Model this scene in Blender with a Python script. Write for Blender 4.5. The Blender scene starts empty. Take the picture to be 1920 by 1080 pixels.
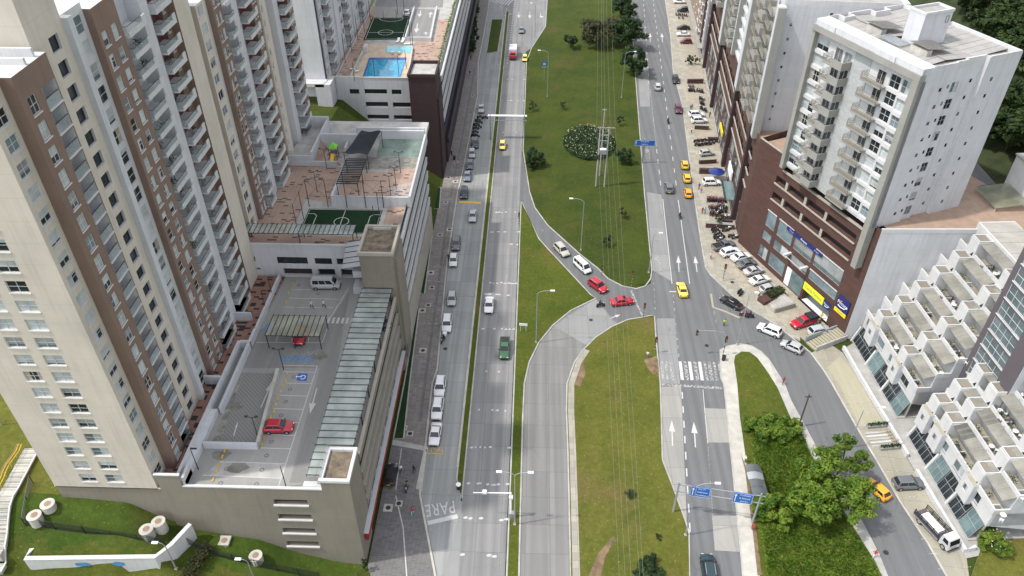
import bpy, math, random
from mathutils import Vector, Matrix
R = math.radians
rnd = random.Random(11)
sc = bpy.context.scene
COL = sc.collection

# ------------------------------------------------------------------ camera, sky, sun, exposure
cam_d = bpy.data.cameras.new('camera'); cam = bpy.data.objects.new('camera', cam_d); COL.objects.link(cam)
cam_d.sensor_width = 36.0; cam_d.lens = 1443.0 / 1920 * 36.0
cam_d.clip_start = 1.0; cam_d.clip_end = 4000
cam.location = (0, 0, 93.0); cam.rotation_euler = (R(90 - 38.25), 0, R(1.7))
sc.camera = cam
SUN_EL, SUN_AZ = 58.0, 256.5          # azimuth the light comes from, clockwise from +Y
w = bpy.data.worlds.new('World'); sc.world = w; w.use_nodes = True
nt = w.node_tree; nt.nodes.clear()
sky = nt.nodes.new('ShaderNodeTexSky'); sky.sky_type = 'NISHITA'; sky.sun_disc = False
sky.sun_elevation = R(SUN_EL); sky.sun_rotation = R(SUN_AZ); sky.altitude = 900; sky.air_density = 1.0; sky.dust_density = 3.0; sky.ozone_density = 1.0
bg = nt.nodes.new('ShaderNodeBackground'); bg.inputs['Strength'].default_value = 0.15
out = nt.nodes.new('ShaderNodeOutputWorld')
veil = nt.nodes.new('ShaderNodeHueSaturation'); veil.inputs['Saturation'].default_value = 0.22      # thin bright cloud veil over the blue
nt.links.new(sky.outputs[0], veil.inputs['Color']); nt.links.new(veil.outputs[0], bg.inputs[0]); nt.links.new(bg.outputs[0], out.inputs[0])
sun_d = bpy.data.lights.new('sun', 'SUN'); sun_d.energy = 1.3; sun_d.angle = R(1.6); sun_d.color = (1.0, 0.95, 0.88)
sun = bpy.data.objects.new('sun', sun_d); COL.objects.link(sun); sun.location = (-100, -30, 200)
sun.rotation_euler = (R(90 - SUN_EL), 0, R(-SUN_AZ + 180))
sun.rotation_euler = Vector((math.sin(R(SUN_AZ)) * math.cos(R(SUN_EL)), math.cos(R(SUN_AZ)) * math.cos(R(SUN_EL)), math.sin(R(SUN_EL)))).to_track_quat('Z', 'Y').to_euler()
sc.view_settings.view_transform = 'Standard'; sc.view_settings.look = 'None'
sc.view_settings.exposure = 1.32; sc.view_settings.gamma = 1.0; sc.view_settings.use_curve_mapping = False
sc.cycles.max_bounces = 6; sc.cycles.transparent_max_bounces = 8

# ------------------------------------------------------------------ materials
M = {}
class N:
    def __init__(s, name):
        s.m = bpy.data.materials.new(name); s.m.use_nodes = True; s.t = s.m.node_tree
        s.b = s.t.nodes['Principled BSDF']; M[name] = s.m
    def n(s, typ, **kw):
        nd = s.t.nodes.new(typ)
        for k, v in kw.items(): setattr(nd, k, v)
        return nd
    def l(s, a, b): s.t.links.new(a, b)
    def pos(s, sx=1, sy=1, sz=1, rot=0):
        g = s.n('ShaderNodeNewGeometry'); mp = s.n('ShaderNodeMapping')
        mp.inputs['Scale'].default_value = (sx, sy, sz); mp.inputs['Rotation'].default_value = (0, 0, rot)
        s.l(g.outputs['Position'], mp.inputs['Vector']); return mp.outputs[0]
    def noise(s, vec, scale, detail=4, rough=.6):
        x = s.n('ShaderNodeTexNoise'); x.inputs['Scale'].default_value = scale; x.inputs['Detail'].default_value = detail
        x.inputs['Roughness'].default_value = rough
        if vec is not None: s.l(vec, x.inputs['Vector'])
        return x.outputs['Fac']
    def ramp(s, fac, stops):
        r = s.n('ShaderNodeValToRGB'); e = r.color_ramp.elements
        while len(e) < len(stops): e.new(.5)
        for i, (p, c) in enumerate(stops):
            e[i].position = p; e[i].color = (c, c, c, 1) if not isinstance(c, tuple) else (c[0], c[1], c[2], 1)
        s.l(fac, r.inputs[0]); return r.outputs[0]
    def mix(s, fac, a, b, mode='MIX'):
        x = s.n('ShaderNodeMix', data_type='RGBA', blend_type=mode)
        for i, v in ((0, fac), (6, a), (7, b)):
            if isinstance(v, (int, float)): x.inputs[i].default_value = v if i == 0 else (v, v, v, 1)
            elif isinstance(v, tuple): x.inputs[i].default_value = (v[0], v[1], v[2], 1)
            else: s.l(v, x.inputs[i])
        return x.outputs[2]
    def col(s, c):
        if isinstance(c, tuple): s.b.inputs['Base Color'].default_value = (c[0], c[1], c[2], 1)
        else: s.l(c, s.b.inputs['Base Color'])
    def bump(s, h, st=.3, dist=.05):
        x = s.n('ShaderNodeBump'); x.inputs['Strength'].default_value = st; x.inputs['Distance'].default_value = dist
        s.l(h, x.inputs['Height']); s.l(x.outputs[0], s.b.inputs['Normal'])
    def set(s, **kw):
        for k, v in kw.items(): s.b.inputs[k.replace('_', ' ')].default_value = v
        return s

def mat(name, c, rough=.75, var=.12, scale=.35, metal=0.0, spec=.5, stain=0.0, sz=1.0):
    k = N(name); k.set(Roughness=rough, Metallic=metal); k.b.inputs['Specular IOR Level'].default_value = spec
    if var <= 0: k.col(c); return k
    f = k.noise(k.pos(1, 1, sz), scale, 6, .65)
    lo = tuple(x * (1 - var * 1.6) for x in c); hi = tuple(min(1, x * (1 + var)) for x in c)
    o = k.mix(k.ramp(f, [(.3, 0.0), (.7, 1.0)]), lo, hi)
    if stain:
        f2 = k.noise(k.pos(1.6, 1.6, .10), .9, 6, .72)
        o = k.mix(k.ramp(f2, [(.48, 0.0), (.78, stain)]), o, tuple(x * .45 for x in c))
    if stain:      # faint cold joint at every storey
        g = k.n('ShaderNodeNewGeometry'); sp_ = k.n('ShaderNodeSeparateXYZ'); k.l(g.outputs['Position'], sp_.inputs[0]); dv = k.n('ShaderNodeMath', operation='DIVIDE'); k.l(sp_.outputs[2], dv.inputs[0]); dv.inputs[1].default_value = 2.465
        fr = k.n('ShaderNodeMath', operation='FRACT'); k.l(dv.outputs[0], fr.inputs[0]); o = k.mix(k.ramp(fr.outputs[0], [(.0, .22), (.022, .22), (.026, 0.0)]), o, tuple(x * .5 for x in c))
    k.col(o); return k

mat('beige', (.56, .51, .435), .85, .06, .2, stain=.38)
mat('beige_grey', (.43, .39, .34), .85, .05, .2, stain=.3)  # beige darkened: shade on the second tower's front and recess put into it
mat('brown', (.205, .14, .108), .8, .08, .2, stain=.35)
mat('white', (.53, .54, .56), .7, .06, .25, stain=.4)
mat('white_trim', (.545, .55, .55), .6, .06, .4, stain=.28)
mat('lavender_white', (.50, .515, .54), .75, .05, .25, stain=.3)  # on tower columns and fins, white with front-face shade put into its colour
mat('taupe', (.215, .193, .155), .85, .08, .15, stain=.3)
mat('taupe_light', (.36, .335, .285), .85, .06, .3, stain=.3)
mat('grey_paint', (.27, .27, .25), .8, .06, .3)
mat('stone_grey', (.27, .27, .245), .8, .08, .3)
mat('dark_purple', (.10, .088, .10), .6, .06, .4)
mat('navy_panel', (.02, .025, .045), .5, .05, .5)
mat('dark_metal', (.025, .027, .03), .45, .0)
mat('steel', (.42, .44, .46), .4, .05, 1.0, metal=.6)
mat('galvanised', (.34, .37, .39), .5, .12, .8, metal=.3)
mat('concrete', (.40, .39, .37), .9, .18, .5, stain=.2)
mat('concrete_pale', (.45, .435, .39), .9, .16, .45)
mat('white_paint', (.62, .62, .61), .7, .12, 1.6)
mat('worn_paint', (.40, .40, .39), .8, .35, 2.4)
mat('yellow_paint', (.62, .40, .05), .7, .15, 2.0)
mat('blue_paint', (.06, .25, .52), .7, .18, 1.5)
mat('red_panel', (.34, .018, .03), .45, .08, .4)
mat('sign_blue', (.012, .12, .42), .4, .03, .5)
mat('sign_navy', (.010, .025, .16), .4, .03, .5)
mat('sign_yellow', (.74, .80, .02), .45, .02, .5)
mat('sign_amber', (.80, .62, .02), .45, .02, .5)
mat('sign_white', (.80, .81, .82), .5, .02, .5)
mat('dirt', (.19, .13, .075), .95, .35, .8)
mat('roof_soil', (.17, .135, .095), .95, .4, .9)
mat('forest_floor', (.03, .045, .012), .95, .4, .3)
mat('wood', (.22, .12, .06), .7, .2, 1.2)
mat('bark', (.09, .065, .045), .95, .25, 3.0)
mat('deck_stain', (.20, .195, .165), .95, .3, .9)
mat('black_cloth', (.018, .022, .03), .9, .3, .6)
mat('tyre', (.012, .012, .013), .85, 0)
mat('rim', (.45, .46, .47), .35, 0, metal=.7)
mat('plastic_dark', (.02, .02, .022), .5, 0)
mat('lamp_glass', (.75, .76, .74), .2, 0)
mat('tail_red', (.40, .01, .012), .25, 0)
mat('lens_red', (.30, .01, .01), .3, 0); mat('lens_amber', (.5, .22, .01), .3, 0); mat('lens_green', (.01, .25, .08), .3, 0)
mat('red_wall', (.12, .025, .03), .8, .08, .4)
mat('roof_sheet', (.31, .30, .285), .8, .14, .5)
mat('roof_panel', (.37, .355, .32), .8, .12, .45, stain=.2)
mat('terrace_floor', (.31, .29, .235), .9, .16, .6)
mat('tan_tile', (.33, .235, .175), .85, .12, .6)
mat('skin', (.32, .17, .11), .6, 0); mat('hair', (.02, .014, .01), .7, 0)
mat('wire', (.22, .23, .20), .6, 0)
mat('ceramic_grey', (.36, .34, .31), .85, .2, 2.0)
mat('toy_green', (.16, .55, .03), .5, .05, 1); mat('toy_yellow', (.8, .5, .02), .5, .05, 1)

for nm_, lo_, hi_ in (('worn_paint', .40, .60), ('white_paint', .30, .42)):
    k = N(nm_); k.set(Roughness=.8); k.col((.42, .42, .41) if nm_ == 'worn_paint' else (.50, .50, .49)); k.l(k.ramp(k.noise(k.pos(), 2.6, 5, .7), [(lo_, 0.0), (hi_, 1.0)]), k.b.inputs['Alpha'])
# glass
def glass(name, c, rough=.08, alpha=1.0, spec=.6):
    k = N(name); k.set(Roughness=rough, Alpha=alpha); k.b.inputs['Specular IOR Level'].default_value = spec
    f = k.noise(k.pos(), .35, 2)
    k.col(k.mix(k.ramp(f, [(.35, 0.0), (.65, 1.0)]), tuple(x * .75 for x in c), tuple(min(1, x * 1.2) for x in c)))
glass('glass_warm', (.36, .33, .285), .3); glass('glass_blind', (.27, .29, .295), .3); glass('glass_blue', (.16, .215, .235), .12); glass('glass_dark', (.022, .028, .032)); glass('glass_mid', (.10, .135, .145)); glass('glass_curtain', (.43, .47, .475), .25)  # glass_blue: teal tint with a reflection painted into its colour
glass('glass_teal', (.13, .19, .195)); glass('glass_rail', (.42, .50, .50), .1, .26); glass('glass_roof', (.40, .45, .42), .25, .62)
glass('glass_roof_warm', (.235, .225, .19), .35, .9); glass('glass_carport', (.36, .38, .27), .3, .6); glass('car_glass', (.018, .022, .026), .05)
glass('smoke_roof', (.10, .11, .12), .3, .9)

# asphalt / concrete carriageways with lengthwise wear and slab joints
def road(name, c, joint=True, rot=0.0, lw=3.4, ll=4.6, tr=.28, lanes=0):
    k = N(name); k.set(Roughness=.85)
    st = k.noise(k.pos(.9, .018, 1, rot), 1.0, 5, .6)
    fi = k.noise(k.pos(), .12, 6, .7); gr = k.noise(k.pos(), 7, 3, .7)
    o = k.mix(k.ramp(st, [(.3, 0.0), (.7, 1.0)]), tuple(x * (1 - tr) for x in c), tuple(x * (1 + tr * .6) for x in c))
    o = k.mix(k.ramp(fi, [(.35, 0.0), (.75, .45)]), o, tuple(x * .72 for x in c))
    o = k.mix(.25, o, k.ramp(gr, [(.3, .4), (.7, 1.0)]), 'MULTIPLY')
    if lanes:          # oil and tyre wear along each lane
        wv = k.n('ShaderNodeTexWave'); wv.wave_type = 'BANDS'; wv.bands_direction = 'X'; wv.inputs['Scale'].default_value = 2 * math.pi / 20 / lanes * 2; wv.inputs['Distortion'].default_value = .6; wv.inputs['Detail'].default_value = 1
        k.l(k.pos(1, .05, 1, rot), wv.inputs['Vector']); o = k.mix(k.ramp(wv.outputs['Fac'], [(.35, 0.0), (1, .32)]), o, tuple(x * .55 for x in c))
    if name.startswith('road'):      # cracks and old repair seams, broken up by noise
        vc = k.n('ShaderNodeTexVoronoi', feature='DISTANCE_TO_EDGE'); vc.inputs['Scale'].default_value = .16; nz = k.noise(k.pos(), .5, 4)
        k.l(k.mix(.35, k.pos(), nz, 'ADD'), vc.inputs['Vector']); mk = k.noise(k.pos(), .06, 3)
        cr = k.mix(1.0, k.ramp(vc.outputs['Distance'], [(.004, 1.0), (.014, 0.0)]), k.ramp(mk, [(.5, 0.0), (.66, .42)]), 'MULTIPLY'); o = k.mix(cr, o, tuple(x * .42 for x in c))
        sp = k.noise(k.pos(1, .45, 1), .8, 2, .4); o = k.mix(k.ramp(sp, [(.70, 0.0), (.78, .4)]), o, tuple(x * .5 for x in c))
    if joint:
        b = k.n('ShaderNodeTexBrick'); b.offset = 0; b.inputs['Scale'].default_value = 1; b.inputs['Mortar Size'].default_value = .035
        b.inputs['Brick Width'].default_value = ll; b.inputs['Row Height'].default_value = lw
        b.inputs['Color1'].default_value = (1, 1, 1, 1); b.inputs['Color2'].default_value = (.86, .87, .88, 1); b.inputs['Mortar'].default_value = (.62, .62, .62, 1)
        k.l(k.pos(1, 1, 1, rot + math.pi / 2), b.inputs['Vector'])
        o = k.mix(1.0, o, b.outputs['Color'], 'MULTIPLY')
    k.col(o); k.bump(gr, .15, .01)
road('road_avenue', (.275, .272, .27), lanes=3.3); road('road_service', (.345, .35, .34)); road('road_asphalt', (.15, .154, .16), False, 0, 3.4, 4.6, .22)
road('road_curve', (.25, .246, .24), lanes=3.6); road('road_right', (.16, .164, .17), False, R(4), 3.4, 4.6, .2, lanes=3.3); road('road_patch_pale', (.35, .34, .315), True, 0, 3.6, 5.0, .12); road('road_patch_mid', (.29, .293, .288), True, 0, 3.6, 5.0, .12)
road('deck_concrete', (.33, .325, .31), False, 0, 5, 5, .12); road('deck_grey', (.26, .255, .245), False, 0, 5, 5, .2)
road('lot_beige', (.36, .335, .265), True, R(6), 5.2, 2.6, .1); road('lot_yellow', (.39, .365, .265), False, 0, 5, 5, .12)

def tiles(name, c, dark, bw, bh, thr, rot=0.0, mort=.03, var=.12):
    k = N(name); k.set(Roughness=.88)
    v = k.pos(1 / bw, 1 / bh, 0, rot); fl = k.n('ShaderNodeVectorMath', operation='FLOOR'); k.l(v, fl.inputs[0])
    wn = k.n('ShaderNodeTexWhiteNoise', noise_dimensions='2D'); k.l(fl.outputs[0], wn.inputs['Vector'])
    big = k.noise(k.pos(), .25, 5, .65)
    o = k.mix(k.ramp(big, [(.3, 0.0), (.7, 1.0)]), tuple(x * (1 - var * 1.5) for x in c), tuple(x * (1 + var) for x in c))
    o = k.mix(k.ramp(wn.outputs['Value'], [(thr - .001, 0.0), (thr, 1.0)]), o, dark)
    b = k.n('ShaderNodeTexBrick'); b.offset = 0; b.inputs['Scale'].default_value = 1; b.inputs['Mortar Size'].default_value = mort
    b.inputs['Brick Width'].default_value = bw; b.inputs['Row Height'].default_value = bh
    b.inputs['Color1'].default_value = (1, 1, 1, 1); b.inputs['Color2'].default_value = (.9, .9, .9, 1); b.inputs['Mortar'].default_value = (.7, .7, .7, 1)
    k.l(k.pos(1, 1, 1, rot), b.inputs['Vector'])
    k.col(k.mix(1.0, o, b.outputs['Color'], 'MULTIPLY'))
tiles('terrace_tile', (.30, .165, .125), (.035, .028, .028), .85, .42, .84)
tiles('amenity_tile', (.42, .30, .235), (.14, .09, .075), .8, .4, .91)
tiles('amenity_tile_pale', (.46, .38, .34), (.13, .13, .16), .6, .4, .82)
tiles('pool_surround', (.58, .46, .34), (.50, .40, .30), 1.0, 1.0, .6, 0, .02, .06)
tiles('paver_grey', (.245, .225, .21), (.20, .185, .175), .8, .4, .7)
tiles('paver_plaza', (.175, .168, .168), (.145, .14, .14), .6, .3, .7, R(4))
tiles('paver_beige', (.36, .34, .28), (.30, .285, .24), 1.2, 1.2, .7)
tiles('forecourt_tile', (.36, .325, .26), (.33, .285, .225), 1.4, .7, .7, R(23))

def brickwall(name, c, c2, bw=.9, bh=.35):
    k = N(name); k.set(Roughness=.8)
    b = k.n('ShaderNodeTexBrick'); b.inputs['Scale'].default_value = 1; b.inputs['Mortar Size'].default_value = .015
    b.inputs['Brick Width'].default_value = bw; b.inputs['Row Height'].default_value = bh; b.inputs['Bias'].default_value = 0
    b.inputs['Color1'].default_value = (*c, 1); b.inputs['Color2'].default_value = (*c2, 1); b.inputs['Mortar'].default_value = tuple(x * .75 for x in c) + (1,)
    g = k.n('ShaderNodeNewGeometry'); sp = k.n('ShaderNodeSeparateXYZ'); cb = k.n('ShaderNodeCombineXYZ'); ad = k.n('ShaderNodeMath', operation='ADD')
    k.l(g.outputs['Position'], sp.inputs[0]); k.l(sp.outputs[0], ad.inputs[0]); k.l(sp.outputs[1], ad.inputs[1])
    k.l(ad.outputs[0], cb.inputs[0]); k.l(sp.outputs[2], cb.inputs[1]); k.l(cb.outputs[0], b.inputs['Vector'])
    f = k.noise(k.pos(), .3, 5, .7)
    k.col(k.mix(k.ramp(f, [(.35, 0.0), (.75, .5)]), b.outputs['Color'], tuple(x * .6 for x in c)))
brickwall('brick_brown', (.098, .047, .036), (.072, .036, .030))
brickwall('brick_dark', (.052, .027, .030), (.042, .023, .026))
brickwall('brick_tan', (.30, .225, .16), (.24, .16, .11), .6, .3)
brickwall('screen_block', (.46, .48, .48), (.36, .38, .39), .3, .2)

# lawns
def grass(name, a, b, dry, dscale=.06, dthr=.55, bl=.3):
    k = N(name); k.set(Roughness=.95); k.b.inputs['Specular IOR Level'].default_value = .15
    n1 = k.noise(k.pos(), .11, 7, .68); n2 = k.noise(k.pos(), 1.6, 6, .75); n3 = k.noise(k.pos(), dscale, 6, .66); n4 = k.noise(k.pos(), 9, 3, .8)
    o = k.mix(k.ramp(n1, [(.35, 0.0), (.65, 1.0)]), a, b)
    o = k.mix(k.ramp(n3, [(dthr, 0.0), (dthr + .17, .8)]), o, dry)
    o = k.mix(.75, o, k.ramp(n2, [(.3, .62), (.7, 1.15)]), 'MULTIPLY')
    o = k.mix(.7, o, k.ramp(n4, [(.28, .45), (.72, 1.2)]), 'MULTIPLY')
    n5 = k.noise(k.pos(1, .35, 1, .3), .5, 5, .7); o = k.mix(k.ramp(n5, [(.56, 0.0), (.72, .5)]), o, tuple(x * .62 for x in a))
    n6 = k.noise(k.pos(), 3.2, 2, .5); o = k.mix(k.ramp(n6, [(.68, 0.0), (.74, .6)]), o, tuple(min(1, x * 1.7) for x in dry))
    k.col(o); k.bump(n4, .8, .12)
grass('lawn', (.068, .10, .014), (.112, .132, .02), (.165, .125, .040))
grass('lawn_far', (.042, .068, .012), (.072, .094, .016), (.115, .090, .032))  # darker copy of the lawn; cloud shade over the distance put into its colour
grass('lawn_dry', (.098, .118, .02), (.155, .158, .03), (.19, .145, .055), .08, .50)
grass('lawn_bank', (.075, .098, .016), (.115, .128, .022), (.15, .125, .04), .1, .55)
grass('lawn_lush', (.048, .088, .012), (.08, .118, .018), (.12, .12, .03), .12, .52)
grass('turf', (.012, .040, .018), (.018, .050, .022), (.014, .042, .02))
grass('strip_grass', (.015, .045, .014), (.028, .062, .018), (.05, .06, .02))

def foliage(name, dk, lt, var=1.6):
    k = N(name); k.set(Roughness=.6); k.b.inputs['Specular IOR Level'].default_value = .25
    oi = k.n('ShaderNodeObjectInfo'); n1 = k.noise(k.pos(), var * .35, 3, .6); n2 = k.noise(k.pos(), 6, 2, .6)
    o = k.mix(k.ramp(n1, [(.36, 0.0), (.64, 1.0)]), dk, lt)
    o = k.mix(.5, o, k.ramp(n2, [(.3, .5), (.7, 1.3)]), 'MULTIPLY')
    o = k.mix(.5, o, k.ramp(oi.outputs['Random'], [(0, .6), (1, 1.2)]), 'MULTIPLY')
    k.col(o)
    tr = k.n('ShaderNodeBsdfTranslucent'); k.l(o, tr.inputs['Color']); mx = k.n('ShaderNodeMixShader'); mx.inputs[0].default_value = .25
    k.l(k.b.outputs[0], mx.inputs[1]); k.l(tr.outputs[0], mx.inputs[2]); k.l(mx.outputs[0], k.t.nodes['Material Output'].inputs['Surface'])
foliage('leaf_bright', (.052, .12, .011), (.175, .25, .028)); foliage('leaf_dark', (.016, .040, .014), (.040, .075, .022))
foliage('leaf_olive', (.040, .052, .018), (.085, .080, .034)); foliage('leaf_forest', (.016, .036, .010), (.050, .085, .016))
foliage('leaf_tall_grass', (.085, .18, .014), (.19, .30, .035)); foliage('leaf_dry', (.12, .13, .03), (.24, .23, .07)); foliage('petal', (.62, .6, .45), (.75, .73, .5)); foliage('petal_pink', (.5, .1, .25), (.6, .15, .3))

k = N('pool_water'); k.set(Roughness=.04); vo = k.n('ShaderNodeTexVoronoi', feature='DISTANCE_TO_EDGE'); vo.inputs['Scale'].default_value = 1.3
wv = k.noise(k.pos(), .8, 3); k.l(k.mix(.25, k.pos(), wv, 'ADD'), vo.inputs['Vector'])
k.col(k.mix(k.ramp(vo.outputs['Distance'], [(.0, 1.0), (.12, 0.0)]), (.010, .22, .40), (.06, .42, .58)))
mat('pool_tile', (.008, .06, .28), .3, .1, 2); mat('pool_shallow', (.14, .48, .55), .08, .08, .8)
mat('unfinished_pool', (.16, .22, .185), .6, .25, .5); mat('rubble', (.26, .25, .22), .95, .4, .9)
k = N('ramp_grooved'); k.set(Roughness=.9); wv = k.n('ShaderNodeTexWave'); wv.wave_type = 'BANDS'; wv.bands_direction = 'DIAGONAL'; wv.inputs['Scale'].default_value = 1.1; wv.inputs['Distortion'].default_value = 1.5
k.l(k.pos(), wv.inputs['Vector']); k.col(k.mix(k.ramp(wv.outputs['Fac'], [(.3, 0.0), (.7, 1.0)]), (.19, .19, .185), (.235, .23, .22))); k.bump(wv.outputs['Fac'], .5, .03)

PAINT = dict(white=(.74, .75, .76), silver=(.42, .43, .44), grey=(.12, .13, .14), black=(.014, .015, .018), navy=(.020, .030, .055), red=(.42, .012, .03),
             maroon=(.115, .025, .05), yellow=(.78, .47, .03), paleyellow=(.80, .62, .10), green=(.035, .11, .05), teal=(.02, .04, .05), beige=(.45, .43, .38), bluegrey=(.14, .18, .22),
             orange=(.80, .36, .02), darkred=(.13, .01, .02))
for nme, c in PAINT.items():
    k = mat('paint_' + nme, c, .3, 0); k.b.inputs['Coat Weight'].default_value = .6; k.b.inputs['Coat Roughness'].default_value = .08

# ------------------------------------------------------------------ mesh helpers
class MB:
    def __init__(s): s.v = []; s.f = []; s.mi = []; s.ms = []
    def slot(s, m):
        if m not in s.ms: s.ms.append(m)
        return s.ms.index(m)
    def add(s, vs, fs, m):
        o = len(s.v); s.v += [tuple(p) for p in vs]; i = s.slot(m)
        for f in fs: s.f.append([o + a for a in f]); s.mi.append(i)
    def quad(s, a, b, c, d, m): s.add([a, b, c, d], [(0, 1, 2, 3)], m)
    def box(s, x0, y0, z0, x1, y1, z1, m, bottom=True):
        x0, x1 = min(x0, x1), max(x0, x1); y0, y1 = min(y0, y1), max(y0, y1)
        vs = [(x0, y0, z0), (x1, y0, z0), (x1, y1, z0), (x0, y1, z0), (x0, y0, z1), (x1, y0, z1), (x1, y1, z1), (x0, y1, z1)]
        fs = [(4, 5, 6, 7), (0, 1, 5, 4), (1, 2, 6, 5), (2, 3, 7, 6), (3, 0, 4, 7)] + ([(3, 2, 1, 0)] if bottom else [])
        s.add(vs, fs, m)
    def obox(s, cx, cy, z0, z1, lx, ly, ang, m):
        c, q = math.cos(ang), math.sin(ang); P = []
        for z in (z0, z1):
            for a, b in ((-1, -1), (1, -1), (1, 1), (-1, 1)):
                P.append((cx + c * a * lx / 2 - q * b * ly / 2, cy + q * a * lx / 2 + c * b * ly / 2, z))
        s.add(P, [(4, 5, 6, 7), (0, 1, 5, 4), (1, 2, 6, 5), (2, 3, 7, 6), (3, 0, 4, 7), (3, 2, 1, 0)], m)
    def poly(s, pts, z, m):
        a = sum(pts[i][0] * pts[(i + 1) % len(pts)][1] - pts[(i + 1) % len(pts)][0] * pts[i][1] for i in range(len(pts)))
        if a < 0: pts = pts[::-1]
        s.add([(p[0], p[1], z) for p in pts], [tuple(range(len(pts)))], m)
    def prism(s, pts, z0, z1, m, ms=None, bottom=False):
        a = sum(pts[i][0] * pts[(i + 1) % len(pts)][1] - pts[(i + 1) % len(pts)][0] * pts[i][1] for i in range(len(pts)))
        if a < 0: pts = pts[::-1]
        n = len(pts); s.poly(pts, z1, m)
        s.add([(p[0], p[1], z0) for p in pts] + [(p[0], p[1], z1) for p in pts], [(i, (i + 1) % n, n + (i + 1) % n, n + i) for i in range(n)], ms or m)
        if bottom: s.add([(p[0], p[1], z0) for p in pts], [tuple(range(n))[::-1]], ms or m)
    def tube(s, p, q, r0, r1=None, n=6, m='steel', cap=True):
        r1 = r0 if r1 is None else r1; p = Vector(p); q = Vector(q); d = (q - p)
        if d.length < 1e-6: return
        d.normalize(); a = d.orthogonal().normalized(); b = d.cross(a); vs = []
        for c, r in ((p, r0), (q, r1)):
            for i in range(n):
                t = 2 * math.pi * i / n; vs.append(c + (a * math.cos(t) + b * math.sin(t)) * r)
        fs = [(i, (i + 1) % n, n + (i + 1) % n, n + i) for i in range(n)]
        if cap: fs += [tuple(range(n))[::-1], tuple(range(n, 2 * n))]
        s.add(vs, fs, m)
    def path(s, pts, r, n=6, m='steel'):
        for a, b in zip(pts, pts[1:]): s.tube(a, b, r, r, n, m)
    def ribbon(s, pts, wd, z0, z1, m, closed=False):
        n = len(pts); P = [Vector((p[0], p[1])) for p in pts]; L = []; Rr = []
        for i in range(n):
            a = P[i - 1] if (closed or i > 0) else P[i]; b = P[(i + 1) % n] if (closed or i < n - 1) else P[i]
            t = (b - a)
            t = t.normalized() if t.length > 1e-9 else Vector((1, 0)); nn = Vector((-t.y, t.x)); L.append(P[i] + nn * wd / 2); Rr.append(P[i] - nn * wd / 2)
        for i in range(n if closed else n - 1):
            j = (i + 1) % n; a, b, c, d = L[i], L[j], Rr[j], Rr[i]
            vs = [(a.x, a.y, z1), (b.x, b.y, z1), (c.x, c.y, z1), (d.x, d.y, z1), (a.x, a.y, z0), (b.x, b.y, z0), (c.x, c.y, z0), (d.x, d.y, z0)]
            s.add(vs, [(3, 2, 1, 0), (0, 1, 5, 4), (2, 3, 7, 6)], m)
        if not closed:
            for i, k in ((0, 1), (n - 1, -1)):
                a, d = L[i], Rr[i]; s.add([(a.x, a.y, z0), (d.x, d.y, z0), (d.x, d.y, z1), (a.x, a.y, z1)], [(0, 1, 2, 3)], m)
    def ell(s, c, r, m, n=8, k=5):
        vs = []; fs = []
        for j in range(k + 1):
            ph = math.pi * j / k
            for i in range(n):
                t = 2 * math.pi * i / n; vs.append((c[0] + r[0] * math.sin(ph) * math.cos(t), c[1] + r[1] * math.sin(ph) * math.sin(t), c[2] + r[2] * math.cos(ph)))
        for j in range(k):
            for i in range(n): fs.append((j * n + i, (j + 1) * n + i, (j + 1) * n + (i + 1) % n, j * n + (i + 1) % n))
        s.add(vs, fs, m)
    def mesh(s, name, smooth=False):
        me = bpy.data.meshes.new(name); me.from_pydata(s.v, [], s.f)
        for m in s.ms: me.materials.append(M[m])
        me.polygons.foreach_set('material_index', s.mi)
        if smooth: me.polygons.foreach_set('use_smooth', [True] * len(me.polygons))
        me.update(); return me
    def build(s, name, parent=None, loc=(0, 0, 0), rz=0, smooth=False): return link(s.mesh(name, smooth), name, parent, loc, rz)

def link(me, name, parent=None, loc=(0, 0, 0), rz=0):
    o = bpy.data.objects.new(name, me); COL.objects.link(o); o.location = loc
    if rz: o.rotation_euler = (0, 0, rz)
    if parent is not None: o.parent = parent
    return o
LAB = set()
def tag(o, label=None, cat=None, group=None, kind=None):
    if label:
        o['label'] = label
        if label in LAB and not group: print('DUP LABEL', label)
        LAB.add(label)
    if cat: o['category'] = cat
    if group: o['group'] = group
    if kind: o['kind'] = kind
    return o
def thing(name, label, cat, loc=(0, 0, 0), rz=0, group=None): return tag(link(None, name, None, loc, rz), label, cat, group)
def struct(o, label=None): o['kind'] = 'structure'; return tag(o, label)

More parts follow.
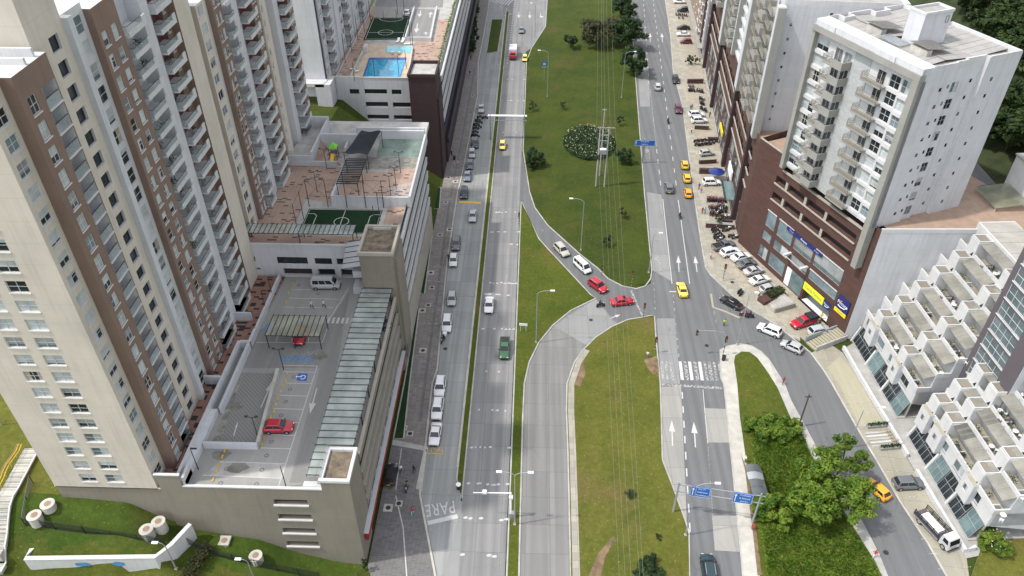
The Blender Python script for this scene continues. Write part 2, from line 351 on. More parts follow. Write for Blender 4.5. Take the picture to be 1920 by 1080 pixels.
# a wall face seen from outside: u runs left to right, d goes inwards
class Face:
    def __init__(s, x, y, rz): s.x, s.y, s.rz = x, y, rz; s.c, s.s = math.cos(rz), math.sin(rz)
    def p(s, u, d, z): return (s.x + s.c * u - s.s * d, s.y + s.s * u + s.c * d, z)
    def wall(s, mb, w, z0, z1, m, ops=(), depth=.18, rev=None, u0=0.0):
        us = sorted({u0, w} | {min(max(v, u0), w) for o in ops for v in o[:2]}); zs = sorted({z0, z1} | {min(max(v, z0), z1) for o in ops for v in o[2:4]})
        def hole(a, b, c, d):
            u, z = (a + b) / 2, (c + d) / 2
            return any(o[0] < u < o[1] and o[2] < z < o[3] for o in ops)
        for i in range(len(us) - 1):
            j = 0
            while j < len(zs) - 1:
                if hole(us[i], us[i + 1], zs[j], zs[j + 1]): j += 1; continue
                k = j
                while k + 1 < len(zs) - 1 and not hole(us[i], us[i + 1], zs[k + 1], zs[k + 2]): k += 1
                mb.quad(s.p(us[i], 0, zs[j]), s.p(us[i + 1], 0, zs[j]), s.p(us[i + 1], 0, zs[k + 1]), s.p(us[i], 0, zs[k + 1]), m); j = k + 1
        r = rev or m
        for o in ops:
            a, b, c, d = o[:4]; bk = o[4] if len(o) > 4 else 'glass_dark'; e = (o[5] if len(o) > 5 else depth) + .03; rr = o[6] if len(o) > 6 else r
            mb.quad(s.p(a, 0, c), s.p(b, 0, c), s.p(b, e, c), s.p(a, e, c), rr); mb.quad(s.p(a, e, d), s.p(b, e, d), s.p(b, 0, d), s.p(a, 0, d), rr)
            mb.quad(s.p(a, 0, c), s.p(a, e, c), s.p(a, e, d), s.p(a, 0, d), rr); mb.quad(s.p(b, e, c), s.p(b, 0, c), s.p(b, 0, d), s.p(b, e, d), rr)
            mb.quad(s.p(a, e, c), s.p(b, e, c), s.p(b, e, d), s.p(a, e, d), bk)
    def box(s, mb, u0, u1, d0, d1, z0, z1, m):
        P = [s.p(u, d, z) for z in (z0, z1) for (u, d) in ((u0, d0), (u1, d0), (u1, d1), (u0, d1))]
        mb.add(P, [(4, 5, 6, 7), (0, 1, 5, 4), (1, 2, 6, 5), (2, 3, 7, 6), (3, 0, 4, 7), (3, 2, 1, 0)], m)
    def put(s, me, name, parent, u, d, z): x, y, _ = s.p(u, d, 0); return link(me, name, parent, (x, y, z), s.rz)

WM = {}
def win_mesh(w_, h, nv, nh, frame='white_trim', sill=True):
    key = (round(w_, 2), round(h, 2), nv, nh, frame, sill)
    if key in WM: return WM[key]
    a = MB(); t = .06
    a.box(-w_ / 2, -.02, 0, -w_ / 2 + t, .1, h, frame); a.box(w_ / 2 - t, -.02, 0, w_ / 2, .1, h, frame)
    a.box(-w_ / 2 + t, -.02, h - t, w_ / 2 - t, .1, h, frame); a.box(-w_ / 2 + t, -.02, 0, w_ / 2 - t, .1, t, frame)
    for i in range(1, nv): x = -w_ / 2 + w_ * i / nv; a.box(x - .025, 0, t, x + .025, .08, h - t, frame)
    for i in range(1, nh): z = h * i / nh; a.box(-w_ / 2 + t, .005, z - .025, w_ / 2 - t, .075, z + .025, frame)
    if sill: a.box(-w_ / 2 - .08, -.18, -.14, w_ / 2 + .08, .1, -.005, frame)
    F = a.mesh('window'); P = []; z0, z1 = t, h - t; x0, x1 = -w_ / 2 + t, w_ / 2 - t
    def pane(rects):
        b = MB()
        for (u0, u1, v0, v1, m) in rects: b.quad((x0 + (x1 - x0) * u0, .05, z0 + (z1 - z0) * v0), (x0 + (x1 - x0) * u1, .05, z0 + (z1 - z0) * v0), (x0 + (x1 - x0) * u1, .05, z0 + (z1 - z0) * v1), (x0 + (x1 - x0) * u0, .05, z0 + (z1 - z0) * v1), m)
        P.append(b.mesh('pane'))
    g, c, m_, wm_, bl_, bu = 'glass_dark', 'glass_curtain', 'glass_mid', 'glass_warm', 'glass_blind', 'glass_blue'
    pane([(0, 1, 0, 1, c)]); pane([(0, 1, 0, 1, g)]); pane([(0, 1, 0, .4, g), (0, 1, .4, 1, c)]); pane([(0, .5, 0, 1, m_), (.5, 1, 0, 1, c if nv < 3 else m_)])
    pane([(0, 1, 0, .25, m_), (0, 1, .25, 1, bl_)]); pane([(0, .3, 0, 1, wm_), (.3, .75, 0, 1, g), (.75, 1, 0, 1, wm_)]); pane([(0, 1, 0, 1, bu)]); pane([(0, .55, 0, .55, g), (.55, 1, 0, .55, m_), (0, 1, .55, 1, bl_)])
    pane([(0, .5, 0, 1, c), (.5, 1, 0, .7, g), (.5, 1, .7, 1, c)]); pane([(0, 1, 0, .12, g), (0, 1, .12, 1, c)])
    WM[key] = (F, P); return WM[key]
def window(face, parent, u, z, w_, h, nv=2, nh=2, frame='white_trim', sill=True, d=.1, wts=(4, 2, 2, 2), st=None):
    F, P = win_mesh(w_, h, nv, nh, frame, sill)
    o = face.put(F, 'window', parent, u, d, z)
    link(rnd.choices(P, tuple(wts) + tuple(sum(wts) * f for f in (.13, .08, .12, .09, .12, .15)))[0] if st is None else P[st], 'pane', o)
    return o
# ------------------------------------------------------------------ ground, carriageways, lawns, kerbs
def bank_z(x, y):
    def ip(T):
        if x <= T[0][0]: return T[0][1]
        for (a, za), (b, zb) in zip(T, T[1:]):
            if a <= x <= b: return za + (zb - za) * (x - a) / (b - a)
        return T[-1][1]
    hi = ip([(-200, 15.5), (-70, 14.0), (-58, 13.0), (-50, 12.2), (-47, 9.6), (-43, 7.0), (-35, 5.2), (-30, 2.4), (-26, .7), (-21.5, 0.03)])
    lo = ip([(-200, 11), (-66, 10.5), (-60.5, 9.2), (-45, 8.8), (-43.2, 6.4), (-35, 4.2), (-30, 2.0), (-26, .6), (-21.5, 0.03)]); low2 = ip([(-200, 10), (-66, 9.0), (-60, 7.4), (-43, 6.6), (-35, 4), (-30, 1.9), (-26, .5), (-21.5, 0.03)])
    t = min(1, max(0, (y - 51.5) / 5.5)); z = lo + (hi - lo) * t * t * (3 - 2 * t)
    return z if y > 51.0 + max(0, min(18, x + 60.6)) * .0446 else low2
def sheet(name, pts, z, m): a = MB(); a.poly(pts, z, m); return struct(a.build(name))
def slab(name, pts, z, m, ms='concrete'): a = MB(); a.prism(pts, -.05, z, m, ms); return struct(a.build(name))
def kerb(pts, wd=.2, h=.15, m='concrete', closed=False): a = MB(); a.ribbon(pts, wd, -.02, h, m, closed); return struct(a.build('kerb'))
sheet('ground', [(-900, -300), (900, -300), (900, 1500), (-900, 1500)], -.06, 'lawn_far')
XA, XB = -9.25, -2.62
SL = [(-11.51, 55.69), (-15.26, 68.99), (-15.49, 77.63), (-15.93, 91.41), (-15.48, 94.88), (-16.77, 125.77), (-16.93, 153.49), (-16.59, 160.10), (-15.72, 206.16), (-17.13, 230.80), (-16.80, 253.73), (-16.71, 278.66), (-17.54, 331.10)]
sheet('service_lane', SL + [(-1.03, 331.59), (XA, 280), (XA, 38)], 0.0, 'road_service')
sheet('avenue', [(XA, 36), (XB, 36), (XB, 240), (-0.84, 243.24), (3.72, 262.94), (5.58, 331.78), (-15.34, 331.16), (-9.80, 257.42), (XA, 270)], .004, 'road_avenue')
RL = [(21.77, 56.68), (22.73, 63.59), (22.51, 65.58), (21.59, 71.03), (20.61, 76.31), (22.25, 92.54), (22.83, 103.66), (23.30, 110.19)]
RL2 = [(24.41, 124.46), (26.09, 154.77), (31.61, 239.67), (38.61, 332.76)]
RR = [(51.82, 333.15), (48.22, 292.39), (45.36, 255.57), (42.27, 225.89), (41.57, 200.84), (39.62, 179.63), (37.21, 151.13), (36.31, 140.21), (35.71, 131.63), (35.35, 125.50), (36.00, 123.04), (38.03, 118.65), (40.03, 114.77), (41.83, 112.29), (44.23, 109.75)]
RR2 = [(41.81, 99.23), (41.00, 100.98), (39.70, 102.33), (37.94, 102.98), (35.24, 102.19), (33.83, 101.18), (32.72, 94.11), (32.94, 92.86), (31.92, 83.70), (30.95, 75.20), (29.88, 65.80), (28.80, 56.89)]
sheet('right_avenue', RL + [(23.55, 118.72)] + RL2 + RR + RR2, 0.0, 'road_right')
SR = [(44.23, 109.75), (46.88, 105.82), (49.68, 100.96), (50.65, 96.84), (51.18, 93.40), (52.25, 83.64), (53.19, 76.57), (53.95, 69.84), (55.26, 62.87), (55.87, 57.31)]
SLf = [(48.01, 57.08), (47.89, 61.01), (47.40, 65.44), (44.81, 78.06), (43.98, 84.06), (43.23, 89.12), (43.09, 93.16), (41.81, 99.23)]
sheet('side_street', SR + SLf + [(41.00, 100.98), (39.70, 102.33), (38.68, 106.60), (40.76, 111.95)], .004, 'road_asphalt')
DU = [(XB - .1, 174), (-0.49, 153.98), (0.79, 147.11), (3.62, 140.07), (10.16, 129.54), (13.52, 124.86), (15.43, 121.38), (18.08, 119.06), (20.71, 118.30)]
DL = [(12.65, 115.09), (11.69, 116.21), (8.09, 122.91), (3.56, 131.25), (1.66, 134.91), (XB - .1, 150)]
CR = [(6.08, 56.22), (6.17, 64.22), (6.29, 76.92), (6.28, 86.02), (6.53, 92.07), (7.96, 97.29), (9.58, 100.46), (12.03, 103.92), (15.13, 106.93), (18.23, 108.98), (21.28, 109.83)]
CL = [(12.65, 115.09), (7.74, 111.28), (4.38, 107.06), (1.74, 102.18), (0.09, 97.05), (-0.66, 91.86), (-0.78, 83.86), (-0.78, 64.01), (-0.75, 56.01)]
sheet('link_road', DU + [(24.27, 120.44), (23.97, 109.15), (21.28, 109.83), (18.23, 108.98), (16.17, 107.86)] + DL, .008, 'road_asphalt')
sheet('curved_road', CL + CR[:-2] + [(16.17, 107.86)], .012, 'road_curve')
for nm, P, m in (('curve', [(12.65, 115.09), (4.47, 106.91), (10.02, 102.01), (15.77, 107.70)], 'road_patch_mid'), ('a', [(22.26, 91.91), (25.67, 92.02), (22.63, 64.88), (21.67, 71.03), (20.69, 76.32)], 'road_patch_pale'),
                 ('b', [(23.72, 109.59), (26.99, 109.69), (25.58, 92.64), (22.36, 92.67)], 'road_patch_mid'), ('c', [(26.71, 154.79), (29.90, 153.70), (27.80, 121.06), (24.62, 124.47)], 'road_patch_mid'),
                 ('d', [(28.71, 87.27), (32.32, 87.15), (31.48, 80.08), (28.08, 79.98)], 'road_patch_pale'), ('e', [(26.42, 66.58), (29.98, 66.68), (29.40, 60.87), (25.82, 61.01)], 'road_patch_pale'),
                 ('f', [(-10.88, 55.71), (-9.40, 65.96), (-8.95, 65.97), (-8.70, 55.78)], 'road_patch_mid'), ('g', [(32.37, 235.28), (35.71, 235.38), (32.52, 200.57), (29.70, 200.48)], 'road_patch_mid')):
    sheet('road_patch', P, .016, m)
# lawns, each raised behind its kerb
def lawn(name, pts, m, k=True, h=.12):
    o = slab(name, pts, h, m)
    if k: kerb(pts, .22, h + .03, 'concrete', True)
    return o
lawn('median_strip', [(-10.35, 72), (XA - .05, 68), (XA - .05, 276), (-10.35, 280)], 'lawn')
kerb([(-10.4, 74), (-10.4, 281)], .35, .17, 'concrete_pale')
BIG = [(XB + .25, 174)] + DU[1:] + [(22.57, 119.20), (23.88, 121.63)] + RL2 + [(5.58, 331.78), (3.72, 262.94), (-0.84, 243.24), (XB + .25, 232)]
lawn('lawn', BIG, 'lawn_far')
TRI = [(XB + .25, 150)] + DL[::-1][1:] + CL[1:] + [(XB + .25, 42)]
lawn('lawn', TRI, 'lawn')
LOW = CR + [(22.82, 110.33)] + RL[::-1]
lawn('lawn', LOW, 'lawn_dry')
a = MB(); a.ribbon([(p[0] + .75, p[1]) for p in CR[:7]], 1.0, .1, .16, 'paver_beige'); struct(a.build('rubble_edge'))
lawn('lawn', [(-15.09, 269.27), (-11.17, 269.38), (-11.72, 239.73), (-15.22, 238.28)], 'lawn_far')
# left pavement, plaza and planted strips
slab('pavement', [(-21.0, 79), (-20.95, 78.20), (-15.22, 77.42)] + [(p[0] - .1, p[1]) for p in SL[3:]] + [(-26.35, 330.83), (-21.0, 330)], .12, 'paver_grey')
slab('plaza', [(-21.0, 78.9), (-20.94, 78.10), (-15.29, 77.32), (-15.34, 68.99), (-11.58, 55.69), (-20.16, 55.44), (-20.95, 57.05), (-21.0, 58)], .12, 'paver_plaza')
kerb([(p[0] - .2, p[1]) for p in SL], .3, .17, 'concrete_pale')
sheet('pavement_band', [(-20.92, 79.06), (-15.26, 77.74), (-15.24, 76.90), (-20.92, 77.99)], .128, 'concrete')
sheet('pavement_ramp', [(-15.86, 77.30), (-15.36, 77.21), (-15.24, 69.46), (-16.16, 69.91)], .128, 'concrete_pale')
for a_, b_, c_ in (((797,720), (790,757), 0), ((843,380), (802,690), 0), ((775,870), (795,1080), 0), ((868,250), (846,365), 0)): pass
for P in ([(-18.60, 148.79), (-17.68, 106.40), (-17.37, 91.36), (-17.15, 83.03)], [(-17.18, 70.54), (-15.42, 64.19), (-13.27, 55.64)], [(-18.09, 225.33), (-18.29, 182.96), (-18.57, 151.09)]):
    a = MB(); a.ribbon(P, .45, .1, .127, 'paver_plaza'); struct(a.build('drain_band'))
a = MB()
for P in (((-19.77, 135.68), (-16.96, 134.96)), ((-19.95, 129.98), (-16.92, 129.69)), ((-20.34, 124.57), (-16.81, 123.96)), ((-20.30, 119.63), (-16.46, 119.23)), ((-20.82, 111.06), (-16.43, 110.56)), ((-19.91, 106.94), (-16.34, 106.74)), ((-20.92, 150.10), (-16.86, 149.76)), ((-19.74, 163.84), (-16.73, 163.41))): a.ribbon(P, .18, .1, .13, 'worn_paint')
a.ribbon([(-18.94, 68.60), (-17.10, 63.27), (-15.52, 55.57)], .14, .1, .13, 'white_paint'); a.ribbon([(-19.33, 77.30), (-19.08, 69.54)], .12, .1, .13, 'white_paint')
struct(a.build('pavement_joint'))
for P in ([(-21.66, 137.25), (-21.09, 137.27), (-20.33, 115.42), (-21.19, 115.73)], [(-21.28, 110.73), (-20.78, 110.75), (-19.97, 91.29), (-19.28, 79.33), (-20.87, 79.28), (-20.87, 91.26)], [(-22.57, 155.24), (-21.20, 155.28), (-20.62, 146.03), (-22.05, 145.99)], [(-24.87, 270.06), (-20.75, 272.92), (-19.11, 240.42), (-21.84, 240.34)]):
    lawn('planted_strip', P, 'strip_grass', True, .15)
for i, p in enumerate(((-20.14, 110.45), (-19.22, 112.06), (-19.11, 117.45), (-18.71, 99.48), (-19.43, 135.69), (-19.44, 148.77), (-19.86, 122.26), (-18.42, 80.33), (-19.51, 81.51), (-19.70, 66.47), (-18.28, 67.24), (-18.77, 167.56), (-18.07, 158.06), (-19.88, 159.75), (-17.39, 206.11), (-17.57, 137.78))):
    a = MB(); s_ = 1.0 if i % 3 else 1.3; a.box(-s_ / 2, -s_ / 2, .1, s_ / 2, s_ / 2, .135, 'concrete_pale'); o = struct(a.build('manhole', None, (p[0], p[1], 0)))
    a = MB(); a.tube((0, 0, .1), (0, 0, .145), .36, .36, 12, 'plastic_dark'); a.build('cover', o)
for p in ((-14.81, 100.15), (11.41, 108.77), (31.68, 102.37), (42.27, 96.46), (49.02, 61.37), (37.64, 137.18), (39.81, 120.90)):
    a = MB(); a.tube((0, 0, 0), (0, 0, .03), .38, .38, 12, 'dark_metal'); struct(a.build('manhole_cover', None, (p[0], p[1], .1 if p[0] > 38 and p[1] > 110 else 0)))
# right pavement, forecourts and lot
IN = [(56.67, 333.30), (52.38, 292.51), (47.19, 244.67), (44.97, 221.15), (42.68, 192.57), (41.95, 184.14), (41.58, 176.52), (40.47, 164.59), (40.17, 157.34), (39.75, 148.27), (38.94, 142.17), (38.20, 135.20), (37.77, 128.31), (39.75, 123.33), (42.45, 118.11), (44.20, 114.90), (47.43, 106.86), (48.91, 105.15)]
slab('pavement', RR + [(46.88, 105.82), (48.61, 104.00)] + IN[::-1], .12, 'paver_beige')
kerb(RR + SR[1:3], .22, .15)
BB = [(48.91, 105.15), (51.44, 100.60), (55.57, 106.37), (55.44, 107.24), (49.04, 122.90), (44.02, 134.59), (44.27, 139.20), (47.04, 168.98), (47.70, 182.22), (49.81, 212.12), (52.29, 238.06), (54.60, 266.01), (61.73, 333.45)]
slab('forecourt', IN[:-1] + BB, .16, 'forecourt_tile')
slab('parking_lot', SR[2:] + [(58.53, 57.39), (59.57, 60.79), (56.30, 93.55), (55.32, 101.13), (54.01, 103.03)], .08, 'lot_beige')
sheet('lot_patch', [(54.60, 100.29), (55.58, 96.07), (56.84, 84.11), (52.78, 83.99), (52.27, 94.06), (51.40, 97.25)], .086, 'lot_yellow')
kerb(SR[2:], .22, .12, 'concrete_pale')
ISL = RR2[5:] + [(30.97, 56.57)] + SLf + RR2[1:5]
slab('island_pavement', ISL, .12, 'concrete_pale')
kerb(ISL, .2, .15, 'concrete', True)
sheet('island_path', SLf + [(41.90, 95.67), (41.72, 92.24), (42.12, 86.74), (42.50, 82.91), (43.42, 78.02), (45.83, 65.14), (47.03, 59.94), (47.10, 57.05)], .126, 'concrete')
slab('island_lawn', [(36.17, 99.74), (37.52, 100.87), (38.90, 100.78), (39.98, 99.31), (40.99, 95.64), (41.72, 92.24), (42.12, 86.74), (42.50, 82.91), (43.42, 78.02), (45.83, 65.14), (47.03, 59.94), (47.24, 57.05), (30.97, 56.57), (31.90, 64.12), (33.39, 77.72), (34.11, 85.35), (35.19, 92.92), (35.67, 98.11)], .15, 'lawn')
slab('lawn', [(58.53, 57.39), (63.33, 63.95), (68.78, 66.25), (72.89, 66.37), (68.49, 57.69)], .1, 'lawn_dry')
sheet('dirt_patch', [(8.33, 56.28), (9.80, 59.88), (12.18, 62.86), (12.36, 62.27), (10.86, 59.51), (9.95, 56.33)], .128, 'dirt')
for P in ([(20.08, 98.32), (22.51, 99.33), (22.41, 95.35), (21.30, 94.41), (20.42, 96.33)], [(8.19, 95.97), (9.40, 98.40), (9.79, 94.72), (8.74, 91.14), (7.87, 91.86)], [(32.71, 78.01), (33.06, 74.97), (32.20, 65.17), (31.35, 57.35), (30.79, 57.33), (31.66, 64.72), (32.71, 74.46)]): sheet('bare_earth', P, .158, 'dirt')
# embankment in front of and beside the first tower
a = MB(); nx, ny = 100, 76
xs = [-110 + (88.7 * i / nx) for i in range(nx + 1)]; ys = [20 + .1 * j if 0 else 20 + 38.0 * j / ny for j in range(ny + 1)]
a.add([(x, y, bank_z(x, y) + .12 * math.sin(x * .9 + y) * math.sin(y * .7) - .1) for y in ys for x in xs], [(j * (nx + 1) + i, j * (nx + 1) + i + 1, (j + 1) * (nx + 1) + i + 1, (j + 1) * (nx + 1) + i) for j in range(ny) for i in range(nx)], 'lawn_bank')
xs = [-160 + 102.0 * i / 30 for i in range(31)]; ys = [58 + 8 * j for j in range(16)]
a.add([(x, y, bank_z(x, 58) - .1 + (y - 58) * .05) for y in ys for x in xs], [(j * 31 + i, j * 31 + i + 1, (j + 1) * 31 + i + 1, (j + 1) * 31 + i) for j in range(15) for i in range(30)], 'lawn_dry')
o = struct(a.build('grass_bank', smooth=True)); o.data.materials.append(M['lawn_lush'])
for f_ in o.data.polygons:
    if 53.0 + .4 * math.sin(f_.center.x * .8) + .3 * math.sin(f_.center.x * 2.1) < f_.center.y < 58: f_.material_index = len(o.data.materials) - 1
sheet('building_apron', [(44, 130), (70, 130), (70, 330), (54, 330)], -.01, 'paver_beige'); sheet('walkway', [(56.47, 94.06), (59.57, 60.79), (64.5, 62), (61, 106), (55.61, 102.10)], .03, 'concrete')
# hillside behind the right-hand buildings and the slope beside the pool building
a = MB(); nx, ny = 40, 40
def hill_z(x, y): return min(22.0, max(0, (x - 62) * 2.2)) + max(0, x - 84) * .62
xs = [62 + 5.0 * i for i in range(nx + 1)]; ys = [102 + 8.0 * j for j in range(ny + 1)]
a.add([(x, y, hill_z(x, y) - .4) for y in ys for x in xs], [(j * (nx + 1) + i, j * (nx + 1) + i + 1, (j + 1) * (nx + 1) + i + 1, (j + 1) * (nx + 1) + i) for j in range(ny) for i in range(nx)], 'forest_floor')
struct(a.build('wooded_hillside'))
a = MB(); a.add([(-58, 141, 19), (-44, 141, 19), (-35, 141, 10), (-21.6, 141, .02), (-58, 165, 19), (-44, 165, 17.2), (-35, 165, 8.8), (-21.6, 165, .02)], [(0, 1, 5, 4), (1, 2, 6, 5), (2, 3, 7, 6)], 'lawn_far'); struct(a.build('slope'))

# ------------------------------------------------------------------ painted markings
def marks(): return struct(link(None, 'road_markings'))
def mark(root, name, pts, z, m='white_paint'): a = MB(); a.poly(pts, z, m); return a.build(name, root)
def line(root, p, q, wd, z=.022, m='white_paint', name='line'):
    d = Vector((q[0] - p[0], q[1] - p[1])).normalized(); n_ = Vector((-d.y, d.x)) * wd / 2
    return mark(root, name, [(p[0] + n_.x, p[1] + n_.y), (p[0] - n_.x, p[1] - n_.y), (q[0] - n_.x, q[1] - n_.y), (q[0] + n_.x, q[1] + n_.y)], z, m)
def dashes(root, p, q, on, off, wd=.14, z=.022, m='white_paint'):
    L = math.dist(p, q); t = 0
    while t + on < L:
        a = [p[i] + (q[i] - p[i]) * t / L for i in (0, 1)]; b = [p[i] + (q[i] - p[i]) * (t + on) / L for i in (0, 1)]
        line(root, a, b, wd, z, m, 'dash'); t += on + off
def arrow(root, base, tip, wd=.9, z=.022, m='white_paint', turn=0):
    d = Vector((tip[0] - base[0], tip[1] - base[1])); L = d.length; d.normalize(); n_ = Vector((-d.y, d.x)); B = Vector(base)
    P = lambda u, v: tuple(B + d * u * L + n_ * v)
    if not turn: mark(root, 'arrow', [P(0, -.09), P(.55, -.09), P(.55, -wd / 2), P(1, 0), P(.55, wd / 2), P(.55, .09), P(0, .09)], z, m)
    else: s = turn; mark(root, 'arrow', [P(0, -.09 * s), P(.82, -.09 * s), P(.82, .3 * s), P(.98, .3 * s), P(.72, 1.25 * s), P(.5, .3 * s), P(.66, .3 * s), P(.66, .09 * s), P(0, .09 * s)], z, m)
rm = marks()
for i, (x, x2) in enumerate(((100, 105), (145, 150), (195, 200), (290, 305), (340, 355), (385, 400), (440, 455), (485, 497), (535, 548), (580, 595), (630, 645), (680, 690))):
    u0 = (22.73, 95.75)[0] + .25 + (x - 100) * .01725; line(rm, (u0 + .1, (27.74, 98.14)[1]), (u0 - .15, (27.06, 93.56)[1]), .55 if i not in (1, 8, 10) else .42, .024, 'white_paint' if i in (5, 7, 3) else 'worn_paint', 'zebra_stripe')
line(rm, (22.33, 92.42), (32.58, 91.85), .55, .024, 'worn_paint', 'stop_line')
dashes(rm, (25.67, 90.78), (22.88, 63.60), 1.5, 1.7, .2); line(rm, (29.23, 91.50), (28.05, 79.77), .1, .024); line(rm, (28.05, 79.77), (25.85, 60.77), .05, .024, 'worn_paint')
arrow(rm, (22.53, 79.18), (23.10, 84.45), 1.0, .024); arrow(rm, (26.03, 78.96), (26.57, 84.22), 1.0, .024)
arrow(rm, (29.80, 124.09), (30.45, 129.77), .9); arrow(rm, (33.43, 124.20), (33.86, 129.68), .9); arrow(rm, (26.19, 124.16), (26.59, 130.22), .9, .022, 'worn_paint', 1)
line(rm, (30.00, 151.84), (27.90, 120.21), .16); line(rm, (33.47, 151.48), (31.36, 120.31), .16); line(rm, (33.79, 212.01), (31.54, 177.08), .16, .022, 'worn_paint')
dashes(rm, (44.69, 304.90), (33.76, 155.95), 2.2, 3.6, .16); dashes(rm, (41.21, 304.79), (33.81, 215.02), 2.2, 3.6, .16); dashes(rm, (31.37, 175.65), (30.02, 153.70), 2.2, 3.0, .16)
arrow(rm, (37.95, 249.54), (38.87, 257.86), 1.1); arrow(rm, (41.97, 249.66), (42.82, 257.98), 1.1); arrow(rm, (34.27, 249.43), (34.92, 257.75), 1.1, .022, 'worn_paint', 1); arrow(rm, (29.10, 170.33), (29.44, 176.44), .9, .022, 'worn_paint', 1)
dashes(rm, (27.66, 116.85), (26.27, 98.90), .8, 1.3, .2, .022, 'worn_paint'); dashes(rm, (24.37, 120.44), (23.55, 110.66), .7, 1.2, .16, .022, 'worn_paint')
line(rm, (36.03, 123.22), (38.20, 118.99), .3); dashes(rm, (34.61, 112.08), (34.35, 106.17), 1.2, 1.2, .2, .026, 'worn_paint'); line(rm, (19.64, 117.93), (21.03, 110.28), .4, .026, 'worn_paint', 'stop_line')
arrow(rm, (15.00, 109.34), (16.97, 110.47), .8, .026); arrow(rm, (2.00, 138.98), (2.69, 137.77), .7, .026, 'worn_paint')
line(rm, (27.04, 117.65), (28.39, 117.69), .25, .026)
# worn rumble bars across the left avenue
for yy, seed in ((533, 3), (555, 5), (620, 6), (700, 7), (773, 8), (843, 9), (912, 10), (978, 11), (1047, 12), (460, 4), (437, 2), (400, 1), (250, 13), (190, 15), (150, 16)):
    y0 = 93 / math.tan(R(38.25) + math.atan((yy - 540) / 1443.0)); q = random.Random(seed)
    for i in range(9):
        if q.random() < .45: continue
        x0 = -8.8 + i * .72; ln = .25 + q.random() * .6; dy = q.random() * .3
        mark(rm, 'rumble_bar', [(x0, y0 + dy), (x0 + ln * .5, y0 + dy - .05), (x0 + ln, y0 + dy + .05), (x0 + ln, y0 + dy + .28), (x0 + ln * .6, y0 + dy + .36), (x0, y0 + dy + .22)], .022)
for tp in ((973, 23, 34), (993, 23, 35), (1010, 25, 34)):
    pass
arrow(rm, (-5.76, 277.85), (-5.70, 271.17), 1.2); arrow(rm, (-1.84, 277.96), (-1.85, 270.74), 1.2); arrow(rm, (2.07, 276.95), (1.70, 271.39), 1.2, .022, 'white_paint', 1)
dashes(rm, (-7.40, 296.94), (-8.31, 229.79), 1.0, 1.2, .35)
for i in range(10): line(rm, ((-14.09, 226.68)[0] + i * .62, (-14.09, 226.68)[1]), ((-14.09, 226.68)[0] + i * .62 + .1, (-14.09, 226.68)[1] + 3.4), .3, .026, 'worn_paint', 'zebra_stripe')
for i in range(9): line(rm, ((-18.07, 289.20)[0] + i * 1.0, (-18.07, 289.20)[1] - i * .55), ((-18.07, 289.20)[0] + i * 1.0 + 2.6, (-18.07, 289.20)[1] + 7 - i * .3), .5, .026, 'white_paint', 'zebra_stripe')
arrow(rm, (-9.20, 277.75), (-12.07, 277.66), 1.6, .026, 'worn_paint'); line(rm, (-10.96, 273.77), (-8.18, 275.52), .5, .026)
# service lane: PARE, stop line, yellow loading bay
line(rm, (-13.76, 64.15), (-9.66, 65.42), .7, .026, 'white_paint', 'stop_line')
line(rm, (-16.44, 149.08), (-11.44, 148.89), .85, .026, 'yellow_paint'); line(rm, (-15.29, 76.59), (-12.89, 76.45), .16, .026, 'yellow_paint'); line(rm, (-12.89, 76.45), (-13.07, 77.38), .14, .026, 'yellow_paint')
for p, q in (((-14.74, 76.81), (-14.69, 77.86)), ((-14.69, 77.86), (-13.60, 76.95)), ((-13.60, 76.95), (-13.62, 77.89))): line(rm, p, q, .14, .026, 'yellow_paint', 'letter')
for P in ((1265, 300), ): pass
def text_mesh(s, size, m, depth=0.0, sx=1.0):
    cu = bpy.data.curves.new('lettering', 'FONT'); cu.body = s; cu.size = size; cu.align_x = 'CENTER'; cu.align_y = 'CENTER'; cu.extrude = depth; cu.space_character = 1.05
    ob = bpy.data.objects.new('lettering', cu); COL.objects.link(ob); bpy.context.view_layer.update()
    me = bpy.data.meshes.new_from_object(ob.evaluated_get(bpy.context.evaluated_depsgraph_get())); bpy.data.objects.remove(ob); bpy.data.curves.remove(cu)
    for v in me.vertices: v.co.x *= sx
    me.materials.clear(); me.materials.append(M[m]); return me
o = link(text_mesh('PARE', 3.0, 'white_paint', 0, .62), 'lettering', rm, ((-12.29, 66.69)[0], (-12.29, 66.69)[1], .028), R(180 + 12))
# parking bay lines on the townhouse lot and forecourts
for i in range(15):
    t = i / 14; A = (51.6 + t * 3.4, 91 - t * 32); line(rm, A, (A[0] + 4.6, A[1] + .5), .1, .09, 'worn_paint')
for p, q in (((44.68, 219.18), (47.90, 240.15)), ((43.48, 196.85), (41.53, 195.47)), ((43.93, 198.87), (41.62, 197.12)), ((44.10, 200.91), (41.97, 199.49)), ((44.30, 114.90), (45.38, 116.06)), ((42.34, 190.33), (45.76, 190.43))): line(rm, p, q, .22, .17, 'worn_paint')
# traffic island in front of the forecourt
a = MB(); a.ribbon([(34.97, 117.06), (34.67, 113.02), (36.75, 111.83), (39.08, 110.05)], .4, 0, .16, 'lot_yellow'); struct(a.build('island_kerb'))
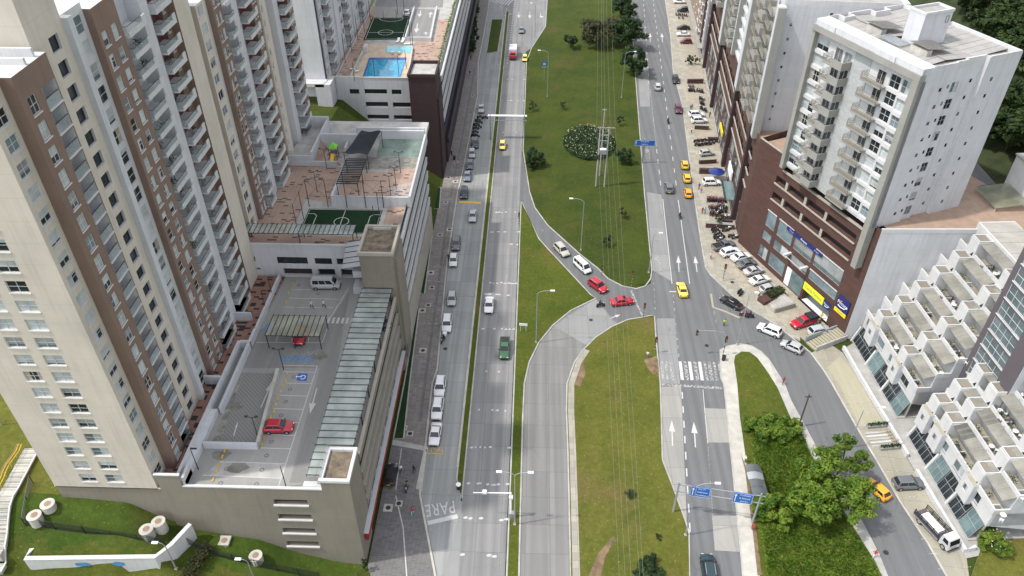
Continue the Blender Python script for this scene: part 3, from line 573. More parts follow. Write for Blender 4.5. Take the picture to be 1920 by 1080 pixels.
# ------------------------------------------------------------------ left-hand towers
def profile(mb, segs, z0, xb, roof='white_trim', cmat=None):
    """stepped street side of a tower facing +X; segs = (x, y0, y1, ztop, wall, openings, colour of the step before it)"""
    for i, sg in enumerate(segs):
        x, y0, y1, zt, m, ops = sg[:6]; F = Face(x, y0, math.pi / 2)
        F.wall(mb, y1 - y0, z0, zt, m, ops, .15)
        mb.quad((x, y0, zt), (x, y1, zt), (xb, y1, zt), (xb, y0, zt), roof)
        if i:
            px, pz = segs[i - 1][0], segs[i - 1][3]; c = sg[6] if len(sg) > 6 else m
            if px < x: mb.quad((px, y0, z0), (x, y0, z0), (x, y0, zt), (px, y0, zt), c)
            elif px > x: mb.quad((px, y0, z0), (x, y0, z0), (x, y0, pz), (px, y0, pz), segs[i - 1][4])
            if zt > pz: mb.quad((xb, y0, pz), (min(x, px), y0, pz), (min(x, px), y0, zt), (xb, y0, zt), c)
            if zt < pz: mb.quad((xb, y0, zt), (min(x, px), y0, zt), (min(x, px), y0, pz), (xb, y0, pz), segs[i - 1][4])
FP = 2.465
def balcony_mesh(yw, xo, solid=True):
    a = MB(); a.box(0, 0, -.22, xo, yw, 0, 'white_trim'); a.box(xo - .13, 0, .002, xo, yw, .38, 'white_trim'); a.box(xo - .14, yw * .8, .381, xo, yw, 1.0, 'white_trim'); return a.mesh('balcony')
class RailPair(list): pass
def railing_mesh(yw, xo):
    a = MB(); a.box(.05, .02, .02, xo - .14, .05, 1.05, 'glass_rail'); a.box(.05, .015, 1.051, xo - .14, .055, 1.09, 'dark_metal'); b = MB(); b.box(xo - .10, .06, .381, xo - .06, yw * .8 - .02, 1.02, 'glass_rail'); b.box(xo - .11, .06, 1.021, xo - .05, yw * .8 - .02, 1.06, 'dark_metal')
    return a.mesh('glass_panel'), b.mesh('glass_panel')
def add_rails(pair, b):
    for m in pair: link(m, 'glass_panel', b)
def plant_mesh():
    a = MB(); q = random.Random(5); a.tube((0, 0, 0), (0, 0, .4), .2, .26, 8, 'ceramic_grey'); b = MB()
    for i in range(40):
        c = Vector((q.gauss(0, .22), q.gauss(0, .22), .55 + q.random() * .5)); u = Vector((q.uniform(-1, 1), q.uniform(-1, 1), q.uniform(-.4, 1))).normalized() * .2; v = u.orthogonal().normalized() * .08
        b.add([c - v, c + u, c + v], [(0, 1, 2)], 'leaf_dark')
    return a.mesh('potted_plant'), b.mesh('leaves')
PLANT, PLEAF = plant_mesh()
def chairset_mesh():
    a = MB(); a.tube((0, 0, .68), (0, 0, .72), .4, .4, 10, 'sign_white'); a.tube((0, 0, 0), (0, 0, .68), .04, .04, 5, 'sign_white')
    for x, y in ((.7, 0), (-.7, .1)):
        a.box(x - .2, y - .2, .4, x + .2, y + .2, .45, 'sign_white'); a.box(x + (.16 if x > 0 else -.2), y - .2, .45, x + (.2 if x > 0 else -.16), y + .2, .85, 'sign_white')
        for i in (-.17, .17):
            for j in (-.17, .17): a.box(x + i - .02, y + j - .02, 0, x + i + .02, y + j + .02, .4, 'sign_white')
    return a.mesh('patio_set')
PATIO = chairset_mesh()
ORD = ['lowest', 'second', 'third', 'fourth', 'fifth', 'sixth', 'seventh', 'eighth', 'ninth', 'tenth', 'eleventh', 'twelfth', 'thirteenth', 'fourteenth', 'fifteenth', 'sixteenth', 'seventeenth', 'eighteenth', 'nineteenth', 'twentieth']
def potted(x, y, z, where, grp): o = tag(link(PLANT, 'potted_plant', None, (x, y, z), rnd.random() * 6), 'potted plant ' + where, 'plant', grp); link(PLEAF, 'leaves', o)

def door_mesh(w_, h):
    a = MB(); t = .06
    for x0, x1 in ((-w_ / 2, -w_ / 2 + t), (-t / 2, t / 2), (w_ / 2 - t, w_ / 2)): a.box(x0, -.03, 0, x1, .05, h, 'white_trim')
    a.box(-w_ / 2 + t, -.03, h - t, -t / 2, .05, h, 'white_trim'); a.box(t / 2, -.03, h - t, w_ / 2 - t, .05, h, 'white_trim')
    return a.mesh('glass_door')
DM = door_mesh(1.7, 2.05); DP = MB(); DP.quad((-.8, .02, .02), (.8, .02, .02), (.8, .02, 2.0), (-.8, .02, 2.0), 'glass_mid'); DP = DP.mesh('pane')
DPV = [DP]
for m_ in ('glass_dark', 'glass_dark', 'glass_curtain'):
    t_ = MB(); t_.quad((-.8, .02, .02), (.8, .02, .02), (.8, .02, 2.0), (-.8, .02, 2.0), m_); DPV.append(t_.mesh('pane'))

def tower_one():
    T = thing('apartment_tower', 'tall beige and brown apartment tower at the near left corner of the parking deck', 'apartment tower', (-52, 57.6, 15))
    O = Vector((-52, 57.6, 15)); mb = MB()
    z0 = 15.1; sills = [16.25 + FP * k for k in range(21)]; hz = 66.8
    def L(x, y, z): return (x - O.x, y - O.y, z - O.z)
    # near face
    FF = Face(-58.0, 57.6, 0); ops = []
    for s in sills:
        if s + 1.5 < hz - .5: ops += [(3.8, 5.7, s, s + 1.45), (6.95, 9.0, s, s + 1.45)]
    FF.wall(mb, 12.8, z0, hz, 'beige', ops, .15)
    mb.quad((-58, 110, z0), (-58, 57.6, z0), (-58, 57.6, hz), (-58, 110, hz), 'beige')
    aw = [(.65, 2.35, s, s + 1.45) for s in sills if s + 2 < hz]
    bw = [(.9, 2.2, s - .25, s + 1.4) for s in sills if s + 2 < hz]; bb = [(3.3, 5.6, s - .75, s + 1.35, 'white', 1.5, 'white') for s in sills if s + 2 < hz]
    cw = [(2.9, 4.6, s - .15, s + 1.35, 'glass_dark', .5, 'lavender_white') for s in sills]
    gw = [(.15, 3.2, s - .45, s + 1.35) for s in sills]
    dw = [(a, b, s - .2, s + 1.35) for s in sills for a, b in ((.6, 1.75), (2.85, 4.05)) if s < 65]
    ew = [(.3, .95, s - .1, s + 1.3) for s in sills]
    segs = [(-45.2, 57.6, 60.5, hz, 'beige', aw), (-44.0, 60.5, 66.3, hz, 'brown', bw + bb, 'brown'), (-45.2, 66.3, 72.2, 74.5, 'beige', cw), (-44.55, 72.2, 73.1, 67.8, 'white', (), 'lavender_white'),
            (-45.6, 73.1, 76.9, 67.8, 'white_trim', gw), (-44.8, 76.9, 81.9, 67.1, 'brown', dw, 'brown'), (-46.9, 81.9, 87.6, 67.1, 'lavender_white', ()), (-45.2, 87.6, 89.6, 67.5, 'white', (), 'lavender_white'),
            (-47.0, 89.6, 94.8, 67.1, 'red_wall', ()), (-46.3, 94.8, 96.4, 67.1, 'brown', ew, 'brown'), (-45.2, 96.4, 100.6, 67.5, 'beige', (), 'brown'), (-46.8, 100.6, 104, 67.5, 'beige_grey', ())]
    profile(mb, segs, z0, -58)
    mb.quad((-58, 104, z0), (-46.8, 104, z0), (-46.8, 104, 67.5), (-58, 104, 67.5), 'beige')
    wall = MB(); wall.v = [L(*p) for p in mb.v]; wall.f = mb.f; wall.mi = mb.mi; wall.ms = mb.ms; wall.build('wall', T)
    a = MB(); a.box(-58.15, 57.45, hz, -45.1, 57.75, hz + .5, 'white_trim'); a.box(-58.1, 57.75, hz, -57.8, 66, hz + .5, 'white_trim'); a.box(-45.3, 57.8, hz + .002, -45.0, 60.4, hz + .5, 'white_trim'); a.box(-48, 63.2, hz, -44.2, 63.5, hz + .6, 'white_trim'); a.box(-48.4, 65, hz, -44.4, 65.3, hz + .8, 'white_trim')
    a.v = [L(*p) for p in a.v]; a.build('parapet', T)
    def F2(x, y, rz): f = Face(x - O.x, y - O.y, rz); return f
    f = F2(-58, 57.6, 0)
    for (a0, a1, s, e) in ops: window(f, T, (a0 + a1) / 2, s - O.z, a1 - a0, e - s, 2, 2)
    H = math.pi / 2
    for xs, y0, lst, nv, nh in ((-45.2, 57.6, aw, 2, 2), (-44.0, 60.5, bw, 2, 2), (-44.8, 76.9, dw, 1, 2), (-46.3, 94.8, ew, 1, 2)):
        f = F2(xs, y0, H)
        for o in lst: window(f, T, (o[0] + o[1]) / 2, o[2] - O.z, o[1] - o[0], o[3] - o[2], nv, nh)
    f = F2(-45.6, 73.1, H)
    for o in gw: window(f, T, (o[0] + o[1]) / 2, o[2] - O.z, o[1] - o[0], o[3] - o[2], 2, 2, 'white_trim', True, .05, (0, 1, 0, 4))
    f = F2(-45.2, 66.3, H)
    for o in cw: window(f, T, 3.75, o[2] - O.z, 1.7, 1.5, 1, 1, 'dark_metal', False, .3, st=1)
    # recessed glass-railed balconies of the brown bay
    rail = MB(); rail.box(-1.1, 0, .0, 1.1, .03, 1.0, 'glass_rail'); rail.box(-1.12, -.02, 1.0, 1.12, .05, 1.05, 'dark_metal'); rail = rail.mesh('railing')
    lip = MB(); lip.box(-1.2, -.12, -.16, 1.2, .2, -.002, 'white_trim'); lip = lip.mesh('balcony')
    f = F2(-44.0, 60.5, H)
    for o in bb:
        b = f.put(lip, 'balcony', T, 4.45, 0, o[2] - O.z); link(rail, 'railing', b); dr = f.put(DM, 'glass_door', T, 4.3, 1.42, o[2] - O.z); link(rnd.choice(DPV), 'pane', dr)
    B1, R1 = balcony_mesh(4.6, 2.4), railing_mesh(4.6, 2.4)
    for k, s in enumerate(sills[:20]):
        for (x, y, dy) in ((-46.85, 82.3, 2.0), (-46.95, 90.0, 2.2)):
            z = s - .75
            b = link(B1, 'balcony', T, L(x, y, z)); add_rails(R1, b)
            dr = link(DM, 'glass_door', T, L(x + .06, y + dy, z), H); link(rnd.choice(DPV), 'pane', dr)
    q = random.Random(3)
    for bay, (x, y) in enumerate(((-45.6, 84.5), (-45.8, 92))):
        for k in sorted(q.sample(range(0, 19), 12)): potted(x + q.uniform(-.5, .5), y + q.uniform(-1, 1), sills[k] - .75, 'on the %s balcony up, %s the white fin of the near tower' % (ORD[k], 'before' if bay == 0 else 'beyond'), 'potted plants on the near tower')
tower_one()

def tower_two():
    O = Vector((-52, 104, 21)); T = thing('apartment_tower', 'second beige and brown apartment tower, rising beside the football court', 'apartment tower', O)
    mb = MB(); z0 = 20.9; sills = [22.2 + FP * k for k in range(15)]; zt = 58.5
    def L(x, y, z): return (x - O.x, y - O.y, z - O.z)
    w1 = [(.5, 2.4, s, s + 1.4) for s in sills]; w2 = [(.5, 1.5, s - .2, s + 1.3) for s in sills] + [(1.9, 2.9, s - .2, s + 1.3) for s in sills]; w3 = [(.5, 1.2, s, s + 1.2) for s in sills]
    w4 = [(.4, 1.0, s, s + 1.3) for s in sills] + [(1.5, 2.1, s, s + 1.3) for s in sills]
    segs = [(-46.0, 104, 107, zt, 'beige', w1), (-46.4, 107, 108.6, zt, 'white_trim', ()), (-45.6, 108.6, 112, zt, 'brown', w2, 'brown'), (-47.2, 112, 115.8, zt, 'lavender_white', ()), (-45.7, 115.8, 118.2, zt, 'white', (), 'lavender_white'),
            (-47.2, 118.2, 125.2, zt, 'red_wall', ()), (-46.0, 125.2, 128, zt, 'brown', w4, 'brown'), (-45.7, 128, 131, zt, 'beige', w3), (-47.0, 131, 134.6, zt, 'beige', ()), (-45.7, 134.6, 137, zt, 'white', (), 'lavender_white'),
            (-47.2, 137, 143.6, zt, 'red_wall', ()), (-46.0, 143.6, 146.6, zt, 'brown', w4, 'brown')]
    profile(mb, segs, z0, -58)
    mb.quad((-58, 104, z0), (-46.0, 104, z0), (-46.0, 104, zt), (-58, 104, zt), 'beige_grey'); mb.quad((-58, 146.6, z0), (-46, 146.6, z0), (-46, 146.6, zt), (-58, 146.6, zt), 'beige_grey')
    mb.v = [L(*p) for p in mb.v]; mb.build('wall', T); H = math.pi / 2
    for x, y0, lst, nv, nh in ((-46.0, 104, w1, 2, 1), (-45.6, 108.6, w2, 1, 2), (-46.0, 125.2, w4, 1, 2), (-45.7, 128, w3, 1, 1), (-46.0, 143.6, w4, 1, 2)):
        f = Face(x - O.x, y0 - O.y, H)
        for o in lst: window(f, T, (o[0] + o[1]) / 2, o[2] - O.z, o[1] - o[0], o[3] - o[2], nv, nh)
    B1, R1 = balcony_mesh(3.0, 2.2), railing_mesh(3.0, 2.2); B2, R2 = balcony_mesh(5.2, 2.4), railing_mesh(5.2, 2.4)
    for s in sills:
        z = s - .75
        for (x, y, b_, r_, dy) in ((-47.15, 112.3, B1, R1, 1.3), (-47.15, 119.0, B2, R2, 2.2), (-47.15, 137.6, B2, R2, 2.2)):
            b = link(b_, 'balcony', T, L(x, y, z)); add_rails(r_, b); dr = link(DM, 'glass_door', T, L(x + .06, y + dy, z), H); link(rnd.choice(DPV), 'pane', dr)
    q = random.Random(8)
    for bay, y in enumerate((121.5, 139.8)):
        for k in sorted(q.sample(range(0, 14), 6)): potted(-45.8 + q.uniform(-.4, .4), y + q.uniform(-1, 1), sills[k] - .75, 'on the %s balcony up, %s stack of the second tower' % (ORD[k], 'middle' if bay == 0 else 'farthest'), 'potted plants on the second tower')
tower_two()

def tower_three():
    O = Vector((-54, 163, 21.5)); T = thing('apartment_tower', 'white apartment tower with dark vertical stripes behind the swimming pool', 'apartment tower', O)
    mb = MB(); z0 = 21.5; sills = [23.2 + 2.6 * k for k in range(8)]; zt = 45
    def L(x, y, z): return (x - O.x, y - O.y, z - O.z)
    w1 = [(.3, 2.6, s, s + 1.5) for s in sills]; w2 = [(.3, 1.5, s, s + 1.5) for s in sills] + [(1.9, 3.1, s, s + 1.5) for s in sills]
    segs = []; y = 163.0
    for r_ in range(4):
        segs += [(-46.6, y, y + 1.4, zt, 'navy_panel', ()), (-46.3, y + 1.4, y + 4.4, zt, 'white', w1), (-47.6, y + 4.4, y + 10.4, zt, 'red_wall', ()), (-46.3, y + 10.4, y + 14.0, zt, 'white', w2), (-46.0, y + 14, y + 17.5, zt, 'white', (), 'white')]; y += 17.5
    profile(mb, segs, z0, -60)
    mb.quad((-60, 163, z0), (-46.6, 163, z0), (-46.6, 163, zt), (-60, 163, zt), 'white'); mb.quad((-60, y, z0), (-46, y, z0), (-46, y, zt), (-60, y, zt), 'white')
    mb.v = [L(*p) for p in mb.v]; mb.build('wall', T); H = math.pi / 2
    B1, R1 = balcony_mesh(4.6, 2.2), railing_mesh(4.6, 2.2)
    for r_ in range(4):
        y = 163 + 17.5 * r_
        f = Face(-46.3 - O.x, y + 1.4 - O.y, H); g = Face(-46.3 - O.x, y + 10.4 - O.y, H)
        for s in sills:
            if s + 2 > zt: continue
            window(f, T, 1.45, s - O.z, 2.3, 1.5, 2, 2)
            for u in (.9, 2.5): window(g, T, u, s - O.z, 1.2, 1.5, 1, 2)
            b = link(B1, 'balcony', T, L(-47.55, y + 5.0, s - .8)); add_rails(R1, b); dr = link(DM, 'glass_door', T, L(-47.5, y + 7.4, s - .8), H); link(rnd.choice(DPV), 'pane', dr)
    a = MB(); a.box(-60.3, 161.6, 19.5, -46.2, 162.9, 23, 'white'); a.box(-60.2, 160.5, 22.2, -46.5, 161.5, 23.0, 'white_trim'); a.v = [L(*p) for p in a.v]; a.build('plinth', T)
tower_three()

# ------------------------------------------------------------------ parking building with the rooftop deck
ZD = 15.3
def podium():
    P = thing('parking_building', 'taupe parking building with rooftop car park, banded openings and red fascia', 'parking building', (-31, 57.6, 0)); O = Vector((-31, 57.6, 0))
    def bl(mb, name, par=P, **k): mb.v = [(p[0] - O.x, p[1] - O.y, p[2]) for p in mb.v]; return mb.build(name, par, **k)
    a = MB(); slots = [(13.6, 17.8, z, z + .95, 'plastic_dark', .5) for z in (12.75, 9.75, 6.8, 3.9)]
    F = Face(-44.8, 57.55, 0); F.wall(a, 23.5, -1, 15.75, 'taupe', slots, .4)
    a.quad((-44.8, 57.55, 15.75), (-41.9, 57.55, 15.75), (-41.9, 57.55, 17.9), (-44.8, 57.55, 17.9), 'taupe'); a.quad((-58, 57.75, 3), (-44.8, 57.75, 3), (-44.8, 57.75, 15.1), (-58, 57.75, 15.1), 'taupe'); a.quad((-44.8, 57.75, 0), (-44.8, 57.55, 0), (-44.8, 57.55, 17.9), (-44.8, 57.75, 17.9), 'taupe')
    a.quad((-58, 90, 3), (-58, 57.75, 3), (-58, 57.75, 15.1), (-58, 90, 15.1), 'taupe')
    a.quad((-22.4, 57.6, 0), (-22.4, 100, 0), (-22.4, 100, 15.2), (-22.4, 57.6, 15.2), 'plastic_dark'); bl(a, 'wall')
    a = MB(); a.box(-58.1, 57.6, 15.1, -44.85, 57.9, 15.22, 'white_trim'); bl(a, 'ledge')
    for z in (12.75, 9.75, 6.8, 3.9): a = MB(); a.box(-31.3, 57.35, z - .22, -26.9, 57.7, z - .01, 'white_trim'); bl(a, 'sill')
    a = MB(); a.box(-41.9, 57.5, 15.76, -24.8, 57.85, 15.95, 'white_trim'); a.box(-44.95, 57.45, 17.9, -41.8, 57.8, 18.05, 'white_trim'); a.box(-42.0, 57.8, 15.3, -41.7, 60, 17.0, 'white_trim'); a.box(-27.2, 57.86, 15.3, -24.82, 58.6, 16.1, 'white_trim'); bl(a, 'parapet')
    a = MB(); a.box(-43.0, 57.86, 14.6, -21.4, 100.4, ZD, 'deck_concrete'); bl(a, 'roof_deck')
    a = MB(); a.poly([(-40.31, 59.63), (-38.90, 61.84), (-30.16, 61.76), (-30.38, 59.51)], ZD + .006, 'concrete'); a.poly([(-29.22, 96.62), (-25.73, 59.00), (-29.28, 58.90), (-30.02, 79.09), (-30.73, 90.32)], ZD + .008, 'deck_grey'); a.poly([(-42.31, 78.72), (-30.02, 79.09), (-30.21, 90.21), (-42.41, 86.84)], ZD + .006, 'deck_grey'); bl(a, 'deck_paving')
    for z, m in ((16.4, 'taupe_light'), (13.0, 'taupe_light'), (10.3, 'taupe_light'), (7.5, 'taupe_light')):
        a = MB(); a.box(-21.35, 62.65, z - 1.35, -21.15, 94.4, z - .12, 'taupe'); a.box(-21.55, 62.65, z - .12, -21.1, 94.4, z, m); a.box(-22.3, 62.7, z - 1.6, -21.4, 94.3, z - 1.36, 'taupe'); bl(a, 'spandrel')
    a = MB(); a.box(-21.2, 59.0, 3.4, -20.75, 94.2, 4.75, 'red_panel'); a.box(-21.3, 59.0, 4.76, -20.65, 94.2, 4.92, 'lavender_white'); bl(a, 'red_fascia')
    a = MB(); F = Face(-22.0, 62.7, math.pi / 2); ops = [(1 + 4 * i, 4.4 + 4 * i, .2, 3.0) for i in range(7)]; F.wall(a, 31.6, 0, 3.35, 'white_trim', ops, .3); bl(a, 'shop_front')
    a = MB(); a.box(-24.8, 57.5, -1, -21.3, 62.62, 17.35, 'taupe'); sb = bl(a, 'stair_tower')
    a = MB()
    for bx in ((-25.0, 57.4, -21.2, 57.85), (-25.0, 62.25, -21.2, 62.7), (-25.0, 57.86, -24.5, 62.24), (-21.6, 57.86, -21.2, 62.24)): a.box(bx[0], bx[1], 17.36, bx[2], bx[3], 17.75, 'white_trim')
    a.poly([(-24.45, 57.9), (-21.65, 57.9), (-21.65, 62.2), (-24.45, 62.2)], 17.37, 'roof_soil'); bl(a, 'roof_edge', sb, loc=(0, 0, 0))
    a = MB(); a.box(-26.2, 94.5, -1, -21.0, 102.0, 24.3, 'taupe'); a.box(-20.99, 95.4, 5, -20.6, 101, 23.0, 'taupe'); st = bl(a, 'lift_tower')
    a = MB()
    for bx in ((-26.4, 94.3, -20.85, 94.7), (-26.4, 101.7, -20.85, 102.15), (-26.4, 94.71, -26.0, 101.69), (-21.25, 94.71, -20.85, 101.69)): a.box(bx[0], bx[1], 24.31, bx[2], bx[3], 24.85, 'taupe_light')
    a.box(-25.2, 101.3, 24.32, -22.2, 101.68, 24.7, 'concrete'); a.poly([(-25.95, 94.75), (-21.3, 94.75), (-21.3, 101.65), (-25.95, 101.65)], 24.34, 'roof_soil'); bl(a, 'roof_edge', st)
    a = MB(); a.tube((-20.58, 95.2, 4), (-20.52, 95.2, 4), 1.1, 1.1, 20, 'dark_purple'); a.box(-28.4, 96.2, 15.3, -26.25, 98.4, 16.6, 'white'); a.box(-28.2, 96.6, 18.4, -26.25, 99, 19.6, 'white'); bl(a, 'access_balcony')
    a = MB(); a.add([(-29.4, 95.2, 21.0), (-26.3, 95.2, 21.6), (-26.3, 100.3, 23.2), (-29.4, 100.3, 22.6)], [(0, 1, 2, 3)], 'steel'); bl(a, 'sheet_roof')
    for i in range(6): t = i / 5; a = MB(); a.tube((-29.4, 95.2 + 5.1 * t, 21.04 + 1.6 * t), (-26.3, 95.2 + 5.1 * t, 21.64 + 1.6 * t), .05, .05, 4, 'dark_metal'); bl(a, 'roof_batten')
    # terrace, channel and ramp walls between the tower and the deck
    a = MB(); a.poly([(-46.8, 57.9), (-43.15, 57.9), (-43.15, 84), (-41.5, 84), (-40.6, 100.3), (-47.2, 100.3)], 15.5, 'terrace_tile'); bl(a, 'terrace')
    a = MB(); a.box(-43.2, 58.0, 15.3, -42.95, 83, 15.75, 'dark_metal'); a.box(-42.94, 58.0, 15.3, -42.55, 83, 16.75, 'white'); a.box(-41.5, 70, 15.3, -41.1, 86, 16.5, 'white'); a.box(-41.5, 86.1, 15.3, -41.1, 99.8, 16.3, 'white')
    a.box(-45.3, 75.2, 15.5, -42.95, 75.5, 17.0, 'white'); a.box(-45.2, 88.9, 15.5, -42.7, 89.2, 17.0, 'white'); a.box(-42.55, 82.9, 15.3, -41.1, 83.2, 16.7, 'white'); a.box(-42.54, 58.0, 15.3, -41.7, 70, 16.2, 'white')
    a.box(-41.6, 63.9, 15.3, -34.6, 64.3, 16.3, 'lavender_white'); bl(a, 'parapet_wall')
    a = MB(); a.obox(-35.2, 71.2, 15.3, 16.2, .45, 13.6, R(4.5), 'concrete_pale'); bl(a, 'ramp_kerb_wall')
    a = MB(); a.poly([(-42.54, 70), (-41.5, 70), (-41.5, 82.8), (-42.54, 82.8)], 15.32, 'deck_grey'); bl(a, 'channel')
    a = MB(); a.poly([(-41.0, 64.5), (-35.0, 64.5), (-35.9, 77.8), (-41.0, 77.8)], 15.315, 'ramp_grooved'); bl(a, 'ramp')
    a = MB(); a.poly([(-41.0, 64.5), (-39.9, 64.6), (-40.3, 71), (-40.7, 77.5), (-41.0, 77.8)], 15.322, 'rubble'); bl(a, 'gravel')
    # deck markings
    def D(p, q, wd=.12, m='white_paint', name='bay_line', z=ZD + .014):
        a = MB(); d = Vector((q[0] - p[0], q[1] - p[1])).normalized(); n_ = Vector((-d.y, d.x)) * wd / 2
        a.poly([(p[0] + n_.x, p[1] + n_.y), (p[0] - n_.x, p[1] - n_.y), (q[0] - n_.x, q[1] - n_.y), (q[0] + n_.x, q[1] + n_.y)], z, m); bl(a, name)
    for p, q in (((-38.91, 61.87), (-30.47, 61.78)), ((-40.34, 59.71), (-30.51, 59.51)), ((-34.41, 64.22), (-30.52, 64.20)), ((-34.42, 66.46), (-30.49, 66.42)), ((-30.46, 69.85), (-30.45, 58.06)), ((-35.12, 78.17), (-30.44, 78.20)),
                 ((-34.46, 75.95), (-30.51, 75.89)), ((-34.42, 73.58), (-30.48, 73.49)), ((-34.56, 71.08), (-30.53, 71.05)), ((-34.47, 68.68), (-30.52, 68.66)), ((-30.51, 79.51), (-30.46, 69.85)), ((-35.47, 79.48), (-30.49, 79.46)),
                 ((-38.90, 97.03), (-31.24, 97.12)), ((-38.50, 94.84), (-30.84, 94.79)), ((-39.01, 92.54), (-30.98, 92.65)), ((-29.59, 97.59), (-30.90, 90.31)), ((-40.83, 84.24), (-30.83, 84.42)), ((-38.17, 87.21), (-37.83, 84.44)), ((-35.98, 87.28), (-35.51, 84.51)), ((-33.54, 87.35), (-33.01, 84.47)), ((-30.85, 88.17), (-30.91, 84.41))): D(p, q)
    for i in range(7): t = i / 7; D((-36.4 + 0 + (-30.9 + 36.4) * t + .1, 80.3), (-36.4 + (-30.9 + 36.4) * t + .75, 81.5), .3, 'blue_paint', 'hatching', ZD + .012)
    for i in range(4): D((-40.6 + .45 * i, 86.9), (-40.2 + .45 * i, 88.7), .2, 'blue_paint', 'hatching', ZD + .012)
    a = MB(); a.poly([(-32.90, 77.91), (-31.50, 77.85), (-31.31, 76.41), (-32.77, 76.47)], ZD + .02, 'sign_blue'); bl(a, 'disabled_bay_panel')
    c0 = (-32.11, 77.19); a = MB(); a.ribbon([(c0[0] + .05 + .38 * math.cos(t * .55), c0[1] - .05 + .38 * math.sin(t * .55)) for t in range(-4, 6)], .11, ZD + .02, ZD + .026, 'sign_white'); a.ribbon([(c0[0] - .75, c0[1] + .05), (c0[0] - .1, c0[1]), (c0[0] - .1, c0[1] + .4)], .13, ZD + .02, ZD + .026, 'sign_white'); a.box(c0[0] - .95, c0[1] - .1, ZD + .02, c0[0] - .75, c0[1] + .15, ZD + .026, 'sign_white'); bl(a, 'wheelchair_symbol')
    def darrow(b, t, wd, m='white_paint'):
        a = MB(); d = Vector((t[0] - b[0], t[1] - b[1])); L = d.length; d.normalize(); n_ = Vector((-d.y, d.x)); B = Vector(b); Q = lambda u, v: tuple(B + d * u * L + n_ * v)
        a.poly([Q(0, -.08), Q(.6, -.08), Q(.6, -wd / 2), Q(1, 0), Q(.6, wd / 2), Q(.6, .08), Q(0, .08)], ZD + .016, m); bl(a, 'arrow')
    darrow((-29.56, 75.05), (-29.40, 70.26), .9); darrow((-36.34, 71.20), (-36.12, 76.50), .8); darrow((-38.48, 66.13), (-38.69, 68.62), .3); darrow((-35.21, 82.07), (-30.91, 81.97), .9, 'worn_paint'); darrow((-30.57, 96.86), (-30.25, 92.80), .9, 'worn_paint'); darrow((-32.95, 81.91), (-30.89, 82.89), .5, 'worn_paint')
    for i in range(7): D(((-31.76, 89.65)[0] + i * .72, (-31.59, 88.90)[1]), ((-31.76, 89.65)[0] + i * .72 + .02, (-31.90, 90.28)[1]), .38, 'white_paint', 'zebra_stripe')
    t_ = link(text_mesh('PARE', 1.9, 'worn_paint', 0, .62), 'lettering', P, ((-27.41, 87.41)[0] - O.x, (-27.41, 87.41)[1] - O.y, ZD + .02))
    for p in ((-34.40, 77.76), (-34.24, 76.27), (-34.37, 75.32), (-34.39, 74.29), (-34.38, 72.87), (-34.38, 71.77), (-34.33, 70.50), (-34.47, 69.44), (-34.40, 65.91), (-34.31, 64.84), (-38.80, 63.65), (-38.81, 62.61), (-38.80, 61.33), (-38.74, 60.33), (-38.77, 59.02), (-38.82, 98.44), (-38.83, 97.45), (-38.99, 96.05), (-38.74, 93.75)):
        a = MB(); a.box(p[0] - .1, p[1] - .28, ZD + .003, p[0] + .1, p[1] + .28, ZD + .12, 'yellow_paint'); bl(a, 'wheel_stop')
    for i, p in enumerate(((-33.32, 77.15), (-33.24, 74.74), (-33.22, 72.40), (-33.21, 69.86), (-33.25, 65.32), (-33.24, 63.03), (-37.67, 60.78), (-33.20, 60.75), (-37.68, 58.57), (-33.23, 58.54), (-37.87, 98.19), (-34.22, 96.06))):
        a = MB(); a.ribbon([(p[0] + .25 * math.cos(t * .7), p[1] + .25 * math.sin(t * .7)) for t in range(9)], .09, ZD + .003, ZD + .018, 'dark_purple', True); bl(a, 'bay_number')
    for k_, p in enumerate(((-36.27, 61.07), (-39.06, 62.95), (-40.27, 71.30), (-30.58, 81.53), (-42.36, 82.67))):
        a = MB(); q = random.Random(k_); a.poly([(p[0] + (.9 + .7 * q.random()) * math.cos(t * .45), p[1] + (.6 + .5 * q.random()) * math.sin(t * .45)) for t in range(14)], ZD + .0105 + .001 * k_ + (.015 if k_ == 2 else 0), 'deck_stain'); bl(a, 'stain')
podium()

def canopy():
    T = thing('glass_canopy', 'long glass canopy on dark beams along the street side of the roof deck', 'canopy', (-24, 75, ZD))
    a = MB(); a.add([(-2.4, -17.2, 2.75), (-.85, -17.2, 2.75), (-.85, -12.2, 2.75), (-2.4, -12.2, 2.75)], [(0, 1, 2, 3)], 'glass_roof'); a.add([(-2.4, -12.2, 2.75), (2.3, -12.2, 2.75), (2.3, 19.3, 2.75), (-2.4, 19.3, 2.75)], [(0, 1, 2, 3)], 'glass_roof'); a.build('glass_sheet', T)
    for i in range(32):
        y = -17.0 + i * 1.17; x1 = -.9 if y < -12.1 else 2.4
        a = MB(); a.box(-2.5, y - .05, 2.55, x1, y + .05, 2.74, 'dark_metal'); a.box(-2.5, y - .05, 2.755, x1, y + .05, 2.80, 'dark_metal'); a.build('beam', T)
    for x in (-2.45, -1.4, 1.9): a = MB(); a.box(x - .05, -17 if x < 0 else -12, 2.4, x + .05, 19.3, 2.54, 'dark_metal'); a.build('purlin', T)
    for i in range(7): y = -11.5 + i * 5; a = MB(); a.tube((2.1, y, 0), (2.1, y, 2.4), .09, .09, 6, 'dark_metal'); a.build('post', T)
    for i in range(7): y = -14 + i * 5; a = MB(); a.tube((-1.4, y, 0), (-1.4, y, 2.4), .08, .08, 6, 'dark_metal'); a.build('post', T)
canopy()
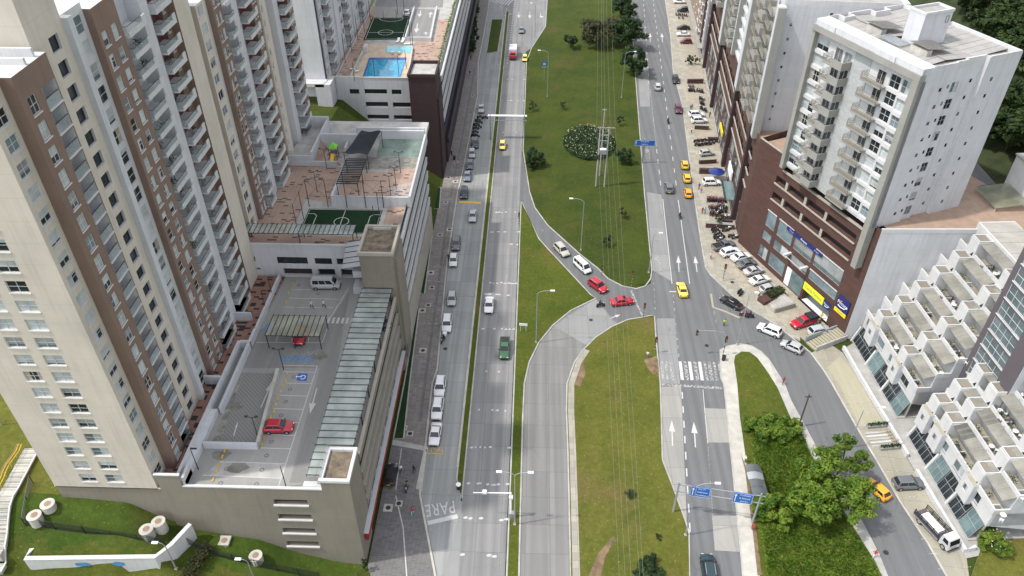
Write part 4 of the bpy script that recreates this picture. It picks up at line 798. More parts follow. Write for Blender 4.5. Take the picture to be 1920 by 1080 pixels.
def carport(name, label, x0, x1, y0, y1, z, h, n, gm, slope=.0, beams='x'):
    T = thing(name, label, 'carport', (x0, y0, z)); W, Dp = x1 - x0, y1 - y0
    a = MB(); a.add([(0, 0, h), (W, 0, h), (W, Dp, h + slope), (0, Dp, h + slope)], [(0, 1, 2, 3)], gm); a.build('glass_sheet', T)
    for i in range(n + 1): x = W * i / n; a = MB(); a.tube((x, -.1, h + .06), (x, Dp + .1, h + slope + .06), .06, .06, 4, 'dark_metal'); a.build('beam', T)
    for y, zz in ((0, h), (Dp, h + slope)): a = MB(); a.tube((-.1, y, zz - .05), (W + .1, y, zz - .05), .07, .07, 4, 'dark_metal'); a.build('purlin', T)
    for x in (.1, W * .5, W - .1):
        for y in (.1, Dp - .1): a = MB(); a.tube((x, y, 0), (x, y, h - .05), .08, .08, 6, 'dark_metal'); a.build('post', T)
carport('carport', 'greenish glass carport over three bays on the roof deck', -38.6, -30.6, 83.0, 87.6, ZD, 2.6, 10, 'glass_carport')
carport('pergola', 'long dark framed glass pergola along the edge of the football deck', -46.0, -28.4, 100.9, 103.6, 21.2, 2.5, 22, 'glass_roof')

# ------------------------------------------------------------------ amenity block with football court
def amenity():
    P = thing('amenity_building', 'white amenity block with football court and tiled terraces on its roof', 'building', (-33, 100.5, 0)); O = Vector((-33, 100.5, 0))
    def bl(mb, name, par=P): mb.v = [(p[0] - O.x, p[1] - O.y, p[2]) for p in mb.v]; return mb.build(name, par)
    a = MB(); F = Face(-47, 100.5, 0)
    ops = [(5.6, 10.6, 18.0, 19.3), (11.8, 14.6, 18.0, 19.2), (15.4, 18.2, 18.0, 19.2), (6.2, 11.0, 15.6, 17.0, 'brick_dark', .5), (12.0, 14.8, 15.35, 17.0, 'plastic_dark', .8), (15.8, 18.3, 15.35, 17.0, 'plastic_dark', .8), (.8, 2.0, 18.3, 19.3), (1.4, 2.5, 16.6, 17.0)]
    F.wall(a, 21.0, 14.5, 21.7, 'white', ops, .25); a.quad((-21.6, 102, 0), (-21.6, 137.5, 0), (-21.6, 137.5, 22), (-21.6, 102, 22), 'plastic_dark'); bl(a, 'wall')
    f = Face(-47 - O.x, 0, 0)
    for o in ops[:3] + ops[6:7]: window(f, P, (o[0] + o[1]) / 2, o[2], o[1] - o[0], o[3] - o[2], max(1, round((o[1] - o[0]))), 1, 'dark_metal', False, .1, st=1)
    a = MB(); a.box(-47.1, 100.35, 21.71, -26.5, 100.7, 21.95, 'white_trim'); bl(a, 'parapet')
    a = MB(); a.box(-58, 100.7, 20.2, -21.6, 146, 21.2, 'concrete'); bl(a, 'roof_deck')
    a = MB(); a.poly([(-47.5, 100.8), (-26.4, 100.8), (-26.4, 104.0), (-39.5, 104.0), (-40.6, 127), (-47.2, 127)], 21.212, 'amenity_tile'); a.poly([(-40.2, 115.5), (-34.9, 114.0), (-34.5, 126.8), (-40.4, 126.8)], 21.216, 'amenity_tile'); a.poly([(-24.9, 104.5), (-22, 104.5), (-22, 113), (-24.9, 113)], 21.212, 'amenity_tile'); bl(a, 'terrace')
    a = MB(); a.poly([(-38.5, 104.7), (-25.7, 104.7), (-25.7, 112.2), (-38.5, 112.2)], 21.22, 'turf'); ct = bl(a, 'football_court')
    def ln(pts, wd=.12, closed=False): a = MB(); a.ribbon(pts, wd, 21.2, 21.235, 'white_paint', closed); bl(a, 'pitch_line')
    ln([(-38.3, 104.9), (-25.9, 104.9), (-25.9, 112.0), (-38.3, 112.0)], .12, True); ln([(-32.1, 104.9), (-32.1, 112.0)]); ln([(-32.1 + 1.25 * math.cos(i * .3142), 108.3 + 1.25 * math.sin(i * .3142)) for i in range(20)], .12, True)
    ln([(-38.3, 110.6), (-37.2, 110.6), (-36.7, 110.0), (-36.7, 106.8), (-37.2, 106.2), (-38.3, 106.2)]); ln([(-25.9, 110.6), (-27, 110.6), (-27.5, 110), (-27.5, 106.8), (-27, 106.2), (-25.9, 106.2)])
    # upper terrace with pergola, shade cloth, unfinished pool
    a = MB(); a.box(-34.5, 113.3, 21.21, -20.9, 137.2, 22.2, 'concrete'); a.poly([(-34.1, 113.9), (-21.3, 113.9), (-21.3, 125), (-26.5, 125), (-26.5, 123.5), (-34.1, 123.5)], 22.212, 'amenity_tile'); a.poly([(-24.4, 114), (-21.4, 114), (-21.4, 120), (-25.6, 118)], 22.22, 'amenity_tile_pale'); a.poly([(-29.6, 129.3), (-21.2, 129.3), (-21.2, 136.8), (-30, 136.8)], 22.215, 'unfinished_pool'); a.poly([(-31.5, 124.2), (-21.2, 125.0), (-21.2, 129.2), (-31.5, 129.2)], 22.213, 'rubble'); bl(a, 'upper_terrace')
    a = MB(); a.box(-34.7, 113.1, 21.2, -21.2, 113.4, 23.2, 'white'); a.box(-34.75, 113.41, 21.2, -34.35, 127, 23.2, 'white'); a.box(-21.2, 113.1, 21.2, -20.85, 137.3, 23.4, 'white'); a.box(-34.7, 137.0, 20, -21.21, 137.4, 24.3, 'white'); a.box(-29.9, 136.4, 22.2, -21.22, 136.9, 24.0, 'lavender_white'); bl(a, 'parapet_wall')
    for z in (21.0, 17.8, 14.7, 11.6, 8.5):
        a = MB(); a.box(-21.4, 102.2, z - 1.3, -21.2, 137.2, z, 'white'); a.box(-21.5, 102.2, z, -21.12, 137.2, z + .1, 'white_trim'); bl(a, 'spandrel')
    a = MB(); a.box(-21.5, 102.2, 0, -21.05, 137.2, 6.2, 'taupe_light'); bl(a, 'street_wall')
    # playground walls
    a = MB(); a.box(-46.5, 127, 21.2, -36.8, 127.3, 22.2, 'white'); a.box(-41.2, 134.2, 21.2, -34.0, 134.6, 24.2, 'lavender_white'); a.box(-36.0, 131.0, 21.2, -35.7, 134.19, 23, 'lavender_white'); a.box(-45.8, 127.31, 21.2, -41.3, 127.6, 23.2, 'lavender_white'); a.box(-41.6, 127.7, 21.2, -41.25, 141.5, 23.8, 'lavender_white'); a.box(-46.3, 141.6, 21.2, -41.2, 142, 24.2, 'white'); bl(a, 'playground_wall')
    a = MB(); a.poly([(-41.2, 127.4), (-36.2, 127.4), (-36.2, 134.1), (-41.2, 134.1)], 21.213, 'amenity_tile_pale'); a.poly([(-46.2, 127.7), (-41.7, 127.7), (-41.7, 141.5), (-46.2, 141.5)], 22.0, 'concrete'); bl(a, 'playground_floor')
    a = MB(); a.add([(-41.22, 127.7, 21.22), (-40.0, 127.7, 21.22), (-40.0, 134, 21.22), (-41.22, 134, 23.0)], [(0, 1, 2, 3)], 'tan_tile'); bl(a, 'tiled_slope')
amenity()
def pergola_beams():
    T = thing('pergola', 'open pergola of parallel dark beams beside the shade cloth', 'pergola', (-32, 116, 22.2))
    for i in range(15): a = MB(); a.box(-1.9, -1.2 + i * .62, 2.5, 1.9, -1.1 + i * .62, 2.68, 'dark_metal'); a.build('beam', T)
    for x in (-1.8, 1.8):
        a = MB(); a.box(x - .05, -1.3, 2.38, x + .05, 7.7, 2.49, 'dark_metal'); a.build('purlin', T)
        for y in (-1, 3, 7): a = MB(); a.tube((x, y, 0), (x, y, 2.4), .07, .07, 5, 'dark_metal'); a.build('post', T)
pergola_beams()
def shade():
    T = thing('shade_cloth', 'black shade cloth stretched on posts beside the unfinished pool', 'shade cloth', (-31.5, 130, 22.2)); a = MB(); n = 8
    c = [(-3.0, -5, 3.0), (1.4, -5.6, 3.0), (2.6, 3.0, 3.4), (-1.2, 3.0, 3.4)]
    vs = []
    for j in range(n + 1):
        for i in range(n + 1):
            u, v = i / n, j / n; p = [((c[0][k] * (1 - u) + c[1][k] * u) * (1 - v) + (c[3][k] * (1 - u) + c[2][k] * u) * v) for k in range(3)]
            p[2] -= 1.0 * math.sin(u * math.pi) * math.sin(v * math.pi) + .15 * math.sin(7 * u + 5 * v); vs.append(p)
    a.add(vs, [(j * (n + 1) + i, j * (n + 1) + i + 1, (j + 1) * (n + 1) + i + 1, (j + 1) * (n + 1) + i) for j in range(n) for i in range(n)], 'black_cloth'); a.build('cloth', T, smooth=True)
    for p in c: a = MB(); a.tube((p[0], p[1], 0), (p[0], p[1], p[2]), .07, .07, 5, 'dark_metal'); a.build('post', T)
shade()
def playset():
    T = thing('playground_slide', 'small playground tower with green roof and yellow slide', 'slide', (-37.9, 130.3, 21.22), 0)
    a = MB(); a.add([(-.8, -.8, 2.4), (.8, -.8, 2.4), (.8, .8, 2.4), (-.8, .8, 2.4), (0, 0, 3.4)], [(0, 1, 4), (1, 2, 4), (2, 3, 4), (3, 0, 4), (3, 2, 1, 0)], 'toy_green'); a.build('roof', T)
    a = MB(); a.add([(-.35, -.7, 1.3), (.35, -.7, 1.3), (.35, -2.9, .1), (-.35, -2.9, .1), (-.35, -.7, 1.5), (.35, -.7, 1.5), (.35, -2.9, .3), (-.35, -2.9, .3)], [(0, 1, 2, 3), (0, 3, 7, 4), (1, 5, 6, 2)], 'toy_yellow'); a.build('chute', T)
    a = MB(); a.box(-.7, -.7, 1.2, .7, .7, 1.3, 'dark_purple'); a.build('platform', T)
    for x in (-.7, .7):
        for y in (-.7, .7): a = MB(); a.tube((x, y, 0), (x, y, 2.4), .06, .06, 5, 'dark_metal'); a.build('post', T)
playset()

# ------------------------------------------------------------------ pool building
def pool_building():
    P = thing('pool_building', 'white building with swimming pool deck on the roof and dark brown stair tower', 'building', (-33, 165, 0)); O = Vector((-33, 165, 0))
    def bl(mb, name, par=P): mb.v = [(p[0] - O.x, p[1] - O.y, p[2]) for p in mb.v]; return mb.build(name, par)
    a = MB(); F = Face(-45.0, 165, 0); o_ = []
    def op(p, q): x0, z1 = p; x1, z0 = q; o_.append((x0 + 45.0, x1 + 45.0, z0, z1))
    op((-42.07, 19.86), (-39.88, 18.72)); op((-38.63, 19.90), (-33.49, 18.81)); op((-32.40, 19.85), (-30.19, 18.72)); op((-38.76, 16.78), (-33.57, 15.53)); op((-32.46, 16.73), (-27.25, 15.48)); op((-38.76, 13.58), (-33.63, 12.44)); op((-32.52, 13.54), (-27.24, 12.40)); op((-32.43, 10.55), (-27.23, 9.24))
    o_ = [o + ('plastic_dark', .6) for o in o_]
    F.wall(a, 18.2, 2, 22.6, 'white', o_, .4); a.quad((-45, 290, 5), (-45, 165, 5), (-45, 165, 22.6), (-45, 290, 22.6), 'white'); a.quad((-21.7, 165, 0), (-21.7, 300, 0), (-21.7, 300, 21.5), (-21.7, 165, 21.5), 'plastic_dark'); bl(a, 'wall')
    f = Face(-12.0, 0, 0)
    for o in o_[:3]: window(f, P, (o[0] + o[1]) / 2, o[2], o[1] - o[0], o[3] - o[2], 3, 1, 'dark_metal', False, .12, st=1)
    a = MB(); a.box(-45, 165.01, 21, -21.7, 310, 22.0, 'concrete'); bl(a, 'roof_deck')
    a = MB(); a.box(-45.1, 164.9, 22.61, -27, 165.2, 22.8, 'white_trim'); a.box(-41.7, 165.3, 22, -41.3, 181, 22.9, 'concrete_pale'); a.box(-48.5, 160.5, 14, -45.1, 165.4, 22.8, 'white'); a.box(-41.5, 181, 22, -40.6, 183.5, 23.5, 'white_trim'); bl(a, 'parapet')
    a = MB(); a.poly([(-41.2, 165.3), (-28.2, 165.3), (-29.2, 186), (-41.2, 188)], 22.012, 'pool_surround'); bl(a, 'pool_deck')
    a = MB(); a.poly([(-39.06, 166.06), (-33.90, 165.02), (-30.36, 165.72), (-30.56, 178.65), (-39.65, 178.38)], 22.03, 'pool_tile'); bl(a, 'pool_basin')
    a = MB(); a.poly([(-38.67, 167.27), (-34.11, 166.35), (-30.58, 167.21), (-30.58, 176.99), (-39.16, 177.06)], 22.042, 'pool_water'); bl(a, 'pool_water')
    a = MB(); a.poly([(-36.35, 181.86), (-29.80, 181.71), (-29.96, 185.89), (-36.48, 186.05)], 22.04, 'pool_shallow'); bl(a, 'paddling_pool')
    a = MB(); a.poly([(-43.15, 189.83), (-32.99, 190.50), (-33.53, 206.58), (-43.70, 206.27)], 22.02, 'turf'); bl(a, 'football_court')
    def ln(pts, wd=.14, closed=False): a = MB(); a.ribbon(pts, wd, 22.0, 22.035, 'white_paint', closed); bl(a, 'pitch_line')
    ln([(-42.75, 190.58), (-33.37, 191.23), (-33.90, 206.15), (-43.20, 205.87)], .14, True); ln([(-42.60, 195.10), (-33.54, 195.37)]); c = (-38.34, 195.23); ln([(c[0] + 1.9 * math.cos(i * .3142), c[1] + 1.9 * math.sin(i * .3142)) for i in range(20)], .14, True); c = (-38.48, 206.01); ln([(c[0] + 3.2 * math.cos(i * .3142), c[1] - 2.6 * math.sin(i * .3142)) for i in range(11)])
    a = MB(); a.poly([(-30.07, 189.85), (-24.17, 190.03), (-22.62, 178.88), (-26.93, 165.52), (-28.63, 165.47)], 22.015, 'amenity_tile'); a.poly([(-25.80, 205.56), (-21.95, 205.67), (-22.65, 175.59), (-24.96, 184.98)], 22.016, 'amenity_tile'); a.poly([(-46, 168), (-42, 168), (-42, 215), (-46, 215)], 22.014, 'amenity_tile'); bl(a, 'terrace')
    a = MB(); a.poly([(-32.22, 192.76), (-26.93, 192.91), (-27.63, 213.17), (-33.03, 213.89)], 22.02, 'deck_grey'); bl(a, 'ramp')
    a = MB(); A, B_, C_, D_ = (-32.42, 189.63), (-26.04, 189.09), (-27.00, 213.14), (-33.16, 212.95); a.ribbon([D_, A, B_, C_], .35, 22, 23.0, 'white'); a.ribbon([(-28.59, 166.07), (-29.86, 184.13)], .3, 22, 22.8, 'white'); bl(a, 'ramp_wall')
    for b, t in (((-31.34, 212.19), (-31.14, 207.07)), ((-30.95, 202.13), (-30.47, 195.08)), ((-27.69, 193.64), (-28.10, 195.92)), ((-28.23, 206.73), (-28.46, 211.41))):
        a = MB(); d = Vector((t[0] - b[0], t[1] - b[1])); L = d.length; d.normalize(); n_ = Vector((-d.y, d.x)); B0 = Vector(b); Q = lambda u, v: tuple(B0 + d * u * L + n_ * v); a.poly([Q(0, -.15), Q(.55, -.15), Q(.55, -.7), Q(1, 0), Q(.55, .7), Q(.55, .15), Q(0, .15)], 22.03, 'white_paint'); bl(a, 'arrow')
    a = MB(); a.poly([(-43.49, 206.70), (-33.73, 206.99), (-34.41, 216.53), (-44.23, 216.24)], 22.016, 'deck_concrete'); a.poly([(-34.18, 214.75), (-25.61, 215.00), (-27.28, 241.27), (-49.32, 240.62), (-44.38, 215.33)], 22.02, 'deck_grey'); bl(a, 'car_park')
    for z in (22.2, 18.8, 15.4, 12.0):
        a = MB(); a.box(-21.3, 167.4, z - 1.3, -21.05, 300, z - .101, 'white'); a.box(-21.45, 167.4, z - .1, -20.97, 300, z + .04, 'white_trim'); bl(a, 'spandrel')
    a = MB(); a.box(-21.6, 167.4, 0, -20.6, 300, 5.0, 'brick_dark'); a.box(-20.55, 168, 5.0, -20.2, 300, 6.2, 'navy_panel'); a.box(-21.5, 167.4, 6.3, -21.2, 300, 8.5, 'navy_panel'); bl(a, 'street_wall')
    a = MB(); a.box(-27.4, 159.5, -1, -21.4, 167.3, 25.2, 'brick_dark'); a.box(-21.39, 160.0, 0, -21.0, 166.5, 20, 'brick_dark'); st = bl(a, 'stair_tower')
    a = MB()
    for bx in ((-27.6, 159.3, -21.2, 159.7), (-27.6, 167.05, -21.2, 167.45), (-27.6, 159.71, -27.2, 167.04), (-21.6, 159.71, -21.2, 167.04)): a.box(bx[0], bx[1], 25.21, bx[2], bx[3], 25.9, 'brick_dark')
    a.poly([(-27.15, 159.75), (-21.65, 159.75), (-21.65, 167), (-27.15, 167)], 25.23, 'concrete'); bl(a, 'roof_edge', st)
    a = MB(); a.box(-27.4, 232, 0, -21.5, 240, 28, 'brick_dark'); bl(a, 'rear_stair_tower')
    a = MB(); a.box(-22.6, 168, 22, -21.95, 232, 22.7, 'concrete'); bl(a, 'planter')
    a = MB(); q = random.Random(4)
    for i in range(500):
        c = Vector((-22.3 + q.uniform(-.3, .3), q.uniform(168.5, 222), 22.75 + q.random() * .5)); u = Vector((q.uniform(-1, 1), q.uniform(-1, 1), q.uniform(-.2, 1))).normalized() * .4; v = u.orthogonal().normalized() * .16; a.add([c - v, c + u, c + v], [(0, 1, 2)], 'leaf_bright')
    bl(a, 'planter_leaves')
pool_building()
lm = MB(); lm.box(-.3, -.9, .25, .3, .6, .33, 'sign_white'); lm.add([(-.3, .6, .33), (.3, .6, .33), (.3, 1.0, .8), (-.3, 1.0, .8)], [(0, 1, 2, 3)], 'sign_white')
for x in (-.26, .26):
    for y in (-.8, .5): lm.box(x - .03, y - .03, 0, x + .03, y + .03, .25, 'sign_white')
lm = lm.mesh('sun_lounger')
for i, (p, a_) in enumerate((((-34.21, 188.64), 10), ((-33.01, 188.67), 5), ((-31.56, 186.91), 80), ((-34.37, 180.90), 170), ((-32.82, 180.94), 175), ((-41.82, 170.88), 80), ((-41.09, 169.65), 85))):
    tag(link(lm, 'sun_lounger', None, (p[0], p[1], 22.02), R(-a_)), 'white sun lounger ' + ('behind the paddling pool, the one nearest the court corner', 'behind the paddling pool, middle of three', 'at the right end of the paddling pool', 'between the two pools, left of its twin', 'between the two pools, right of its twin', 'at the left edge of the swimming pool, farther one', 'at the left edge of the swimming pool, nearer one')[i], 'lounger', 'loungers by the pools')
def post(name, label, p, z, h, kind, group, cat='lamp post'):
    T = thing(name, label, cat, (p[0], p[1], z), 0, group); a = MB(); a.tube((0, 0, 0), (0, 0, h), .07, .05, 6, 'dark_metal'); a.build('pole', T)
    if kind == 'Y':
        for s in (-1, 1): a = MB(); a.tube((0, 0, h - .15), (s * .65, -.15, h + .25), .045, .045, 5, 'dark_metal'); a.box(s * .65 - .2, -.3, h + .2, s * .65 + .2, 0, h + .3, 'dark_metal'); a.build('lamp_head', T)
    elif kind == 'L': a = MB(); a.box(0, -.1, h - .05, .8, .1, h + .05, 'dark_metal'); a.build('lamp_head', T)
DL_ = (((-35.17, 65.89), 'Y', 'nearest the red hatchback'), ((-35.16, 78.61), 'Y', 'by the disabled bay'), ((-41.19, 60.59), 'L', 'at the near corner'), ((-41.31, 95.03), 'L', 'beside the terrace tiles'), ((-29.43, 58.17), '', 'at the front edge'), ((-41.41, 91.68), 'L', 'behind the carport corner'))
for p, k_, wh in DL_: post('lamp_post', 'slim black lamp post on the roof deck ' + wh, p, ZD, 4.0, k_, 'lamp posts of the roof deck')
for p, z, wh in (((-24.11, 123.28), 22.2, 'in front of the rubble strip'), ((-24.09, 117.79), 22.2, 'in the middle of the pergola terrace'), ((-24.59, 114.89), 22.2, 'by the front wall of the pergola terrace'), ((-38.40, 125.80), 21.2, 'on the left terrace near the playground'), ((-38.36, 117.75), 21.2, 'on the left terrace behind the football court')):
    post('lamp_post', 'black twin lamp post ' + wh, p, z, 4.2, 'Y', 'lamp posts of the amenity deck')
def net_posts():
    T = thing('court_fence', 'tall dark posts and bracing of the football court fence', 'fence', (-32, 112.8, 21.2))
    X = [-6.6, -3.3, 0, 3.3, 6.4]
    for x in X: a = MB(); a.tube((x, 0, 0), (x, 0, 5.5), .07, .06, 5, 'dark_metal'); a.build('post', T)
    for a0, b0 in zip(X, X[1:]):
        if a0 in (-3.3,): continue
        a = MB(); a.tube((a0, 0, 2), (b0, 0, 5.3), .02, .02, 3, 'dark_metal'); a.tube((a0, 0, 5.3), (b0, 0, 2), .02, .02, 3, 'dark_metal'); a.build('brace', T)
    for x in (-6.6, 6.4):
        for y in (-4, -8): a = MB(); a.tube((x, y, 0), (x, y, 5.5), .06, .06, 5, 'dark_metal'); a.build('post', T)
    for z in (2.2, 5.4): a = MB(); a.tube((-6.6, 0, z), (6.4, 0, z), .025, .025, 4, 'dark_metal'); a.tube((-6.6, 0, z), (-6.6, -8, z), .025, .025, 4, 'dark_metal'); a.build('rail', T)
net_posts()
T = thing('court_fence', 'tall black fence posts round the far football court behind the pool', 'fence', (-40, 190, 22))
for i, p in enumerate(((-40.48, 164.53), (-36.20, 166.44), (-31.00, 168.42), (-29.79, 172.18), (-44.63, 174.94), (-44.40, 181.62), (-44.02, 187.98), (-43.63, 194.69), (-43.63, 203.38), (-37.69, 191.10), (-34.56, 191.94), (-34.90, 206.12), (-37.13, 208.58), (-29.60, 183.10), (-30.76, 186.94))):
    a = MB(); a.tube((p[0] + 40, p[1] - 190, 0), (p[0] + 40, p[1] - 190, 4.4 if i < 4 else 7), .07, .06, 5, 'dark_metal'); a.build('post', T)
# ------------------------------------------------------------------ right-hand tower over its brick podium
PX, PY, PA = 55.49, 107.24, R(23.3)
def loc2w(x, y): return (PX + math.cos(PA) * x - math.sin(PA) * y, PY + math.sin(PA) * x + math.cos(PA) * y)
ZF = [23.62 + 2.66 * k for k in range(9)]
def bal_bars(yw, xo, solid):
    a = MB(); a.box(-xo, 0, -.28, 0, yw, 0, 'stone_grey')
    if solid: a.box(-xo, 0, .002, -xo + .14, yw * .55, 1.0, 'stone_grey'); a.box(-xo + .15, 0, .002, 0, .14, 1.0, 'stone_grey')
    else: a.box(-xo, 0, .002, -xo + .1, yw, .25, 'taupe')
    b = MB(); y0 = yw * .55 if solid else 0
    P_ = [(0, yw - .04), (-xo + .05, yw - .04), (-xo + .05, y0 + .01)]
    for z in (.35, .6, .85, 1.08): b.ribbon(P_, .05, z, z + .06, 'taupe')
    for x, y in P_[1:]: b.box(x - .03, y - .03, .3, x + .03, y + .03, 1.15, 'taupe')
    return a.mesh('balcony'), b.mesh('railing')
BM = {}
def balc(par, x, y, z, yw, xo, solid):
    k_ = (yw, xo, solid)
    if k_ not in BM: BM[k_] = bal_bars(*k_)
    b = link(BM[k_][0], 'balcony', par, (x, y, z)); link(BM[k_][1], 'railing', b)
def door_at(par, x, y, z, rz): d = link(DM, 'glass_door', par, (x, y, z), rz); link(rnd.choice(DPV), 'pane', d)
def main_tower():
    T = thing('apartment_tower', 'white apartment tower with grey balconies on a brown brick podium with shops', 'apartment tower', (PX, PY, 0), PA); H = -math.pi / 2
    a = MB(); S0 = 30.0; F = Face(0, S0, H); U = lambda s: S0 - s
    rng = lambda s0, s1, z0, z1, *e: (U(s1), U(s0), z0, z1) + e
    gar = []
    for z in (14.75, 18.25):
        for s0, s1 in ((20.5, 23.4), (15.1, 19.9), (9.6, 14.5), (1.75, 9.0)): gar.append(rng(s0, s1, z, z + 1.55, 'plastic_dark', .9))
    win = [rng(20.7, 23.5, 8.6, 12), rng(15.5, 19.9, 8.5, 12), rng(9.7, 14.9, 8.6, 11.9), rng(1.9, 9.2, 8.7, 12), rng(20.9, 23.5, 5.5, 7.5), rng(15.6, 19.9, 5.4, 7.5), rng(9.9, 14.8, 5.5, 7.4), rng(1.9, 9.3, 5.5, 7.45), rng(20.9, 23.5, 1.3, 4.1), rng(15.5, 20.2, 1.2, 4.3), rng(9.9, 14.9, .25, 4.4), rng(2.1, 9.3, .25, 4.4, 'glass_mid', 1.2)]
    F.wall(a, S0 + 2.6, 0, 21.5, 'brick_brown', gar + win, .3)
    F.wall(a, 8.2, 21.5, 24.3, 'brick_brown'); a.quad((0, 30, 0), (0, 30, 24.3), (8, 31, 24.3), (8, 31, 0), 'brick_brown')
    a.quad((0, -2.6, 21.5), (3, -2.6, 21.5), (3, 21.8, 21.5), (0, 21.8, 21.5), 'brick_dark'); a.build('podium_wall', T)
    a = MB(); L = 17.0; a.quad((0, -2.6, 0), (.93 * L, -2.6 - .37 * L, 0), (.93 * L, -2.6 - .37 * L, 23.6), (0, -2.6, 23.6), 'white'); a.quad((0, -2.6, 21.5), (0, -2.6, 23.6), (.3, .2, 23.6), (.3, .2, 21.5), 'brick_brown'); a.build('side_wall', T)
    a = MB(); a.poly([(1.6, -3.0), (.93 * L, -2.4 - .37 * L), (28, -12), (28, 31), (.3, 30), (.3, 21.9), (1.6, 21.9)], 23.2, 'tan_tile'); a.ribbon([(0.05, -2.5), (.93 * L, -2.5 - .37 * L)], .3, 23.0, 23.75, 'white_trim'); a.ribbon([(.15, 21.8), (.15, 30)], .3, 24.3, 24.45, 'taupe_light'); a.build('podium_deck', T)
    for z in (14.62, 18.12, 21.5):
        a = MB(); a.box(-.22, 1.6 if z < 21 else -.3, z - .12, .25, 23.5 if z < 21 else 22, z + .12, 'taupe_light'); a.build('ledge', T)
    for z in (14.75, 18.25):
        for s in (20.2, 14.8, 9.3): a = MB(); a.box(-.1, s - .3, z, .5, s + .3, z + 1.55, 'taupe_light'); a.build('pillar', T)
    f = Face(0, S0, H); names = [2, 3, 3, 5, 2, 3, 3, 5, 2, 3]
    for o, nv in zip(win[:10], names): window(f, T, (o[0] + o[1]) / 2, o[2], o[1] - o[0], o[3] - o[2], max(2, nv - 1), 1, 'galvanised', False, .12, st=rnd.choice((6, 6, 3, 4)))
    for o in (win[0], win[1], win[3], win[7]): a = MB(); f.box(a, o[0], o[1], -.06, .05, o[3] - .02, o[3] + .22, 'white_trim'); a.build('lintel', T)
    for s0, s1, m in ((13.5, 14.9, 'sign_white'), (9.9, 13.4, 'glass_teal')): a = MB(); f.box(a, U(s1), U(s0), .1, .16, .3, 4.3, m); a.build('shop_door', T)
    a = MB(); a.box(.05, 2.2, .2, 2.6, 9.2, .3, 'sign_white'); a.box(-.35, -2.4, 0, 0, 10, .16, 'tan_tile'); a.build('shop_floor', T)
    a = MB(); f.box(a, U(15.0), U(9.9), -1.6, -1.5, 7.3, 7.42, 'white_trim'); f.box(a, U(15.1), U(14.6), -1.7, .1, 7.2, 7.6, 'white_trim'); f.box(a, U(10.3), U(9.8), -1.7, .1, 7.2, 7.6, 'white_trim'); a.build('canopy_frame', T)
    # tower shaft
    X0 = -.35; a = MB(); F = Face(X0, 21.6, H); V = lambda s: 21.6 - s; ops = []; lst = []
    for z in ZF:
        for s0, s1, h0, h1, nv, nh in ((18.4, 21.2, .35, 2.35, 2, 2), (2.75, 4.75, .25, 2.3, 2, 2), (.75, 2.35, .2, 2.3, 2, 2), (10.1, 11.5, .6, 1.6, 2, 2)):
            o = (V(s1), V(s0), z + h0, z + h1); ops.append(o); lst.append((o, nv, nh))
    F.wall(a, 20.9, 22.9, 48.4, 'white_trim', ops, .25, 'white'); a.build('facade', T)
    f = Face(X0, 21.6, H)
    for o, nv, nh in lst: window(f, T, (o[0] + o[1]) / 2, o[2], o[1] - o[0], o[3] - o[2], nv, nh, 'white_trim', False, .1, (5, 4, 3, 2))
    a = MB(); a.box(X0 - .08, 8.9, 22.9, X0 - .01, 12.5, 48.3, 'screen_block'); a.build('screen_wall', T)
    for z in ZF:
        balc(T, X0, 12.7, z, 4.5, 2.0, True); balc(T, X0 - .1, 4.9, z, 4.3, 1.2, False)
        for y in (13.8, 15.9): door_at(T, X0 - .02, y, z + .02, H)
        door_at(T, X0 - .02, 6.4, z + .02, H)
        a = MB(); a.box(X0 - .16, 2.5, z - .35, X0 - .01, 4.85, z + .2, 'white_trim'); a.build('spandrel', T); a = MB(); a.box(X0 - .3, .6, z - .5, X0 - .01, 2.45, z + .12, 'white_trim'); a.build('spandrel', T); a = MB(); a.box(X0 - .2, 18.2, z - .35, X0 - .01, 21.2, z + .28, 'white_trim'); a.build('spandrel', T)
    a = MB(); a.box(-1.5, -1.28, 15.2, -.05, -.15, 48.2, 'stone_grey'); a.box(-1.3, 21.2, 22.6, X0, 22.0, 48.2, 'stone_grey'); a.box(-1.5, -1.28, 48.21, X0, 22.0, 49.2, 'stone_grey'); a.build('frame', T)
    a = MB(); a.box(X0 - .9, -1.2, 49.21, X0 + 1.4, 21.6, 50.1, 'white'); a.box(X0 - 1.1, 4, 49.21, X0 - .91, 8, 50.05, 'white'); a.box(X0 - 1.1, 17, 49.21, X0 - .91, 21, 50.05, 'white'); a.build('front_parapet', T)
    a = MB(); segs = ((-.9, 5.1, -1.28), (5.1, 7.4, -.95), (7.4, 11.2, -.55), (11.2, 17.6, -1.28)); wl = []
    for i, (x0, x1, s) in enumerate(segs):
        ops = []
        for z in ZF:
            if i == 0: ops.append((3.9, 4.45, z + 1.2, z + 1.8)); ops.append((5.3, 5.7, z + 1.5, z + 2.1))
            if i == 1: ops.append((.6, 1.9, z + .5, z + 2.1))
            if i == 2: ops.append((2.2, 2.7, z + 1.3, z + 1.9))
            if i == 3: ops.append((1.7, 2.2, z + 1.3, z + 1.9))
        F = Face(x0, s, 0); F.wall(a, x1 - x0, 23.2, 50.1, 'white', ops, .2)
        for o in ops: wl.append((x0, s, o))
        if i: ps = segs[i - 1][2]; a.quad((x0, ps, 23.2), (x0, s, 23.2), (x0, s, 50.1), (x0, ps, 50.1), 'white')
    a.quad((17.6, -1.28, 23.2), (17.6, 21.6, 23.2), (17.6, 21.6, 50.1), (17.6, -1.28, 50.1), 'white'); a.quad((17.6, 21.6, 23.2), (-.9, 21.6, 23.2), (-.9, 21.6, 50.1), (17.6, 21.6, 50.1), 'white'); a.build('wall', T)
